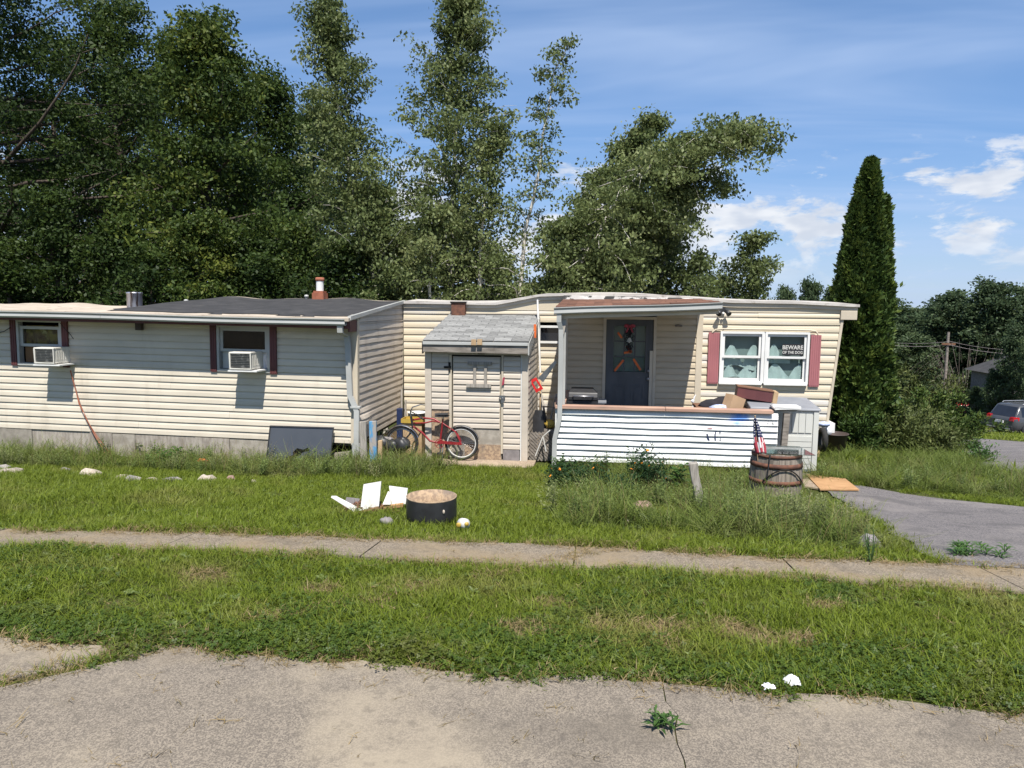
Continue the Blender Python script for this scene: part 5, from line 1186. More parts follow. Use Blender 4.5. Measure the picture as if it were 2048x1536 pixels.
# ------------------------------------------------------------------ tools between shed and porch
def line_tool(pts, r, mat, name, label, cat, n=8):
    m = MB(); m.tube(pts, r, n); return m.solo(name, mat, tuple(min(pts, key=lambda q: q[2])), label, cat)
p0, p1 = at(1075, 600, 13.9), at(1083, 850, 12.9)
line_tool([(p1.x, 12.95, 0), tuple(at(1081, 760, 13.3)), tuple(p0)], .02, 'panel_white', 'pole', 'long white pole leaning against the home by the shed', 'pole')
a, b = at(1080, 775, 12.75), at(1080, 822, 12.6); bl_, br_ = at(1069, 866, 12.5), at(1092, 866, 12.5)
t = thing('shovel', 'black square-bladed shovel standing beside the shed', 'shovel', (b.x, 12.55, 0))
m = MB(); m.tube([tuple(b), (a.x, 12.85, a.z+.25)], .016, 8); m.build('handle', 'tan_wood', t)
m = MB(); n = 6; vs = []
for i in range(n+1):
    f = i/n; z = b.z+.02-f*(b.z+.02-bl_.z); w = .085+.035*min(1, f*3)
    for k in range(5): c_ = k/4*2-1; vs.append((b.x+w*c_, 12.58-.06*f-.025*(1-c_*c_), z))
m.add(vs, [(i*5+k, (i+1)*5+k, (i+1)*5+k+1, i*5+k+1) for i in range(n) for k in range(4)], True); m.build('blade', 'black_plastic', t)
md = t.children[-1].modifiers.new('solid', 'SOLIDIFY'); md.thickness = .006
hs = at(1072, 770, 12.62)
t = thing('hand_saw', 'hand saw with bright red handle hanging beside the shed', 'saw', (hs.x, 12.62, hs.z-.1))
def rot2(pts, c, ang): return [(c[0]+math.cos(ang)*x-math.sin(ang)*z, c[1], c[2]+math.sin(ang)*x+math.cos(ang)*z) for x, z in pts]
m = MB(); ctr = (hs.x, 12.6, hs.z); ang = -1.05
for q in (((-.12, -.06), (.12, -.06), (.12, -.025), (-.12, -.025)), ((-.12, .035), (.12, .05), (.12, .08), (-.12, .07)), ((-.12, -.0245), (-.07, -.0245), (-.07, .0345), (-.12, .0345)), ((.07, -.0245), (.12, -.0245), (.12, .0495), (.07, .0445))):
    m.slab(rot2(q, ctr, ang), (0, .02, 0))
m.build('handle', 'red_plastic', t)
m = MB(); m.slab(rot2(((-.55, -.05), (-.12, -.058), (-.12, .06), (-.55, .0)), (hs.x-.0, 12.609, hs.z), ang-1.25), (0, .003, 0)); m.build('blade', 'steel', t)
a, b = at(1081, 782, 13.2), at(1108, 855, 12.6); line_tool([(b.x, 12.5, 0.0), (a.x, 13.2, a.z)], .022, 'grey_wood', 'rake_handle', 'weathered wooden handle leaning towards the shed', 'handle')
a, b = at(1118, 790, 12.8), at(1091, 845, 12.6); line_tool([(b.x, 12.55, .3), (a.x-.05, 12.9, a.z)], .018, 'grey_wood', 'rake_handle', 'second wooden handle crossing it towards the porch', 'handle')
a = at(1070, 662, 12.9); m = MB(); m.box((a.x-.02, 12.86, a.z-.12), (a.x+.025, 12.9, a.z+.12)); m.solo('spirit_level', 'orange', (a.x, 12.88, a.z-.12), 'short orange strip fixed to the shed side', 'level')
p = at(1100, 848, 12.5); blob('toy', 'yellow', (p.x, 12.5, p.z), .085, (1.1, .8, .9), 9, 'yellow plastic object behind the lattice', 'toy')
o = bpy.data.objects[-1] if False else None
m = MB(); m.box((p.x-.1, 12.45, 0), (p.x+.1, 12.6, p.z-.085)); m.solo('crate', 'rot_wood', (p.x, 12.5, 0), 'old wooden crate under the yellow object', 'crate')
la, lb_ = at(1058, 864, 12.33), at(1106, 916, 12.33)
t = thing('lattice_panel', 'broken brown wooden lattice panel between shed and porch', 'lattice', ((la.x+lb_.x)/2, 12.33, 0))
W_, H_ = lb_.x-la.x, la.z-.02
for s_ in (1, -1):
    k = -H_
    while k < W_:
        pts = []
        x0_, z0_ = k, 0.0; x1_, z1_ = k+H_, H_
        if x0_ < 0: z0_ = -x0_; x0_ = 0
        if x1_ > W_: z1_ = H_-(x1_-W_); x1_ = W_
        if z1_-z0_ > .04:
            if s_ < 0: x0_, x1_ = W_-x0_, W_-x1_
            d_ = Vector((x1_-x0_, 0, z1_-z0_)).normalized(); n_ = Vector((-d_.z, 0, d_.x))*.016; A = Vector((la.x+x0_, 12.33+.008*s_, .02+z0_)); B = Vector((la.x+x1_, 12.33+.008*s_, .02+z1_))
            m = MB(); m.slab([A-n_, B-n_, B+n_, A+n_], (0, .007, 0)); m.build('slat', 'rot_wood', t)
        k += .062
m = MB(); A, B, C_, D_ = at(1071, 912, 12.2), at(1086, 873, 12.2), at(1101, 860, 12.2), at(1092, 903, 12.2)
m.tube([A, B, C_], .012, 8); m.tube([B, D_], .012, 8); m.solo('pipe', 'panel_white', (A.x, 12.2, A.z), 'white forked pipe leaning on the lattice', 'pipe')

# ------------------------------------------------------------------ barrel with glass and flag
gb = g(1545, 1004); BX, BY = gb.x-.03, gb.y+.1
bz = h(BX, BY)
ztop_b = at(1550, 911, BY-.3).z; HB = ztop_b-bz
RB = (at(1603, 960, BY).x-at(1499, 960, BY).x)/2; BX = (at(1603, 960, BY).x+at(1499, 960, BY).x)/2
t = thing('barrel', 'weathered oak barrel with rusty hoops standing in the tall grass', 'barrel', (BX, BY, bz-.03))
def br_(f): return RB*(.86+.14*math.sin(math.pi*min(1, .18+f*.68)))
NS = 26; prof = [i/8 for i in range(9)]
for k in range(NS):
    a0, a1 = 2*math.pi*(k+.02)/NS, 2*math.pi*(k+.98)/NS; vs = []; dr_ = random.uniform(-.003, .003)
    for f in prof:
        z = bz-.03+(HB+.03)*f + (random.uniform(-.006, .006) if f == 1 else 0); R_ = br_(f)+dr_
        vs += [(BX+R_*math.cos(a0), BY+R_*math.sin(a0), z), (BX+R_*math.cos(a1), BY+R_*math.sin(a1), z), (BX+(R_-.03)*math.cos(a1), BY+(R_-.03)*math.sin(a1), z), (BX+(R_-.03)*math.cos(a0), BY+(R_-.03)*math.sin(a0), z)]
    m = MB(); m.add(vs, [(i*4+j, i*4+(j+1) % 4, i*4+4+(j+1) % 4, i*4+4+j) for i in range(8) for j in range(4)]+[(3, 2, 1, 0), (32, 33, 34, 35)]); m.build('stave', 'barrel', t)
for f0, f1 in ((.02, .07), (.44, .52), (.74, .83), (.93, .985)):
    m = MB(); m.lathe((BX, BY, bz-.03), [(br_(f0)+.002, (HB+.03)*f0), (br_(f0)+.008, (HB+.03)*f0), (br_(f1)+.008, (HB+.03)*f1), (br_(f1)+.002, (HB+.03)*f1)], 40); m.build('hoop', 'rust', t)
m = MB(); m.lathe((BX, BY, bz+HB*.86), [(0, 0), (br_(.9)-.03, 0)], 24); m.build('barrel_head', 'brown_wood', t)
pts = []
for i in range(17):
    f = i/16; a = -2.25+f*1.55; zz = bz+HB*(.50+.24*math.sin(math.pi*f)); R_ = br_(.6)+.018; pts.append((BX+R_*math.cos(a), BY+R_*math.sin(a), zz))
pts.append((pts[-1][0]+.02, pts[-1][1]+.03, bz+HB*.42))
m = MB(); m.tube(pts, .009, 6); m.build('loose_band', 'dark', t)
pts = [(BX+(br_(f)+.014)*math.cos(-2.05-.12*(1-f)), BY+(br_(f)+.014)*math.sin(-2.05-.12*(1-f)), bz+HB*f) for f in (1, .85, .7, .55, .5)]
m = MB(); m.tube(pts, .008, 6); m.build('strap', 'black_plastic', t)
gz_ = bz+HB+.006
ga, gb_, gc, gd = at(1532, 914, BY-.3), at(1630, 914, BY-.28), at(1598, 897, BY+.25), at(1530, 897, BY+.25)
m = MB(); m.slab([(BX-.18, BY-.26, gz_), (at(1630, 914, BY-.26).x, BY-.28, gz_), (at(1598, 897, BY+.3).x, BY+.28, gz_), (BX-.12, BY+.3, gz_)], (0, 0, .010)); o = m.solo('glass_sheet', 'glass_top', (BX+.1, BY, gz_), 'clear glass sheet lying across the top of the barrel', 'glass sheet')
# small flag, drooping from its stick
f0 = at(1517, 912, BY-.15); f1 = at(1510, 833, BY-.15)
t = thing('flag', 'small drooping american flag stuck in the barrel top', 'flag', (f0.x, BY-.15, gz_-.1))
m = MB(); m.tube([(f0.x, BY-.15, gz_-.15), (f1.x, BY-.15, f1.z)], .006, 6); m.ball((f1.x, BY-.15, f1.z+.005), .010, 8, 6); m.build('stick', 'tan_wood', t)
NX, NZ = 10, 26; vs = []; zt, zb_ = f1.z-.02, at(1520, 905, BY-.17).z; xs0 = f1.x; xsb = f0.x+.02
for i in range(NZ+1):
    f = i/NZ; z = zt+(zb_-zt)*f; w = .028+.135*f**.62*(1 if f < .8 else 1-(f-.8)*1.4); xc_ = xs0+(xsb-xs0)*f+.012*f
    for k in range(NX+1):
        c_ = k/NX*2-1; vs.append((xc_+w*c_*.5, BY-.165-.02*math.sin(c_*4.2+f*2.5)-.012*math.cos(c_*9), z-.02*abs(c_)*f))
m = MB(); m.add(vs, [(i*(NX+1)+k, (i+1)*(NX+1)+k, (i+1)*(NX+1)+k+1, i*(NX+1)+k+1) for i in range(NZ) for k in range(NX)], True)
fl = m.build('cloth', 'navy', t); fl.data.materials.append(MAT['flag_red']); fl.data.materials.append(MAT['flag_white'])
for i, pgn in enumerate(fl.data.polygons):
    r_, c_ = i//NX, i % NX
    if r_/NZ > .52: pgn.material_index = 2 if ((c_+r_//9) % 4) in (1,) or (c_ in (4, 5) and r_ < 22) else 1
fl.modifiers.new('solid', 'SOLIDIFY').thickness = .002
m = MB(); k_ = 0
for i in range(2, 13, 2):
    for k in range(1+(i//2) % 2, NX, 2):
        v = Vector(vs[i*(NX+1)+k]); r_ = .0085
        m.add([v+Vector((r_*(1 if j % 2 == 0 else .45)*math.sin(j*math.pi/5), -.006, r_*(1 if j % 2 == 0 else .45)*math.cos(j*math.pi/5))) for j in range(10)], [tuple(range(10))])
m.build('stars', 'flag_white', t)

# ------------------------------------------------------------------ lawn litter
def gp(px, py): return g(px, py)
# black pot, cut from a drum, tan inside
c = gp(855, 1050); R_ = (at(907, 1020, c.y).x-at(806, 1020, c.y).x)/2; c = Vector((c.x, c.y+R_*.7, h(c.x, c.y+R_*.7))); Hh = at(855, 1006, c.y-R_).z-c.z
t = thing('planter', 'low round black drum planter with tan inside standing on the lawn', 'planter', (c.x, c.y, c.z-.03))
m = MB(); m.lathe((c.x, c.y, c.z-.03), [(0, 0), (R_*.96, 0), (R_, Hh*.5), (R_*.99, Hh+.025)], 36); m.build('drum', 'black_plastic', t)
m = MB(); m.lathe((c.x, c.y, c.z-.03), [(R_*.99, Hh+.025), (R_*1.005, Hh+.035), (R_*.97, Hh+.035), (R_*.95, Hh*.5), (R_*.93, .1), (0, .1)], 36); m.build('lining', 'osb', t)
m = MB(); q = at(893, 1023, c.y-R_*.7); m.ball((c.x+R_*.66, c.y-R_*.78, q.z), .014, 8, 6, (.8, .5, 1.4)); m.build('drip', 'stone', t)
def board(name, mat, pts, th, label, cat, base=None):
    m = MB(); m.slab(pts, th); return m.solo(name, mat, base or tuple(min([tuple(p) for p in pts], key=lambda q: q[2])), label, cat)
# pile of broken furniture boards
gy = gp(740, 1026); y0 = gy.y
def pq(px, py, dy=0): return at(px, py, y0+dy)
board('white_board', 'panel_white', [pq(720, 1024), pq(757, 1017), pq(762, 963, .14), pq(727, 969, .14)], (0, .016, 0), 'tall white board standing in the scrap pile on the lawn', 'board')
board('white_board', 'panel_white', [pq(783, 1009, .15), pq(811, 1008, .15), pq(815, 977, .25), pq(778, 972, .25)], (0, .016, 0), 'short white board at the right of the scrap pile', 'board')
board('white_board', 'panel_white', [pq(765, 1009, .1), pq(781, 1009, .1), pq(780, 985, .2), pq(776, 983, .2)], (0, .012, 0), 'white triangular fragment between the two white boards', 'board')
board('strip', 'panel_white', [pq(662, 995, .1), pq(671, 995, .1), pq(722, 1022, -.02), pq(713, 1027, -.02)], (0, .02, .012), 'white strip of wood sticking out left of the scrap pile', 'strip')
board('strip', 'brown_wood', [pq(684, 1036, -.2), pq(690, 1041, -.2), pq(757, 1021, -.05), pq(755, 1016, -.05)], (0, .03, .012), 'brown wooden strip lying along the front of the scrap pile', 'strip')
board('strip', 'plywood', [pq(752, 1016, .12), pq(754, 1021, .12), pq(806, 1014, .1), pq(806, 1008, .1)], (0, .02, .01), 'orange-brown strip under the short white board', 'strip')
board('slate', 'stone_grey', [pq(683, 1028, .05), pq(712, 1030, .0), pq(718, 1000, .3), pq(692, 997, .3)], (0, .02, .01), 'dark grey tile under the white strip in the scrap pile', 'tile')
rg = random.Random(5); m = MB()
for i in range(260):
    px = rg.uniform(690, 800); py = 1020-rg.random()*22*(1-abs(px-740)/70); q = at(px, max(990, py), y0+rg.uniform(.0, .35)); z = h(q.x, q.y)
    zz = z+rg.random()*max(.02, .12*(1-abs(px-735)/60)); a = rg.uniform(0, 3.14); l = rg.uniform(.015, .05); d_ = Vector((math.cos(a)*l, math.sin(a)*l, rg.uniform(-.02, .02))); s_ = Vector((-math.sin(a), math.cos(a), 0))*.008
    P = Vector((q.x, q.y, zz)); m.slab([P-d_-s_, P+d_-s_, P+d_+s_, P-d_+s_], (0, 0, .006))
o = m.build('wood_chips', 'brown_wood'); tag(o, 'loose brown wood chips in the scrap pile', 'wood chips', kind='stuff')
p = gp(773, 1050); blob('lump', 'stone_grey', (p.x, p.y, p.z+.03), .055, (1.1, .8, .7), 31, 'small dark grey lump in front of the scrap pile', 'stone')
# white bottle with yellow cap
c = gp(922, 1062)
t = thing('bottle', 'small white plastic bottle with yellow cap lying on the lawn', 'bottle', (c.x, c.y, c.z)); Rm = Matrix.Rotation(math.radians(78), 3, 'X') @ Matrix.Rotation(0.0, 3, 'Z'); Rm = Matrix.Rotation(.55, 3, 'Z') @ Rm
m = MB(); m.lathe((c.x+.02, c.y+.03, c.z+.055), [(0, -.06), (.04, -.06), (.046, -.05), (.046, .03), (.03, .05), (.016, .055)], 18, Rm); m.build('body', 'panel_white', t)
m = MB(); m.lathe((c.x+.02, c.y+.03, c.z+.055), [(.017, .055), (.018, .075), (0, .076)], 14, Rm); m.build('cap', 'yellow', t)
q = Vector((c.x-.005, c.y-.02, c.z+.055)); m = MB(); m.ball((q.x-.012, q.y+.0, q.z), .026, 10, 7, (.9, .4, .9)); m.build('label', 'yellow', t)
# paper scraps by the road
for i, (px, py, s_, lb) in enumerate(((1583, 1380, .040, 'larger crumpled white tissue on the verge edge'), (1537, 1389, .032, 'smaller white paper scrap at the road edge'))):
    c = gp(px, py); rg = random.Random(40+i); m = MB(); vs = []
    for a in range(7):
        for b in range(7): vs.append((c.x+(a/6-.5)*s_*1.5+rg.uniform(-.008, .008), c.y+(b/6-.5)*s_*1.3+rg.uniform(-.008, .008), c.z+.028+rg.uniform(0, .018 if i == 0 else .010)+.035*math.sin(a*.5)*math.sin(b*.52)*(1 if i == 0 else .4)))
    m.add(vs, [(a*7+b, (a+1)*7+b, (a+1)*7+b+1, a*7+b+1) for a in range(6) for b in range(6)]); o = m.solo('tissue', 'paper', (c.x, c.y, c.z), lb, 'tissue'); o.modifiers.new('solid', 'SOLIDIFY').thickness = .001
# row of stones in front of the left wing
def rock(px0, px1, py, hh, mat, label, seed, dy=0):
    c = gp((px0+px1)/2, py); c.y += dy; w = (at(px1, py, c.y).x-at(px0, py, c.y).x)/2
    m = MB(); rg = random.Random(seed); n, mm = 10, 7; vs = []
    ph = [rg.uniform(0, 6.28) for _ in range(4)]
    for i in range(mm+1):
        tt = math.pi*i/mm
        for k in range(n):
            a = 2*math.pi*k/n; j = 1 if i in (0, mm) else 1+.16*math.sin(2*a+ph[0])+.12*math.sin(3*a+ph[1]+tt*2)+.10*math.sin(tt*3+ph[2])+rg.uniform(-.05, .05)
            vs.append((c.x+w*math.sin(tt)*math.cos(a)*j, c.y+w*.75*math.sin(tt)*math.sin(a)*j, c.z-.02+hh*math.cos(tt)*j))
    m.add(vs, [(i*n+k, (i+1)*n+k, (i+1)*n+(k+1) % n, i*n+(k+1) % n) for i in range(mm) for k in range(n)])
    o = m.solo('stone', mat, (c.x, c.y, c.z), label, 'stone', 'stones edging the bed'); weld(o); return o
rock(-5, 42, 947, .09, 'stone', 'flat tan stone at the far left of the stone edging', 1)
rock(-30, 20, 938, .07, 'stone_grey', 'grey stone just behind the leftmost tan stone', 2)
rock(162, 202, 950, .11, 'stone', 'pale pointed stone left of the middle of the edging', 3)
rock(120, 142, 940, .06, 'stone_grey', 'small grey stone sunk in grass left of the pale pointed one', 12)
rock(228, 262, 957, .075, 'stone', 'small pale stone at the left end of the long cluster', 4)
rock(250, 290, 962, .10, 'stone_grey', 'grey streaked stone in the middle of the long cluster', 5, -.05)
rock(285, 318, 961, .065, 'stone', 'tan stone at the right end of the long cluster', 6)
rock(325, 365, 962, .075, 'stone_grey', 'purplish grey flat stone right of the long cluster', 7)
rock(394, 434, 962, .095, 'stone', 'rounded brown stone near the right end of the edging', 8)
rock(452, 474, 962, .09, 'stone_pink', 'small upright pinkish stone near the right end of the edging', 9)
rock(484, 500, 965, .05, 'stone_grey', 'small grey stone second from the right end of the edging', 10)
rock(502, 514, 965, .055, 'stone', 'tiny pale stone ending the edging on the right', 11)
rock(1266, 1305, 1020, .12, 'stone_pink', 'blocky pink stone in front of the flower bed', 21)
rock(1246, 1268, 1046, .05, 'stone', 'small white stone below the blocky pink one', 22)
rock(1234, 1262, 1012, .05, 'stone_grey', 'flat dark stone left of the blocky pink one', 23)
rock(1712, 1768, 1092, .11, 'stone_grey', 'grey-brown rock at the driveway edge', 24)
# leaning post, plywood sheet, step edge
p0 = gp(1397, 1020); y_ = p0.y; A = [at(x_, z_, y_) for x_, z_ in ((1388, 1022), (1405, 1020), (1406, 985), (1398, 950), (1396, 926), (1378, 928), (1382, 952), (1389, 985))]
m = MB(); m.slab(A, (0, .10, 0)); o = m.solo('wood_post', 'grey_wood', (A[0].x, y_, A[0].z), 'leaning silver-grey wooden post in front of the white half wall', 'post'); bevel(o, .008)
Q = [gp(*q) for q in ((1612, 957), (1640, 985), (1718, 986), (1690, 966))]
Q[1].z += .0; m = MB(); m.slab([Q[0]+Vector((0, 0, .05)), Q[1]+Vector((0, 0, .03)), Q[2]+Vector((0, 0, .03)), Q[3]+Vector((0, 0, .05))], (0, 0, .018)); m.solo('plywood_sheet', 'plywood', tuple(Q[1]), 'orange plywood sheet lying at the head of the driveway', 'plywood')
Q = [gp(*q) for q in ((1600, 958), (1608, 978), (1650, 984), (1622, 962))]
m = MB(); m.slab([q+Vector((0, 0, .02)) for q in Q], (0, 0, .022)); m.solo('step_stone', 'slab', tuple(Q[1]), 'pale flat slab beside the plywood sheet', 'slab')
# tub and white sack beyond the storage box
p = at(1668, 880, 14.2); simple_tub('tub', 'brown_bin', (p.x, 14.2, p.z-.18), .2, .24, .30, 'dark brown plastic tub by the right end of the home', 'tub')
p = at(1650, 880, 13.6); m = MB(); m.ring((p.x, 13.75, p.z-.02), .18, .05, 'x', 26, 8); m.solo('tyre', 'black_rubber', (p.x, 13.75, p.z-.25), 'old black tyre standing between storage box and tub', 'tyre')
p = at(1657, 862, 14.0); blob('sack', 'paper', (p.x, 14.05, p.z), .09, (.8, .7, 1.1), 51, 'small white sack tucked beside the brown tub', 'sack')
p = at(1648, 848, 14.0); blob('sack', 'cloth_blue', (p.x-.02, 13.95, p.z), .1, (1.1, .7, .5), 52, 'grey-blue sack on top of the old tyre', 'sack')
p = at(405, 922, 10.7); blob('leaf_heap', 'orange', (p.x, 10.7, h(p.x, 10.7)+.09), .06, (1.3, .8, .6), 61, 'small orange scrap among the weeds below the left wing', 'scrap', jit=.4)

# ================================================================== VEGETATION
def np_mesh(name, V, F, mat, tint=None, smooth=False):
    me = bpy.data.meshes.new(name); nv, nf = len(V), len(F); k = F.shape[1]
    me.vertices.add(nv); me.vertices.foreach_set('co', np.ascontiguousarray(V, dtype=np.float32).ravel())
    me.loops.add(nf*k); me.loops.foreach_set('vertex_index', np.ascontiguousarray(F, dtype=np.int32).ravel())
    me.polygons.add(nf); me.polygons.foreach_set('loop_start', np.arange(0, nf*k, k, dtype=np.int32)); me.polygons.foreach_set('loop_total', np.full(nf, k, dtype=np.int32))
    if smooth: me.polygons.foreach_set('use_smooth', np.ones(nf, bool))
    if tint is not None:
        at_ = me.attributes.new('tint', 'FLOAT', 'POINT'); at_.data.foreach_set('value', np.ascontiguousarray(tint, dtype=np.float32))
    me.update(calc_edges=True); me.validate(); me.materials.append(MAT[mat]); return me
def leaves(P, size, rng, droop=.3, aspect=.55, outward=None, jit=.35):
    """one four-cornered leaf at every point"""
    n = len(P); d = rng.normal(size=(n, 3)); d[:, 2] -= droop
    if outward is not None: d += outward
    d /= np.linalg.norm(d, axis=1, keepdims=True)+1e-9
    s = np.cross(d, rng.normal(size=(n, 3))); s /= np.linalg.norm(s, axis=1, keepdims=True)+1e-9
    L_ = size*(1+jit*rng.uniform(-1, 1, (n, 1))); W_ = L_*aspect*.5
    V = np.stack([P, P+d*L_*.45+s*W_, P+d*L_, P+d*L_*.45-s*W_], 1).reshape(-1, 3)
    return V, np.arange(n*4).reshape(n, 4)
def branchpath(p0, d0, length, n, rng, curve, wig=.10):
    pts = [p0]; d = d0/np.linalg.norm(d0)
    for i in range(n):
        d = d + np.array([0, 0, curve/n]) + rng.normal(size=3)*wig; d /= np.linalg.norm(d); pts.append(pts[-1]+d*length/n)
    return np.array(pts)
def make_tree(seed, trunk, r0, t0, nb, prof, elev, curve, ntw, nleaf, lsize, sig, bark, leafm, droop=.3, tone=.45, twig=.32, topfan=0):
    """trunk: list of points. Returns (trunk mesh, crown mesh); limbs follow prof(t) in length, leaves gather in clumps round the twig ends"""
    rng = np.random.default_rng(seed); T = np.array(trunk, float); H_ = T[-1, 2]
    cum = np.concatenate([[0], np.cumsum(np.linalg.norm(np.diff(T, axis=0), axis=1))]); cum /= cum[-1]
    def tp(t): return np.array([np.interp(t, cum, T[:, k]) for k in range(3)])
    tt = np.linspace(0, 1, 14); TP = np.array([tp(t) for t in tt]); TP[1:-1, :2] += rng.normal(size=(12, 2))*r0*.35
    wood = MB(); wood.tube([tuple(p) for p in TP], [max(.012, r0*(1-.93*t)) for t in tt], 7)
    C = []; S = []; BT = []
    for b in range(nb):
        t = t0+(1-t0)*((b+rng.uniform(0, 1))/nb)**.92; u = (t-t0)/(1-t0)
        p0 = np.array([np.interp(t, tt, TP[:, k]) for k in range(3)]); a = b*2.39996+rng.uniform(-.5, .5)
        le = prof(u)*rng.uniform(.62, 1.08); e = elev(u)+rng.uniform(-.2, .2)
        d0 = np.array([math.cos(a)*math.cos(e), math.sin(a)*math.cos(e), math.sin(e)])
        bp = branchpath(p0, d0, le, 6, rng, curve(u) if callable(curve) else curve)
        rb = max(.008, r0*(1-.93*t)*(.30 if bark == 'birch_bark' else .42)); wood.tube([tuple(q) for q in bp], [rb*(1-.8*i/6) for i in range(7)], 5, False)
        bt = rng.uniform(-.16, .16)
        for k in range(ntw):
            f = rng.uniform(.22, 1.0); q = np.array([np.interp(f*6, range(7), bp[:, j]) for j in range(3)])
            td = rng.normal(size=3); td /= np.linalg.norm(td); tl = le*twig*rng.uniform(.4, 1)
            q2 = q+td*tl*np.array([1, 1, .6])
            if k % 2 == 0 and rb > .012 and bark != 'birch_bark': wood.tube([tuple(q), tuple(q2)], [.008, .004], 3, False)
            C.append(q2); S.append(rng.uniform(.6, 1.3)); BT.append(bt)
    C = np.array(C); S = np.array(S); n = nleaf
    idx = np.repeat(np.arange(len(C)), n); bd_ = rng.normal(size=(len(idx), 3)); bd_ *= (rng.random((len(idx), 1))**.42)/np.linalg.norm(bd_, axis=1, keepdims=True); P = C[idx]+bd_*sig*1.75*S[idx, None]*np.array([1, 1, .55])
    V, Fq = leaves(P, lsize, rng, droop)
    ct = rng.uniform(-.2, .2, len(C))+np.array(BT); tint = np.clip(tone+ct[idx]+rng.normal(size=len(idx))*.10, 0, 1)
    tm_ = wood.mesh('trunk'); tm_.materials.append(MAT[bark])
    return tm_, np_mesh('crown', V, Fq, leafm, np.repeat(tint, 4))
def plant_tree(name, meshes, loc, label, cat='tree', group=None, rot=0.0, sc=1.0):
    r = bpy.data.objects.new(name, None); COL.objects.link(r); r.location = loc; r.rotation_euler = (0, 0, rot); r.scale = (sc, sc, sc) if isinstance(sc, (int, float)) else sc
    ORIGIN[r.name] = Vector(loc); tag(r, label, cat, group)
    for nm, me in zip(('trunk', 'crown'), meshes):
        o = bpy.data.objects.new(nm, me); COL.objects.link(o); o.parent = r
    return r
def spot(px, y): x = at(px, 610, y).x; return Vector((x, y, h(x, y)))
def ht(px, py, y, base): return at(px, py, y).z-base.z
oakp = lambda W, k=.55: (lambda u: W*(.66+.34*math.sin(math.pi*min(1, .1+u)))*(1-.48*u**4))
def forest(name, seed, px, y, top, wpx, label, tone=.4, nb=52, ntw=7, nl=62, t0=.12, ls=.125, sig=.42, group='trees behind the left wing', lean_=0.0, leafm='leaf_oak', k=.55, bark='bark'):
    b = spot(px, y); H_ = ht(px, top, y, b); W = wpx/F_PX*y*1.22
    tr = [(0, 0, 0), (lean_*.2, 0, H_*.25), (lean_*.6, .1, H_*.6), (lean_, 0, H_*.95)]
    ms = make_tree(seed, tr, .022*H_+.04, t0, nb, oakp(W, k), lambda u: .1+.6*u**1.6, .25, ntw, nl, ls, sig, bark, leafm, tone=tone)
    plant_tree(name, ms, b, label, group=group); return ms
forest('oak_tree', 1, 10, 20.5, -140, 330, 'huge dark oak at the far left edge with bare forking limbs', .22, 69, 6, 130, t0=.22, lean_=-.8)
forest('oak_tree', 2, 250, 25, -10, 190, 'tall dark oak second from the left edge', .36, 59, 6, 130)
OK3 = forest('oak_tree', 3, 425, 20.0, 32, 150, 'tall lighter oak in the middle of the left tree group', .52, 64, 6, 130, t0=.16)
forest('oak_tree', 4, 545, 25.5, 130, 120, 'shorter oak left of the tallest left birch', .40, 50, 6, 130)
OK5 = forest('oak_tree', 5, 130, 29, 60, 210, 'shaded oak in the gap between the two leftmost trees', .2, 46, 6, 130)
OK6 = forest('oak_tree', 6, 330, 30, 120, 220, 'dark back-row oak behind the lighter oak', .25, 46, 6, 130)
OK7 = forest('oak_tree', 7, 640, 30, 200, 170, 'back-row oak behind the tallest left birch', .34, 46, 6, 130)
forest('sapling', 8, 110, 18.2, 380, 95, 'low leafy sapling above the left roof edge', .3, 30, 6, 70, t0=.1, ls=.11, sig=.27)
forest('sapling', 9, 395, 17.8, 420, 110, 'sunlit sapling above the middle of the dark roof', .60, 30, 6, 70, t0=.1, ls=.11, sig=.27)
SP10 = forest('sapling', 10, 235, 18.6, 430, 90, 'shaded sapling right of the shiny flue', .28, 30, 6, 70, t0=.1, ls=.11, sig=.27)
forest('sapling', 11, 595, 18.4, 440, 85, 'bushy sapling left of the brick chimney', .5, 30, 6, 70, t0=.1, ls=.10, sig=.26)
forest('sapling', 34, -60, 19, 400, 120, 'dim sapling cut by the left edge of the view', .22, 30, 6, 70, t0=.1, ls=.11, sig=.28)
forest('sapling', 35, 500, 19.2, 470, 95, 'dim sapling between the sunlit one and the chimney', .3, 30, 6, 70, t0=.1, ls=.11, sig=.28)

def birch(seed, pxb, y, path, label, prof, nb, ntw, nl, t0=.2, sig=.19, ls=.092, tone=.5, r0=.10, elev=None, curve=-.5, twig=.34):
    """path: trunk as pixels (px, py, depth offset) from the base up"""
    b = spot(pxb, y); tr = [(0, 0, 0)]
    for px, py, dy in path:
        q = at(px, py, y+dy); tr.append((q.x-b.x, q.y-b.y, q.z-b.z))
    ms = make_tree(seed, tr, r0, t0, nb, prof, elev or (lambda u: .45+.5*u), curve, ntw, nl, ls, sig, 'birch_bark', 'leaf_birch', droop=.7, tone=tone, twig=twig)
    plant_tree('birch_tree', ms, b, label, group='birches behind the home'); return ms
def bp(W, low=.75): return lambda u: W*(low+(1-low)*math.sin(math.pi*min(1, u*1.15)))*(1-u)**.42+.16
birch(101, 770, 17.6, [(740, 500, 0), (705, 370, .2), (672, 180, .4), (652, 18, .5)], 'tall narrow birch left of the blue gap in the sky', bp(1.75, .85), 72, 10, 38, t0=.22, tone=.46)
birch(102, 905, 18.4, [(905, 450, 0), (912, 280, 0), (920, 120, .1), (918, 6, .1)], 'tallest dense birch in the middle of the view', bp(2.35, .9), 92, 10, 40, t0=.14, tone=.5, r0=.12)
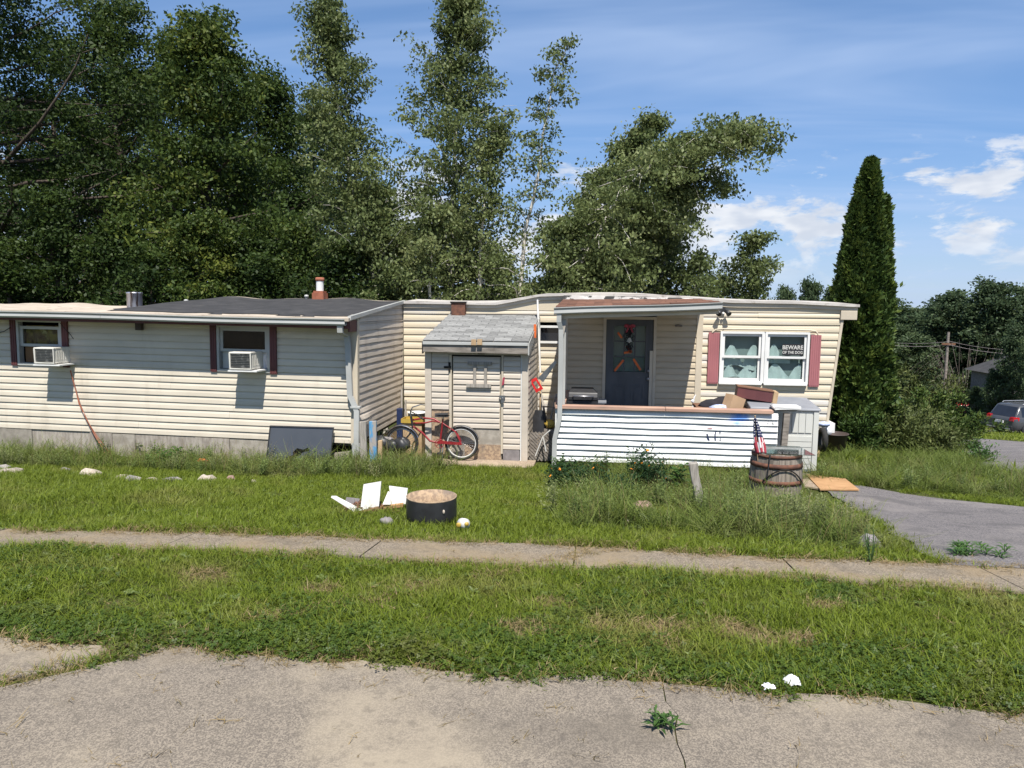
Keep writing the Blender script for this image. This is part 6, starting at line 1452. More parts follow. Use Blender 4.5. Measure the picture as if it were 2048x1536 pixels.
birch(103, 965, 17.4, [(962, 500, 0), (968, 400, 0), (985, 300, .1), (1000, 250, .1)], 'smaller birch with a white trunk right of the tallest one', bp(1.0, .7), 40, 8, 30, t0=.2, tone=.5)
birch(104, 1030, 17.4, [(1045, 480, 0), (1070, 380, 0), (1085, 250, 0), (1110, 140, 0), (1140, 85, 0)], 'thin sparse birch with open crown against the sky', bp(1.15, .9), 54, 8, 13, t0=.16, sig=.13, ls=.085, tone=.46, elev=lambda u: .35+.5*u, curve=-.7, r0=.085)
birch(105, 1095, 17.2, [(1160, 520, 0), (1230, 410, 0), (1300, 330, 0), (1400, 275, .1), (1500, 240, .1)], 'birch leaning far to the right over the porch', lambda u: 1.15+.75*math.sin(math.pi*u)*1.1, 92, 10, 42, t0=.16, sig=.17, tone=.5, elev=lambda u: -.05, curve=-.65, r0=.11)
birch(114, 1140, 17.8, [(1190, 530, 0), (1270, 440, 0), (1350, 375, 0), (1440, 335, 0)], 'second leaning birch under the first one', lambda u: .95+.6*math.sin(math.pi*u), 60, 9, 34, t0=.2, tone=.46, elev=lambda u: -.1, curve=-.7, r0=.09)
birch(106, 1190, 18.6, [(1205, 480, 0), (1230, 380, 0), (1270, 300, 0), (1310, 250, 0)], 'upright birch inside the leaning one', bp(1.5, .95), 64, 10, 38, t0=.18, tone=.5)
birch(107, 1320, 18.2, [(1325, 520, 0), (1340, 440, 0), (1355, 370, 0)], 'short dark birch under the leaning crown', bp(1.2, 1.0), 46, 9, 30, t0=.12, tone=.36)
birch(108, 800, 17.5, [(786, 560, 0), (765, 480, 0), (745, 420, 0), (735, 380, 0)], 'leaning young birch above the end of the dark roof', bp(1.3, .9), 42, 9, 34, t0=.12, tone=.6)
birch(109, 1495, 19.5, [(1500, 570, 0), (1505, 520, 0), (1512, 478, 0)], 'low rounded birch right of the porch roof', bp(1.25, .95), 40, 9, 32, t0=.1, tone=.5, sig=.16)
BI110 = birch(110, 860, 16.9, [(862, 540, 0), (868, 470, 0), (872, 420, 0)], 'low leafy birch right behind the lean-to shed', bp(1.2, 1.0), 40, 9, 34, t0=.1, tone=.62)
birch(111, 1120, 16.9, [(1118, 560, 0), (1122, 500, 0), (1130, 450, 0)], 'low olive birch bush behind the roof hump', bp(1.1, 1.0), 40, 9, 32, t0=.1, tone=.56)
BI112 = birch(112, 1235, 16.8, [(1235, 560, 0), (1240, 500, 0), (1245, 440, 0)], 'low olive birch bush behind the porch roof', bp(1.15, 1.0), 42, 9, 32, t0=.1, tone=.58)
birch(113, 1390, 17.4, [(1392, 580, 0), (1395, 550, 0), (1398, 515, 0)], 'small dark birch bush behind the security light', bp(.95, 1.0), 30, 8, 30, t0=.1, tone=.36)

# further trees filling the wood, copies of the ones above
def mesh_top(ms): return max(v.co.z for v in ms[1].vertices)
def again(name, ms, px, y, top, label, rot, wide=1.0, group='trees behind the left wing'):
    b = spot(px, y); s = ht(px, top, y, b)/mesh_top(ms); plant_tree(name, ms, b, label, group=group, rot=rot, sc=(s*wide, s*wide, s))
again('oak_tree', OK6, 40, 35, 160, 'dim back-row oak behind the huge one at the left edge', 1.0, 1.3)
again('oak_tree', OK5, 215, 36, 190, 'dim back-row oak above the shiny flue', 2.0, 1.3)
again('oak_tree', OK6, 470, 36, 230, 'dim back-row oak between the lighter oak and the shorter one', 3.1, 1.3)
again('oak_tree', OK7, 720, 34, 330, 'dim back-row oak right of the brick chimney', 4.0, 1.2)
again('oak_tree', OK5, 600, 35, 300, 'dim back-row oak straight above the brick chimney', 5.2, 1.3)
again('sapling', SP10, 20, 17.4, 470, 'low dark sapling above the leftmost window', 1.0, 1.2)
again('sapling', SP10, 310, 17.3, 480, 'low dark sapling over the left end of the dark roof', 2.2, 1.2)
again('sapling', SP10, 540, 17.3, 500, 'low dark sapling left of the white chimney top', 3.3, 1.2)
again('sapling', SP10, 680, 17.2, 470, 'low sapling right of the white chimney top', 4.4, 1.2)
again('birch_tree', BI110, 810, 20, 440, 'low birch back of the roof corner', 1.0, 1.2, 'birches behind the home')
again('birch_tree', BI112, 930, 20.5, 430, 'low birch under the tallest birch', 2.0, 1.2, 'birches behind the home')
again('birch_tree', BI110, 1010, 21, 500, 'low birch at the foot of the sparse one', 3.0, 1.2, 'birches behind the home')
again('birch_tree', BI112, 1180, 20.5, 420, 'low birch behind the leaning trunk', 4.0, 1.2, 'birches behind the home')
again('birch_tree', BI110, 1310, 20.5, 440, 'low birch below the right of the leaning crown', 5.0, 1.2, 'birches behind the home')
again('birch_tree', BI112, 1440, 21, 540, 'low birch filling the gap left of the rounded birch', 5.6, 1.1, 'birches behind the home')
# ------------------------------------------------------------------ arborvitae
def thuja(cones, seed, n_per, leafm='leaf_thuja', sz_=.115, tone=.48):
    rng = np.random.default_rng(seed); Vs = []; Ts = []; Fs = []; off = 0
    for (cx_, cy_, H_, R_, z0, n) in cones:
        u = rng.uniform(0, 1, n)**.8; a = rng.uniform(0, 2*math.pi, n)
        r = R_*np.clip((1-u)**.62*(.55+.45*np.minimum(1, u*6))*1.08, .015, None)
        lump = 1+.13*np.sin(a*4+u*15)+.12*np.sin(a*7-u*29+1)+.09*np.sin(a*3+u*47)+.06*np.sin(a*11+u*63)
        rr = r*lump*(1-.30*rng.random(n)**2)*np.where(rng.random(n) < .05, rng.uniform(1.05, 1.28, n), 1.0)+np.where(rng.random(n) < .02, .06, 0)
        P = np.stack([cx_+rr*np.cos(a), cy_+rr*np.sin(a), z0+u*H_], 1)
        out = np.stack([np.cos(a)*1.1, np.sin(a)*1.1, np.full(n, 1.5)], 1)
        V, Fq = leaves(P, sz_, rng, 0, .5, out*1.1); Vs.append(V); Fs.append(Fq+off); off += len(V)
        t = np.clip(tone+.24*(lump-1)/.2+rng.normal(size=n)*.13, 0, 1); Ts.append(np.repeat(t, 4))
    return np_mesh('crown', np.concatenate(Vs), np.concatenate(Fs), leafm, np.concatenate(Ts))
YT = 16.2
tb_ = spot(1727, YT); tb_.z = h(0, YT)
Ht = ht(1737, 322, YT, tb_); sc_ = YT/F_PX*1.06
x2 = at(1700, 600, YT).x-tb_.x; x3 = at(1768, 600, YT).x-tb_.x; xm_ = at(1737, 400, YT).x-tb_.x
cr = thuja([(xm_, 0, Ht, .66, 0, 42000), (x2, -.12, ht(1706, 400, YT, tb_), .50, 0, 26000), (x3-.1, .05, ht(1766, 395, YT, tb_), .36, 0, 18000), (x2+.15, -.35, Ht*.45, .45, 0, 12000)], 5, 0)
m = MB()
for xx, hh_ in ((xm_, Ht*.95), (x2, Ht*.75), (x3-.1, Ht*.7)): m.tube([(xx, 0, -.1), (xx, 0, hh_*.5), (xx, 0, hh_)], [.09, .05, .01], 7)
tk = m.mesh('trunk'); tk.materials.append(MAT['bark'])
plant_tree('arborvitae', (tk, cr), tb_, 'tall narrow dark arborvitae at the right end of the home', 'tree')
# spreading junipers
def bush(name, px, py, w, hh, seed, label, leafm='leaf_juniper', n=9000, tone=.5, sz_=.10, y=None):
    c = g(px, py) if y is None else Vector((at(px, 700, y).x, y, h(0, y))); rng = np.random.default_rng(seed); C = []
    wood = MB()
    for b in range(26):
        a = rng.uniform(0, 6.28); e = rng.uniform(.12, 1.35); L_ = (w*math.cos(e)+hh*math.sin(e))*rng.uniform(.6, 1.05)
        bpth = branchpath(np.array([0, 0, .02]), np.array([math.cos(a)*math.cos(e), math.sin(a)*math.cos(e), math.sin(e)]), L_, 6, rng, -.15, .12)
        wood.tube([tuple(q) for q in bpth], [.022*(1-.8*i/6) for i in range(7)], 4, False)
        for k in range(14): f = rng.uniform(.25, 1); C.append([np.interp(f*6, range(7), bpth[:, j]) for j in range(3)])
    C = np.array(C); idx = rng.integers(0, len(C), n); P = C[idx]+rng.normal(size=(n, 3))*np.array([.11, .11, .09])*max(.7, w/1.0); P[:, 2] = np.maximum(P[:, 2], .01)
    o_ = P/np.maximum(.05, np.linalg.norm(P, axis=1, keepdims=True)); V, Fq = leaves(P, sz_, rng, -.2, .32, o_*1.0)
    ct = rng.uniform(-.25, .25, len(C)); t = np.clip(tone+ct[idx]+rng.normal(size=n)*.12, 0, 1)
    tm_ = wood.mesh('stems'); tm_.materials.append(MAT['bark'])
    r = bpy.data.objects.new(name, None); COL.objects.link(r); r.location = c; tag(r, label, 'shrub'); ORIGIN[r.name] = c
    for nm, me in (('stems', tm_), ('foliage', np_mesh('foliage', V, Fq, leafm, np.repeat(t, 4)))):
        o = bpy.data.objects.new(nm, me); COL.objects.link(o); o.parent = r
bush('juniper_shrub', 1800, 905, 1.15, 1.25, 1, 'wide olive juniper shrub right of the arborvitae', n=17000, tone=.42, y=16.4)
bush('juniper_shrub', 1878, 912, .72, .44, 2, 'low front juniper shrub at the edge of the lane', n=11000, tone=.5, y=15.9)
bush('juniper_shrub', 1720, 893, .75, .95, 3, 'dark juniper shrub at the foot of the arborvitae', n=9000, tone=.34, leafm='leaf_thuja', y=15.6)
bush('conifer_shrub', 1856, 880, .55, 1.95, 4, 'yellow-green pointed shrub rising behind the junipers', n=14000, tone=.62, leafm='leaf_thuja', y=18.6)
bush('conifer_shrub', 1880, 880, .5, 1.15, 5, 'bright green shrub beside the red car', n=11000, tone=.66, leafm='leaf_thuja', y=20.5)
bush('weed_clump', 1962, 925, .22, .25, 6, 'small weed clump at the lane edge', n=700, tone=.5, leafm='leaf_plant', sz_=.07)
bush('weed_clump', 1944, 898, .2, .3, 7, 'small weed clump beside the junipers', n=600, tone=.5, leafm='leaf_plant', sz_=.07)

# ------------------------------------------------------------------ far trees on the right, sharing meshes
def far_meshes(seed, tone, leafm='leaf_far', k=.5, nb=46, ls=.34):
    return make_tree(seed, [(0, 0, 0), (.1, 0, 4), (0, .1, 9), (.1, 0, 13.5)], .26, .14, nb, oakp(4.6, k), lambda u: .15+.7*u, .35, 9, 34, ls, .55, 'bark', leafm, tone=tone)
FM = [far_meshes(201, .30), far_meshes(202, .45), far_meshes(203, .36), far_meshes(204, .55, nb=40)]
def far(px, y, top, wpx, k, label, rot=0.0):
    b = spot(px, y); H_ = ht(px, top, y, b); s = H_/14.2; sw_ = wpx/F_PX*y/4.9
    plant_tree('tree', FM[k], b, label, group='trees beyond the lane', rot=rot, sc=(sw_, sw_, s))
far(1900, 68, 588, 105, 0, 'dark tall tree left in the far tree line')
far(1985, 64, 570, 100, 2, 'highest tree in the far tree line', 1.0)
far(2065, 66, 582, 110, 0, 'far tree cut by the right edge', 2.1)
far(1825, 74, 618, 95, 1, 'hazy tree between arborvitae and far tree line', .5)
far(1765, 80, 600, 95, 2, 'far tree mostly hidden by the arborvitae', .9)
far(1840, 63, 668, 75, 3, 'olive middle-distance tree above the pointed shrub', 1.9)
far(1790, 66, 650, 70, 1, 'pale middle-distance tree beside the arborvitae', .2)
far(1935, 66, 690, 62, 1, 'scrubby tree right of the utility pole', 2.7)
far(2000, 66, 700, 60, 0, 'dark scrubby tree above the grey car', .7)
far(2050, 62, 640, 75, 2, 'dark leafy tree in front of the far roof', 2.9)
far(1955, 70, 660, 70, 2, 'dark tree in the middle of the far tree line', 4.0)
far(1620, 60, 566, 50, 1, 'small round treetop over the right roof end', 1.3)
far(1570, 64, 574, 48, 3, 'smaller treetop left of the round one', 2.3)
far(1665, 70, 585, 60, 0, 'treetop hidden behind the arborvitae edge', 3.3)
far(2040, 47, 655, 55, 2, 'tree standing right before the far roof', .4)
far(2002, 48, 742, 34, 0, 'low dark tree left of the far roof', 1.4)
far(1968, 50, 775, 26, 0, 'small dark evergreen left of the grey car', 3.0)
far(2140, 58, 560, 120, 1, 'far tree just outside the right edge', 3.0)
bush('scrub', 1830, 700, 3.6, 4.2, 11, 'olive scrub below the middle-distance trees', n=9000, tone=.45, sz_=.30, y=64)
bush('scrub', 1930, 700, 3.6, 4.2, 12, 'dark scrub at the foot of the utility pole', n=9000, tone=.4, leafm='leaf_far', sz_=.30, y=67)
bush('scrub', 2000, 700, 3.8, 4.4, 13, 'shaded scrub behind the grey car', n=9000, tone=.28, leafm='leaf_far', sz_=.30, y=66)
bush('scrub', 1765, 700, 3.4, 4.0, 14, 'scrub right behind the arborvitae', n=6000, tone=.4, sz_=.30, y=60)
bush('scrub', 1893, 700, 1.7, 3.6, 15, 'leafy scrub hiding the foot of the utility pole', n=5000, tone=.5, sz_=.28, y=56)
far(2075, 45, 660, 45, 3, 'pale tree at the right edge above the grey car', 2.4)
# dead grey thicket by the pole
rg = random.Random(8); b = spot(1945, 61); m = MB()
for i in range(60):
    a = rg.uniform(0, 6.28); l = rg.uniform(2.5, 6.5); p = Vector((b.x+rg.uniform(-.4, .4), b.y+rg.uniform(-.4, .4), b.z)); q = p+Vector((math.cos(a)*l*.5, math.sin(a)*l*.3, l)); r_ = q+Vector((math.cos(a)*l*.35, 0, -l*.3)); m.tube([p, q, r_], [.012, .008, .004], 4, False)
m.solo('dead_thicket', 'dead_wood', tuple(b), 'bare grey dead thicket beside the utility pole', 'dead bush')

# ------------------------------------------------------------------ utility pole, wires, far house
b = spot(1901, 60); tz = at(1901, 664, 60).z
t = thing('utility_pole', 'brown wooden utility pole in front of the far trees', 'utility pole', b)
m = MB(); m.tube([(b.x, 60, b.z-.3), (b.x, 60, tz)], [.13, .10], 10); m.build('pole', 'rot_wood', t)
m = MB(); m.box((b.x-.5, 59.82, tz-1.0), (b.x+.5, 59.88, tz-.85)); m.build('cross_arm', 'brown_wood', t)
for i, (a, c, e, lb) in enumerate((((1700, 672), (1901, 683), (2120, 697), 'upper thin wire strung past the utility pole'), ((1700, 676), (1901, 690), (2120, 706), 'lower thin wire strung past the utility pole'))):
    A, B, C_ = at(*a, 62), at(*c, 59.8), at(*e, 56); pts = []
    for P, Q in ((A, B), (B, C_)):
        for k in range(9): f = k/8; pts.append(P.lerp(Q, f)-Vector((0, 0, .35*4*f*(1-f))))
    m = MB(); m.tube(pts, .014, 4, False); m.solo('wire', 'stone_grey', tuple(B), lb, 'wire')
a = at(2012, 748, 50); e = at(2080, 800, 50)
b = spot(2050, 50)
t = thing('house', 'far house with dark grey roof half hidden by trees at the right edge', 'house', (e.x, 50, b.z))
hx0, hx1, zr_, ze = a.x+.3, a.x+6.5, at(2048, 730, 50).z, at(2012, 752, 50).z
m = MB(); m.box((hx0, 50, b.z-.5), (hx1, 55, ze)); m.build('wall', 'stone_grey', t)
m = MB(); xm2 = (hx0+hx1)/2
m.add([(hx0-.4, 49.7, ze), (xm2, 49.7, zr_+.6), (hx1+.4, 49.7, ze), (hx0-.4, 55.3, ze), (xm2, 55.3, zr_+.6), (hx1+.4, 55.3, ze)], [(0, 1, 4, 3), (1, 2, 5, 4), (0, 2, 1), (3, 4, 5), (0, 3, 5, 2)]); m.build('roof', 'black_roof', t)
for k in range(2): m = MB(); m.box((hx0+.8+k*1.6, 49.96, ze-1.7), (hx0+1.6+k*1.6, 49.99, ze-.7)); m.build('window', 'car_glass', t)

# ------------------------------------------------------------------ cars
def wheel(c, R_, w, parent, side):
    ax = Matrix.Rotation(math.pi/2, 3, 'X')
    m = MB(); m.lathe(c, [(R_*.62, -w/2), (R_*.93, -w/2), (R_, -w/2+.03), (R_, w/2-.03), (R_*.93, w/2), (R_*.62, w/2)], 28, ax); wh = m.build('wheel', 'black_rubber', parent)
    cy = c[1]-w/2*side*-1 if False else c[1]+side*w/2
    m = MB(); m.ring((c[0], cy-side*.02, c[2]), R_*.62, .018, 'y', 24, 6); m.lathe((c[0], cy-side*.05, c[2]), [(0, 0), (R_*.6, 0)], 20, ax)
    m.build('rim', 'dark', wh)
    m = MB()
    for k in range(6):
        a = k*math.pi/3; d_ = Vector((math.cos(a), 0, math.sin(a))); n_ = Vector((-d_.z, 0, d_.x)); cc = Vector((c[0], cy-side*.02, c[2]))
        m.slab([cc+d_*.03-n_*.05, cc+d_*R_*.64-n_*.035, cc+d_*R_*.64+n_*.035, cc+d_*.03+n_*.05], (0, side*.018, 0))
    m.ring((c[0], cy-side*.012, c[2]), R_*.60, .02, 'y', 24, 6); m.build('spokes', 'alloy', wh)
def car(name, label, loc, yaw, paint, suv=True):
    """car along +x (front), built at the origin then turned; body lofted from side-profile sections"""
    t = bpy.data.objects.new(name, None); COL.objects.link(t); ORIGIN[t.name] = Vector((0, 0, 0)); tag(t, label, 'car')
    Hc = 1.68 if suv else 1.45; Lc = 4.6 if suv else 4.5; W = .92
    # stations: x, z bottom, z belt, half width at belt
    belt = 1.02 if suv else .92
    st = [(-2.28, .52, .86, .76), (-2.25, .42, 1.0, .84), (-2.1, .34, belt+.02, .89), (-1.2, .28, belt+.02, W), (0, .26, belt-.02, W), (1.0, .28, belt-.06, W), (1.6, .32, belt-.12, .90), (2.1, .36, belt-.24, .84), (2.26, .44, belt-.36, .74)]
    vs = []; n = 10
    for x, z0, z1, w in st:
        zm_ = (z0+z1)/2
        sec = [(w*.86, z0), (w*.98, z0+.12), (w, zm_), (w*.99, z1-.08), (w*.93, z1), (-w*.93, z1), (-w*.99, z1-.08), (-w, zm_), (-w*.98, z0+.12), (-w*.86, z0)]
        vs += [(x, y, z) for y, z in sec]
    m = MB(); S = len(st); m.add(vs, [(i*n+k, (i+1)*n+k, (i+1)*n+(k+1) % n, i*n+(k+1) % n) for i in range(S-1) for k in range(n)], True); m.add(vs[:n], [tuple(range(n))]); m.add(vs[-n:], [tuple(range(n-1, -1, -1))])
    body = m.build('body', paint, t)
    if suv: gh = [(-2.12, belt, .80, belt+.02), (-1.78, belt, .84, Hc-.06), (-1.3, belt, .86, Hc), (-.2, belt, .86, Hc), (.35, belt, .85, Hc-.08), (1.15, belt-.04, .82, belt+.0)]
    else: gh = [(-1.95, belt, .78, belt+.02), (-1.25, belt, .82, Hc-.06), (-.7, belt, .83, Hc), (-.1, belt, .83, Hc-.01), (.3, belt, .82, Hc-.1), (1.15, belt-.05, .8, belt)]
    vs = []
    for x, zb_, w, zt in gh: vs += [(x, w, zb_-.03), (x, w-.16*(zt-zb_)/.6, zt-.05), (x, w-.24*(zt-zb_)/.6, zt), (x, -w+.24*(zt-zb_)/.6, zt), (x, -w+.16*(zt-zb_)/.6, zt-.05), (x, -w, zb_-.03)]
    S = len(gh); m = MB(); m.add(vs, [(i*6+k, (i+1)*6+k, (i+1)*6+k+1, i*6+k+1) for i in range(S-1) for k in range(5)], True); m.build('cabin', paint, t)
    def P(i, k, o=.008):      # point on the cabin, pushed out
        v = Vector(vs[i*6+k]); return v+Vector((0, o if v.y > 0 else -o, 0))
    for s_ in (0, 5):
        kk = 1 if s_ == 0 else 4
        for i in range(1, S-2):
            a, b_, c_, d_ = P(i, s_), P(i+1, s_), P(i+1, kk), P(i, kk)
            quad = [a.lerp(d_, .12)+(b_-a)*.05, b_.lerp(c_, .12)-(b_-a)*.05, c_-(c_-b_)*.06-(c_-d_)*.05, d_-(d_-a)*.06+(c_-d_)*.05]
            m = MB(); m.slab(quad, (0, -.004 if s_ == 0 else .004, 0)); m.build('side_window', 'car_glass', t)
    a, b_, c_, d_ = Vector(vs[0*6+0]), Vector(vs[0*6+5]), Vector(vs[1*6+4]), Vector(vs[1*6+1])
    off = Vector((-.03, 0, .018)); c0 = (a+b_+c_+d_)/4; m = MB(); m.slab([c0+(q-c0)*.88+off for q in (a, b_, c_, d_)], (.01, 0, 0)); m.build('rear_window', 'car_glass', t)
    i = S-2; a, b_, c_, d_ = Vector(vs[(i+1)*6]), Vector(vs[(i+1)*6+5]), Vector(vs[i*6+4]), Vector(vs[i*6+1]); c0 = (a+b_+c_+d_)/4; off = Vector((.03, 0, .02)); m = MB(); m.slab([c0+(q-c0)*.9+off for q in (a, b_, c_, d_)], (.01, 0, 0)); m.build('windscreen', 'car_glass', t)
    for s_ in (-1, 1):
        m = MB(); m.hexa([(-2.29, s_*.56, .86), (-2.29, s_*.80, .86), (-2.02, s_*.905, .88), (-2.1, s_*.60, .88), (-2.28, s_*.58, 1.05), (-2.27, s_*.80, 1.05), (-2.0, s_*.90, 1.06), (-2.1, s_*.6, 1.06)]); weld(m.build('tail_lamp', 'tail_red', t))
        m = MB(); m.hexa([(2.14, s_*.5, belt-.42), (2.2, s_*.78, belt-.42), (1.95, s_*.86, belt-.40), (1.95, s_*.5, belt-.4), (2.12, s_*.5, belt-.27), (2.1, s_*.78, belt-.27), (1.9, s_*.85, belt-.26), (1.9, s_*.5, belt-.26)]); weld(m.build('headlight', 'glass_top', t))
        m = MB(); m.hexa([(.8, s_*.9, belt), (.95, s_*.9, belt), (.95, s_*1.08, belt), (.8, s_*1.08, belt), (.8, s_*.9, belt+.14), (.9, s_*.9, belt+.14), (.9, s_*1.08, belt+.14), (.8, s_*1.08, belt+.14)]); weld(m.build('mirror', paint, t))
        for xx in (-1.38, 1.38):
            wheel((xx, s_*.80, .35), .35, .23, t, s_)
            m = MB(); m.ring((xx, s_*(W-.005), .36), .40, .035, 'y', 20, 6, -.25, math.pi+.25); m.build('wheel_arch', 'black_plastic', t)
        if suv: m = MB(); m.tube([(-1.55, s_*.60, Hc-.0), (-1.45, s_*.61, Hc+.05), (-.2, s_*.61, Hc+.05), (-.1, s_*.6, Hc)], .022, 6); m.build('roof_rail', 'alloy', t)
    m = MB(); m.box((-2.33, -.78, .40), (-2.10, .78, .60)); o = m.build('bumper', 'black_plastic' if suv else paint, t); bevel(o, .04, 3)
    m = MB(); m.box((-2.345, -.26, .70), (-2.30, .26, .83)); m.build('number_plate', 'white', t)
    if suv: m = MB(); m.box((-2.36, -.7, .42), (-2.332, .7, .47)); m.build('skid_strip', 'alloy', t)
    t.location = loc; t.rotation_euler = (0, 0, yaw)
    ORIGIN[t.name] = Vector(loc); return t
# grey car: its rear right corner faces the camera
pc = at(1998, 866, 40.5); view = math.atan2(pc.y, pc.x)
yaw = view-math.radians(43); zz = h(pc.x, 40.5)
rear = Vector((pc.x, 40.5, 0)); ctr = rear+Vector((math.cos(yaw), math.sin(yaw), 0))*2.25
car('car', 'dark grey suv parked at the right edge, rear towards the camera', (ctr.x, ctr.y, h(ctr.x, ctr.y)+.03), yaw, 'car_grey', True)
pc = at(1935, 838, 58); zz2 = h(0, 58)
car('car', 'bright red car mostly hidden behind the shrubs', (pc.x+.3, 58, zz2), math.radians(-4), 'car_red', False)
# blue plastic play thing left of the red car
p = at(1798, 818, 30); blob('play_slide', 'light_blue', (p.x, 30, p.z-.1), .45, (.7, .5, 1.0), 71, 'light blue plastic shape between arborvitae and shrubs', 'play equipment', jit=.3)

# ------------------------------------------------------------------ flower bed plants
def flower_bush(px, py, w, hh, seed, label, nfl, nleaf=1500, leafm='leaf_dark', flower='amber', lsz=.055):
    c = g(px, py); rng = np.random.default_rng(seed); r = bpy.data.objects.new('marigold_plant', None); COL.objects.link(r); r.location = c; tag(r, label, 'plant', 'marigolds in the flower bed'); ORIGIN[r.name] = c.copy()
    wood = MB(); C = []
    for b in range(16):
        a = rng.uniform(0, 6.28); e = rng.uniform(.6, 1.45); L_ = hh*rng.uniform(.6, 1.05)
        bp_ = branchpath(np.array([0, 0, 0.]), np.array([math.cos(a)*math.cos(e)*w/hh*1.6, math.sin(a)*math.cos(e)*w/hh*1.6, math.sin(e)]), L_, 5, rng, .1, .1)
        wood.tube([tuple(q) for q in bp_], .005, 4, False); C += [list(q) for q in bp_[1:]]
    tips = np.array(C)[4::5]; C = np.array(C); idx = rng.integers(0, len(C), nleaf); P = C[idx]+rng.normal(size=(nleaf, 3))*.05; P[:, 2] = np.maximum(P[:, 2], .01)
    V, Fq = leaves(P, lsz, rng, 0, .35); t_ = np.clip(.5+rng.normal(size=nleaf)*.2, 0, 1)
    tm_ = wood.mesh('stems'); tm_.materials.append(MAT['stem'])
    for nm, me in (('stems', tm_), ('foliage', np_mesh('foliage', V, Fq, leafm, np.repeat(t_, 4)))):
        o = bpy.data.objects.new(nm, me); COL.objects.link(o); o.parent = r
    fm = MB()
    for k in range(9): a = k*.698; fm.add([(0, 0, 0), (.026*math.cos(a-.33), .026*math.sin(a-.33), .008), (.032*math.cos(a), .032*math.sin(a), .004), (.026*math.cos(a+.33), .026*math.sin(a+.33), .008)], [(0, 1, 2, 3)])
    fm.ball((0, 0, .006), .013, 6, 4, (1, 1, .7)); me = fm.mesh('flower'); me.materials.append(MAT[flower])
    tp_ = sorted(tips.tolist(), key=lambda q: q[1]-q[2]*1.3)[:nfl]
    for q in tp_: put(me, 'flower', r, c+Vector((q[0], q[1], q[2]+.03)), (rng.uniform(.3, 1.1), rng.uniform(-.4, .4), rng.uniform(0, 6)), (.75, .75, .75))
flower_bush(1283, 985, .26, .56, 1, 'large dark marigold bush with orange flowers before the white half wall', 8, 3600)
flower_bush(1185, 985, .24, .34, 2, 'low marigold plant with a red-orange bloom left of the large one', 3, 2200)
flower_bush(1125, 975, .22, .34, 3, 'leftmost marigold plant with two yellow-orange blooms', 4, 2200)
flower_bush(1240, 1000, .18, .26, 4, 'small leafy marigold at the foot of the large bush', 1, 1500)
# tall soft weeds along the half wall
def weed(px, py, hh, seed, label, n=26, lw=.045, ll=.16, stems=5, sp=.10, name='leafy_weed'):
    c = g(px, py); rng = np.random.default_rng(seed); r = bpy.data.objects.new(name, None); COL.objects.link(r); r.location = c; tag(r, label, 'plant'); ORIGIN[r.name] = c.copy()
    wood = MB(); Vs = []; k = 0
    for s_ in range(stems):
        bp_ = branchpath(np.array([rng.uniform(-sp, sp), rng.uniform(-sp, sp)*.5, 0.]), np.array([rng.uniform(-.25, .25), rng.uniform(-.2, .2), 1]), hh*rng.uniform(.65, 1.05), 6, rng, .1, .05); wood.tube([tuple(q) for q in bp_], [.006*(1-.6*i/6) for i in range(7)], 4, False)
        for i in range(n):
            f = .15+.85*i/n; q = np.array([np.interp(f*6, range(7), bp_[:, j]) for j in range(3)]); a = i*2.4+s_; e = .55-.2*f; d = np.array([math.cos(a)*math.cos(e), math.sin(a)*math.cos(e), math.sin(e)]); L_ = ll*(1.1-.55*f)*rng.uniform(.8, 1.1); sd = np.array([-math.sin(a), math.cos(a), 0])*lw*(1.1-.5*f)*.5
            mid = q+d*L_*.5+np.array([0, 0, L_*.06]); tip = q+d*L_+np.array([0, 0, -L_*.22])
            Vs += [q, mid+sd, tip, mid-sd]; k += 1
    tm_ = wood.mesh('stems'); tm_.materials.append(MAT['stem'])
    Vn = np.array(Vs); me = np_mesh('leaves', Vn, np.arange(len(Vn)).reshape(-1, 4), 'leaf_plant', np.repeat(np.clip(.5+rng.normal(size=len(Vn)//4)*.2, 0, 1), 4))
    for nm, q in (('stems', tm_), ('leaves', me)): o = bpy.data.objects.new(nm, q); COL.objects.link(o); o.parent = r
weed(1355, 988, .46, 1, 'broad-leaved pale green plant beside the leaning post', 16, .075, .26, 3, .05)
weed(1205, 960, .48, 2, 'upright leafy weed against the white half wall', 22, .04, .12, 5, .12)
weed(1170, 962, .38, 3, 'bushy weed left of the upright one by the half wall', 22, .04, .11, 6, .16)
weed(1122, 950, .36, 4, 'leafy weed at the left foot of the half wall', 22, .04, .11, 6, .12)
weed(360, 928, .30, 5, 'broad-leaved weed below the left wing skirting', 12, .09, .22, 4, .2)
weed(330, 930, .24, 6, 'low weed clump left of the broad-leaved one', 14, .07, .16, 5, .2)
weed(300, 915, .26, 7, 'weed tuft against the skirting left of the black panel', 14, .05, .14, 5, .2)
weed(412, 905, .62, 8, 'thin tall dry weed before the left wing siding', 8, .012, .06, 5, .12)
weed(1560, 1020, .2, 9, 'low weed at the foot of the barrel', 14, .05, .12, 5, .15)
weed(1325, 1462, .085, 10, 'small green weed growing in the road crack', 7, .014, .085, 6, .03)
weed(1958, 1112, .09, 12, 'spreading yellow-green weed on the driveway by the sidewalk', 16, .02, .12, 12, .22)
weed(1755, 1128, .30, 11, 'thin weed stalks growing at the driveway corner', 6, .012, .06, 5, .06)

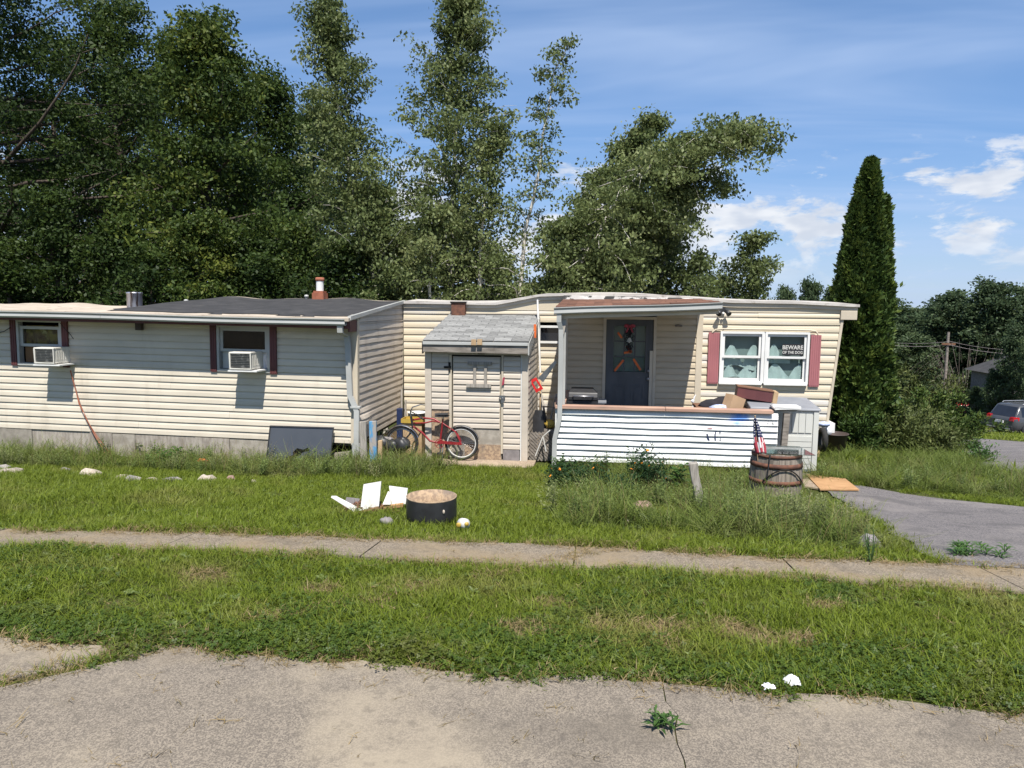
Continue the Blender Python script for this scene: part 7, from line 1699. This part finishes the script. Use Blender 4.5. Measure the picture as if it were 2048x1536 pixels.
# ------------------------------------------------------------------ grass: tufts spread over points, one object per kind of growth
def gn_group():
    ng = bpy.data.node_groups.new('spread_tufts', 'GeometryNodeTree')
    ng.interface.new_socket('Geometry', in_out='INPUT', socket_type='NodeSocketGeometry'); ng.interface.new_socket('Geometry', in_out='OUTPUT', socket_type='NodeSocketGeometry')
    N = ng.nodes; Lk = ng.links; gi = N.new('NodeGroupInput'); go = N.new('NodeGroupOutput')
    sep = N.new('GeometryNodeSeparateGeometry'); sep.domain = 'POINT'
    na = N.new('GeometryNodeInputNamedAttribute'); na.data_type = 'BOOLEAN'; na.inputs['Name'].default_value = 'seed_point'
    Lk.new(gi.outputs[0], sep.inputs['Geometry']); Lk.new(na.outputs['Attribute'], sep.inputs['Selection'])
    ip = N.new('GeometryNodeInstanceOnPoints'); Lk.new(sep.outputs['Selection'], ip.inputs['Points']); Lk.new(sep.outputs['Inverted'], ip.inputs['Instance'])
    r = N.new('GeometryNodeInputNamedAttribute'); r.data_type = 'FLOAT_VECTOR'; r.inputs['Name'].default_value = 'turn'
    er = N.new('FunctionNodeEulerToRotation'); Lk.new(r.outputs['Attribute'], er.inputs[0]); Lk.new(er.outputs[0], ip.inputs['Rotation'])
    s = N.new('GeometryNodeInputNamedAttribute'); s.data_type = 'FLOAT_VECTOR'; s.inputs['Name'].default_value = 'size'; Lk.new(s.outputs['Attribute'], ip.inputs['Scale'])
    Lk.new(ip.outputs[0], go.inputs[0]); return ng
NG = gn_group()
def tuft(nb, rad, hh, wid, bend, rng, seg=2):
    V = []; Fq = []; T = []
    for i in range(nb):
        a = rng.uniform(0, 6.28); r = rad*math.sqrt(rng.random()); p = np.array([r*math.cos(a), r*math.sin(a), -.01]); b = rng.uniform(0, 6.28); H_ = hh*rng.uniform(.45, 1.1); lean_ = bend*rng.uniform(.2, 1.2)
        d = np.array([math.cos(b), math.sin(b), 0]); s = np.array([-math.sin(b), math.cos(b), 0])*wid*.5*rng.uniform(.7, 1.2); t = rng.random(); n0 = len(V)
        for k in range(seg+1):
            f = k/seg; c = p+d*H_*lean_*f*f+np.array([0, 0, H_*f*(1-.25*lean_*f)]); w = 1-f*.85
            V += [c-s*w, c+s*w]; T += [t, t]
        for k in range(seg): Fq.append((n0+2*k, n0+2*k+1, n0+2*k+3, n0+2*k+2))
    return V, Fq, T
def clover_tuft(nb, rad, hh, rng):
    V = []; Fq = []; T = []
    for i in range(nb):
        a = rng.uniform(0, 6.28); r = rad*math.sqrt(rng.random()); c = np.array([r*math.cos(a), r*math.sin(a), hh*rng.uniform(.3, 1)]); t = rng.random(); b = rng.uniform(0, 6.28); tl = rng.normal(size=2)*.35; ls = .0085*rng.uniform(.7, 1.3)
        for k in range(3):
            q = b+k*2.094; d = np.array([math.cos(q), math.sin(q), tl[0]*math.cos(q)+tl[1]*math.sin(q)])*ls; s = np.array([-math.sin(q), math.cos(q), -tl[0]*math.sin(q)+tl[1]*math.cos(q)])*ls*.5; n0 = len(V)
            V += [c, c+d*.7+s, c+d*1.15, c+d*.7-s]; T += [t]*4; Fq.append((n0, n0+1, n0+2, n0+3))
    return V, Fq, T
def spread(name, tf, pts, size, mat, patch, label, cat, rng, lean_=.15):
    V, Fq, T = tf; nt_ = len(V); n = len(pts)
    allv = np.concatenate([np.array(V), pts]); me = bpy.data.meshes.new(name)
    me.from_pydata(allv.tolist(), [], Fq); me.materials.append(MAT[mat])
    N_ = len(allv)
    def attr(nm, ty, arr, key='value'): a = me.attributes.new(nm, ty, 'POINT'); a.data.foreach_set(key, np.ascontiguousarray(arr).ravel())
    sp = np.zeros(N_, bool); sp[nt_:] = True; attr('seed_point', 'BOOLEAN', sp)
    tn = np.zeros((N_, 3), np.float32); tn[nt_:, 2] = rng.uniform(0, 6.283, n); tn[nt_:, :2] = rng.normal(size=(n, 2))*lean_; attr('turn', 'FLOAT_VECTOR', tn, 'vector')
    sz3 = np.ones((N_, 3), np.float32); sz3[nt_:] = size; attr('size', 'FLOAT_VECTOR', sz3, 'vector')
    pt = np.zeros(N_, np.float32); pt[nt_:] = patch; attr('patch', 'FLOAT', pt)
    tt = np.zeros(N_, np.float32); tt[:nt_] = T; attr('tint', 'FLOAT', tt)
    ob = bpy.data.objects.new(name, me); COL.objects.link(ob); md = ob.modifiers.new('spread', 'NODES'); md.node_group = NG
    tag(ob, label, cat, kind='stuff'); return ob
def vnoise(x, y, s, seed):
    """smooth value noise on a lattice, 0..1"""
    r = np.random.default_rng(seed); G = r.random((256, 256)); u, v = x/s+40, y/s+40; i, j = np.floor(u).astype(int), np.floor(v).astype(int); fu, fv = u-i, v-j; fu = fu*fu*(3-2*fu); fv = fv*fv*(3-2*fv)
    a, b, c, d = G[i % 256, j % 256], G[(i+1) % 256, j % 256], G[i % 256, (j+1) % 256], G[(i+1) % 256, (j+1) % 256]
    return (a*(1-fu)+b*fu)*(1-fv)+(c*(1-fu)+d*fu)*fv
rng = np.random.default_rng(77)
def scatter(n, x0, x1, y0, y1): return rng.uniform(x0, x1, n), rng.uniform(y0, y1, n)
def inview(x, y, mrg=.6):
    a = (x*math.cos(YAW)+y*math.sin(YAW)); d = (-x*math.sin(YAW)+y*math.cos(YAW)); return np.abs(a) < d*(1024/F_PX)*1.03+mrg
BALD = [(g(px, py), r) for px, py, r in ((1203, 1256, .06), (1315, 1256, .09), (1370, 1254, .05), (1495, 1268, .10), (1445, 1247, .06), (1590, 1282, .06), (1345, 1292, .045), (1055, 1265, .09), (410, 1155, .09), (1105, 1212, .07), (640, 1185, .07), (330, 970, .16), (1650, 1215, .08))]
def bald(x, y):
    v = np.full_like(x, -1.0)
    for c, r in BALD: v = np.maximum(v, 1-np.sqrt(((x-c.x)/1.35)**2+((y-c.y))**2)/r+.7*(vnoise(x, y, .05, 3)-.5))
    return v
def paved(x, y, over=.0):
    n1 = (vnoise(x, y, .12, 5)-.5)*.18
    r = (y < road_edge(x)+n1*.6-over) & ~((np.abs(x-JX(y)) < .07+n1*.3) & (y > 2.0))
    s = (y > sw_near(x)+over+n1) & (y < sw_far(x)-over+n1) & (x > -4.55+n1*2)
    d = inside(DRIVE, x+n1, y) & (y > 5.3)
    return r | s | d | inside(LANE, x+n1*2, y) | ((x > -2.75) & (x < -1.05) & (y > 11.62)) | ((x > 2.85) & (x < 3.9) & (y > 9.6) & (y < 11.4))
def houses(x, y): return ((y > 11.35) & (x < -3.95)) | ((y > 12.0) & (x < -.6)) | ((y > 11.63) & (x > -.7) & (x < 3.4)) | ((y > 14) & (x < 4.4))
STN = g(1285, 1018)
def tall_mask(x, y):
    """0 mown lawn .. 1 uncut growth"""
    a = np.clip((y-9.65)/.5, 0, 1)*(x < -2.6)*.95                                # strip along the left wing
    b = np.clip((x+.55)/.5, 0, 1)*np.where((x > 2.1) & (y < 10.2), np.clip((2.75-x)/.65, .22, 1), 1.0)*np.clip((y-(6.0-.25*np.clip(x-.5, 0, 2)))/.55, 0, 1)*(x < 3.6)*(y < 11.7)                  # round the flower bed and barrel
    c = np.clip((y-10.9)/.4, 0, 1)*(x > -4.3)*(x < -2.35)*2.0
    d = (x > 3.4)*np.clip((y-9.9)/.8, 0, 1)*np.clip((24-y)/4, 0, 1)*.72
    e = np.exp(-(((x+1.5)/.45)**2+((y-6.5)/.45)**2))*.55+np.exp(-(((x+2.5)/.6)**2+((y-7.4)/.4)**2))*.35
    clr = 1-.9*np.exp(-(((x-STN.x)/.30)**2+((y-STN.y+.3)/.45)**2))       # trodden spot before the pink stone
    return clr*np.clip(a+b+c+d+e, 0, 1.25)*(.45+.8*vnoise(x, y, .35, 9))
def pts3(x, y, dz=0): return np.stack([x, y, hz(x, y)+dz], 1)
# mown lawn
def lawn(name, tf, n, box, label, smin, smax, dens_seed, seedk=1.0, lean_=.2, dryb=.0, mat='grass'):
    x, y = scatter(n, *box); k = inview(x, y) & ~paved(x, y) & ~houses(x, y); x, y = x[k], y[k]
    tm_ = tall_mask(x, y); bd = bald(x, y); k = (tm_ < .55) & (rng.random(len(x)) > np.clip(bd*2.2, 0, .93)) ; x, y, bd = x[k], y[k], bd[k]
    big = vnoise(x, y, .9, 21)*.6+vnoise(x, y, .25, 22)*.4; s = smin+(smax-smin)*np.clip(big*1.1-.05+rng.normal(size=len(x))*.18, 0, 1.3)
    s *= 1-.5*np.clip(bd+.5, 0, 1)
    pa = np.clip((vnoise(x, y, .6, 31)-.62)*.8+(vnoise(x, y, .13, 32)-.55)*.45+np.clip(bd+.45, 0, 1)*.8+dryb, 0, .85)
    sz3 = np.stack([.8+.4*s, .8+.4*s, s], 1)
    return spread(name, tf, pts3(x, y), sz3, mat, pa, label, 'grass', rng, lean_)
lawn('lawn_grass', tuft(16, .055, .062, .0048, .9, rng), 21000, (-4.5, 4.2, 2.0, 5.6), 'short mown grass of the verge between road and sidewalk', .55, 1.35, 1)
lawn('yard_grass', tuft(18, .09, .085, .0068, .9, rng), 26000, (-10.5, 7, 5.1, 11.9), 'mown grass of the yard before the home', .5, 1.25, 2)
lawn('far_grass', tuft(22, .35, .22, .035, .9, rng, 1), 9000, (2.5, 32, 11, 60), 'grass on the slope beyond the driveway', .4, .9, 3)
# clover along the road edge and in patches
x, y = scatter(30000, -4.5, 4.2, 2.0, 5.0); ed = y-road_edge(x)
k = inview(x, y) & ~paved(x, y) & (rng.random(len(x)) < np.clip(1.0-np.abs(ed-.14)/.36+.8*(vnoise(x, y, .3, 43)-.5), 0, .85)+.55*np.clip((vnoise(x, y, .5, 41)-.5)*2.2, 0, 1)**1.5) & (bald(x, y) < 0); x, y = x[k], y[k]
s = rng.uniform(.8, 1.45, len(x)); spread('clover', clover_tuft(10, .05, .036, rng), pts3(x, y), np.stack([s, s, s], 1), 'clover', np.clip((vnoise(x, y, .2, 42)-.55)*1.4, 0, .7), 'dark green clover fringing the road edge', 'clover', rng, .1)
# dead straw on bald spots and along the paving
x, y = scatter(42000, -4.6, 5, 2.0, 5.9); n1 = vnoise(x, y, .22, 51)
nearp = (np.abs(y-road_edge(x)) < .07) | (np.abs(y-sw_near(x)) < .10) | (np.abs(y-sw_far(x)) < .12) | (np.abs(x-JX(y)) < .12)
k = inview(x, y) & (((bald(x, y) > -.25)) | (nearp & (n1 > .36)) | (rng.random(len(x)) < .02)); x, y = x[k], y[k]
s = rng.uniform(.5, 1.1, len(x)); spread('dead_grass', tuft(9, .05, .045, .0042, 1.6, rng), pts3(x, y, .008), np.stack([s*1.2, s*1.2, s*.55], 1), 'straw', np.clip((vnoise(x, y, .1, 52)-.5)*.9, 0, .6), 'dry straw on bald spots and paving edges', 'dead grass', rng, .3)
# uncut growth
x, y = scatter(30000, -10.5, 12, 5.2, 24); tm_ = tall_mask(x, y); k = inview(x, y) & ~paved(x, y) & ~houses(x, y) & (tm_ > .28) & (rng.random(len(x)) < tm_*1.4); x, y, tm_ = x[k], y[k], tm_[k]
s = np.clip(tm_, .3, 1.2)*rng.uniform(.55, 1.15, len(x)); s[(x < -4.2)] *= .85; near_b = (x > .2) & (x < 3.5) & (y < 9.8); s[near_b] *= .88
spread('tall_grass', tuft(18, .10, .40, .0085, 1.0, rng, 3), pts3(x, y), np.stack([.9+.3*s, .9+.3*s, s], 1), 'grass_tall', np.clip((vnoise(x, y, .5, 61)-.62)*1.0+(vnoise(x, y, .12, 62)-.5)*.4, 0, .7), 'long uncut grass along walls, flower bed and barrel', 'tall grass', rng, .2)
# seeding stalks
x, y = scatter(5200, -9, 6.5, 5.8, 12); tm_ = tall_mask(x, y); k = inview(x, y) & ~paved(x, y) & ~houses(x, y) & (tm_ > .45) & (rng.random(len(x)) < .4); x, y = x[k], y[k]
s = rng.uniform(.5, 1.05, len(x)); spread('grass_stalks', tuft(4, .05, .58, .0042, .45, rng, 3), pts3(x, y), np.stack([s, s, s], 1), 'straw', rng.uniform(0, .7, len(x)), 'thin pale seeding stalks among the tall grass', 'grass stalks', rng, .15)

# pale feathery weeds filling the bed before the porch and the foot of the left wing
def weed_tuft(rng, n=70):
    V = []; Fq = []; T = []
    for st_ in range(7):
        a0 = rng.uniform(0, 6.28); ln = rng.uniform(.1, .5); H_ = rng.uniform(.6, 1.0)
        for i in range(n//7):
            f = (i+1)/(n//7); c = np.array([math.cos(a0)*ln*f*.35, math.sin(a0)*ln*f*.35, H_*f*.4]); b = rng.uniform(0, 6.28); e = rng.uniform(-.1, .8); L_ = .075*rng.uniform(.6, 1.2)*(1.15-.5*f)
            d = np.array([math.cos(b)*math.cos(e), math.sin(b)*math.cos(e), math.sin(e)])*L_; s_ = np.array([-math.sin(b), math.cos(b), 0])*L_*.16; n0 = len(V); t = rng.random()
            V += [c, c+d*.5+s_, c+d, c+d*.5-s_]; T += [t]*4; Fq.append((n0, n0+1, n0+2, n0+3))
        n0 = len(V); V += [np.array([-.003, 0, 0]), np.array([.003, 0, 0]), np.array([math.cos(a0)*ln*.35+.002, math.sin(a0)*ln*.35, H_*.4]), np.array([math.cos(a0)*ln*.35-.002, math.sin(a0)*ln*.35, H_*.4])]; T += [.5]*4; Fq.append((n0, n0+1, n0+2, n0+3))
    return V, Fq, T
MAT['weed'] = grass_mat('weed_leaf', (.075, .118, .026), (.215, .27, .085), (.37, .32, .20))
x, y = scatter(9000, -10, 6.5, 6.0, 12)
bed = (x > -.55) & (x < 2.5) & (y > 6.4+.25*np.abs(x-1.2)) & (y < 10.6) & (vnoise(x, y, .45, 71) > .45) & ~((x > 1.7) & (y > 7.7) & (y < 9.7)) & ~((x < 1.35) & (y > 8.6)) & ((x-STN.x)**2+(y-STN.y+.3)**2 > .16)
foot = (x < -2.6) & (y > 9.9) & (y < 11.3) & (vnoise(x, y, .5, 72) > .42)
edge = (x > 3.5) & (y > 10.6) & (vnoise(x, y, .5, 73) > .6)
k = inview(x, y) & ~paved(x, y) & ~houses(x, y) & ((bed & (rng.random(len(x)) < .75)) | (foot & (rng.random(len(x)) < .4)) | (edge & (rng.random(len(x)) < .3))); x, y = x[k], y[k]
s = rng.uniform(.4, .95, len(x)); s[x < -2.5] *= .95
spread('bed_weeds', weed_tuft(rng), pts3(x, y), np.stack([s, s, s], 1), 'weed', np.clip((vnoise(x, y, .4, 74)-.5)*1.3, 0, .8), 'pale feathery weeds in the bed before the porch and along the left wing', 'weeds', rng, .15)
# fallen clippings and broad dandelion leaves in the mown grass
def rosette(rng, n=9):
    V = []; Fq = []; T = []
    for i in range(n):
        a = i*6.283/n+rng.uniform(-.2, .2); L_ = rng.uniform(.022, .042); e = rng.uniform(.25, .7); d = np.array([math.cos(a)*math.cos(e), math.sin(a)*math.cos(e), math.sin(e)])*L_; s_ = np.array([-math.sin(a), math.cos(a), 0])*L_*.17; n0 = len(V); t = rng.random()
        V += [np.zeros(3), d*.6+s_, d+np.array([0, 0, -L_*.2]), d*.6-s_]; T += [t]*4; Fq.append((n0, n0+1, n0+2, n0+3))
    return V, Fq, T
x, y = scatter(5200, -9, 5, 3.0, 10.5); k = inview(x, y) & ~paved(x, y) & ~houses(x, y) & (rng.random(len(x)) < vnoise(x, y, .8, 81)*.8) & (bald(x, y) < -.2); x, y = x[k], y[k]
s = rng.uniform(.7, 1.5, len(x)); spread('broadleaf_weeds', rosette(rng), pts3(x, y, .012), np.stack([s, s, s*.9], 1), 'weed', np.zeros(len(x)), 'low broadleaf weeds scattered through the mown grass', 'weeds', rng, .1)
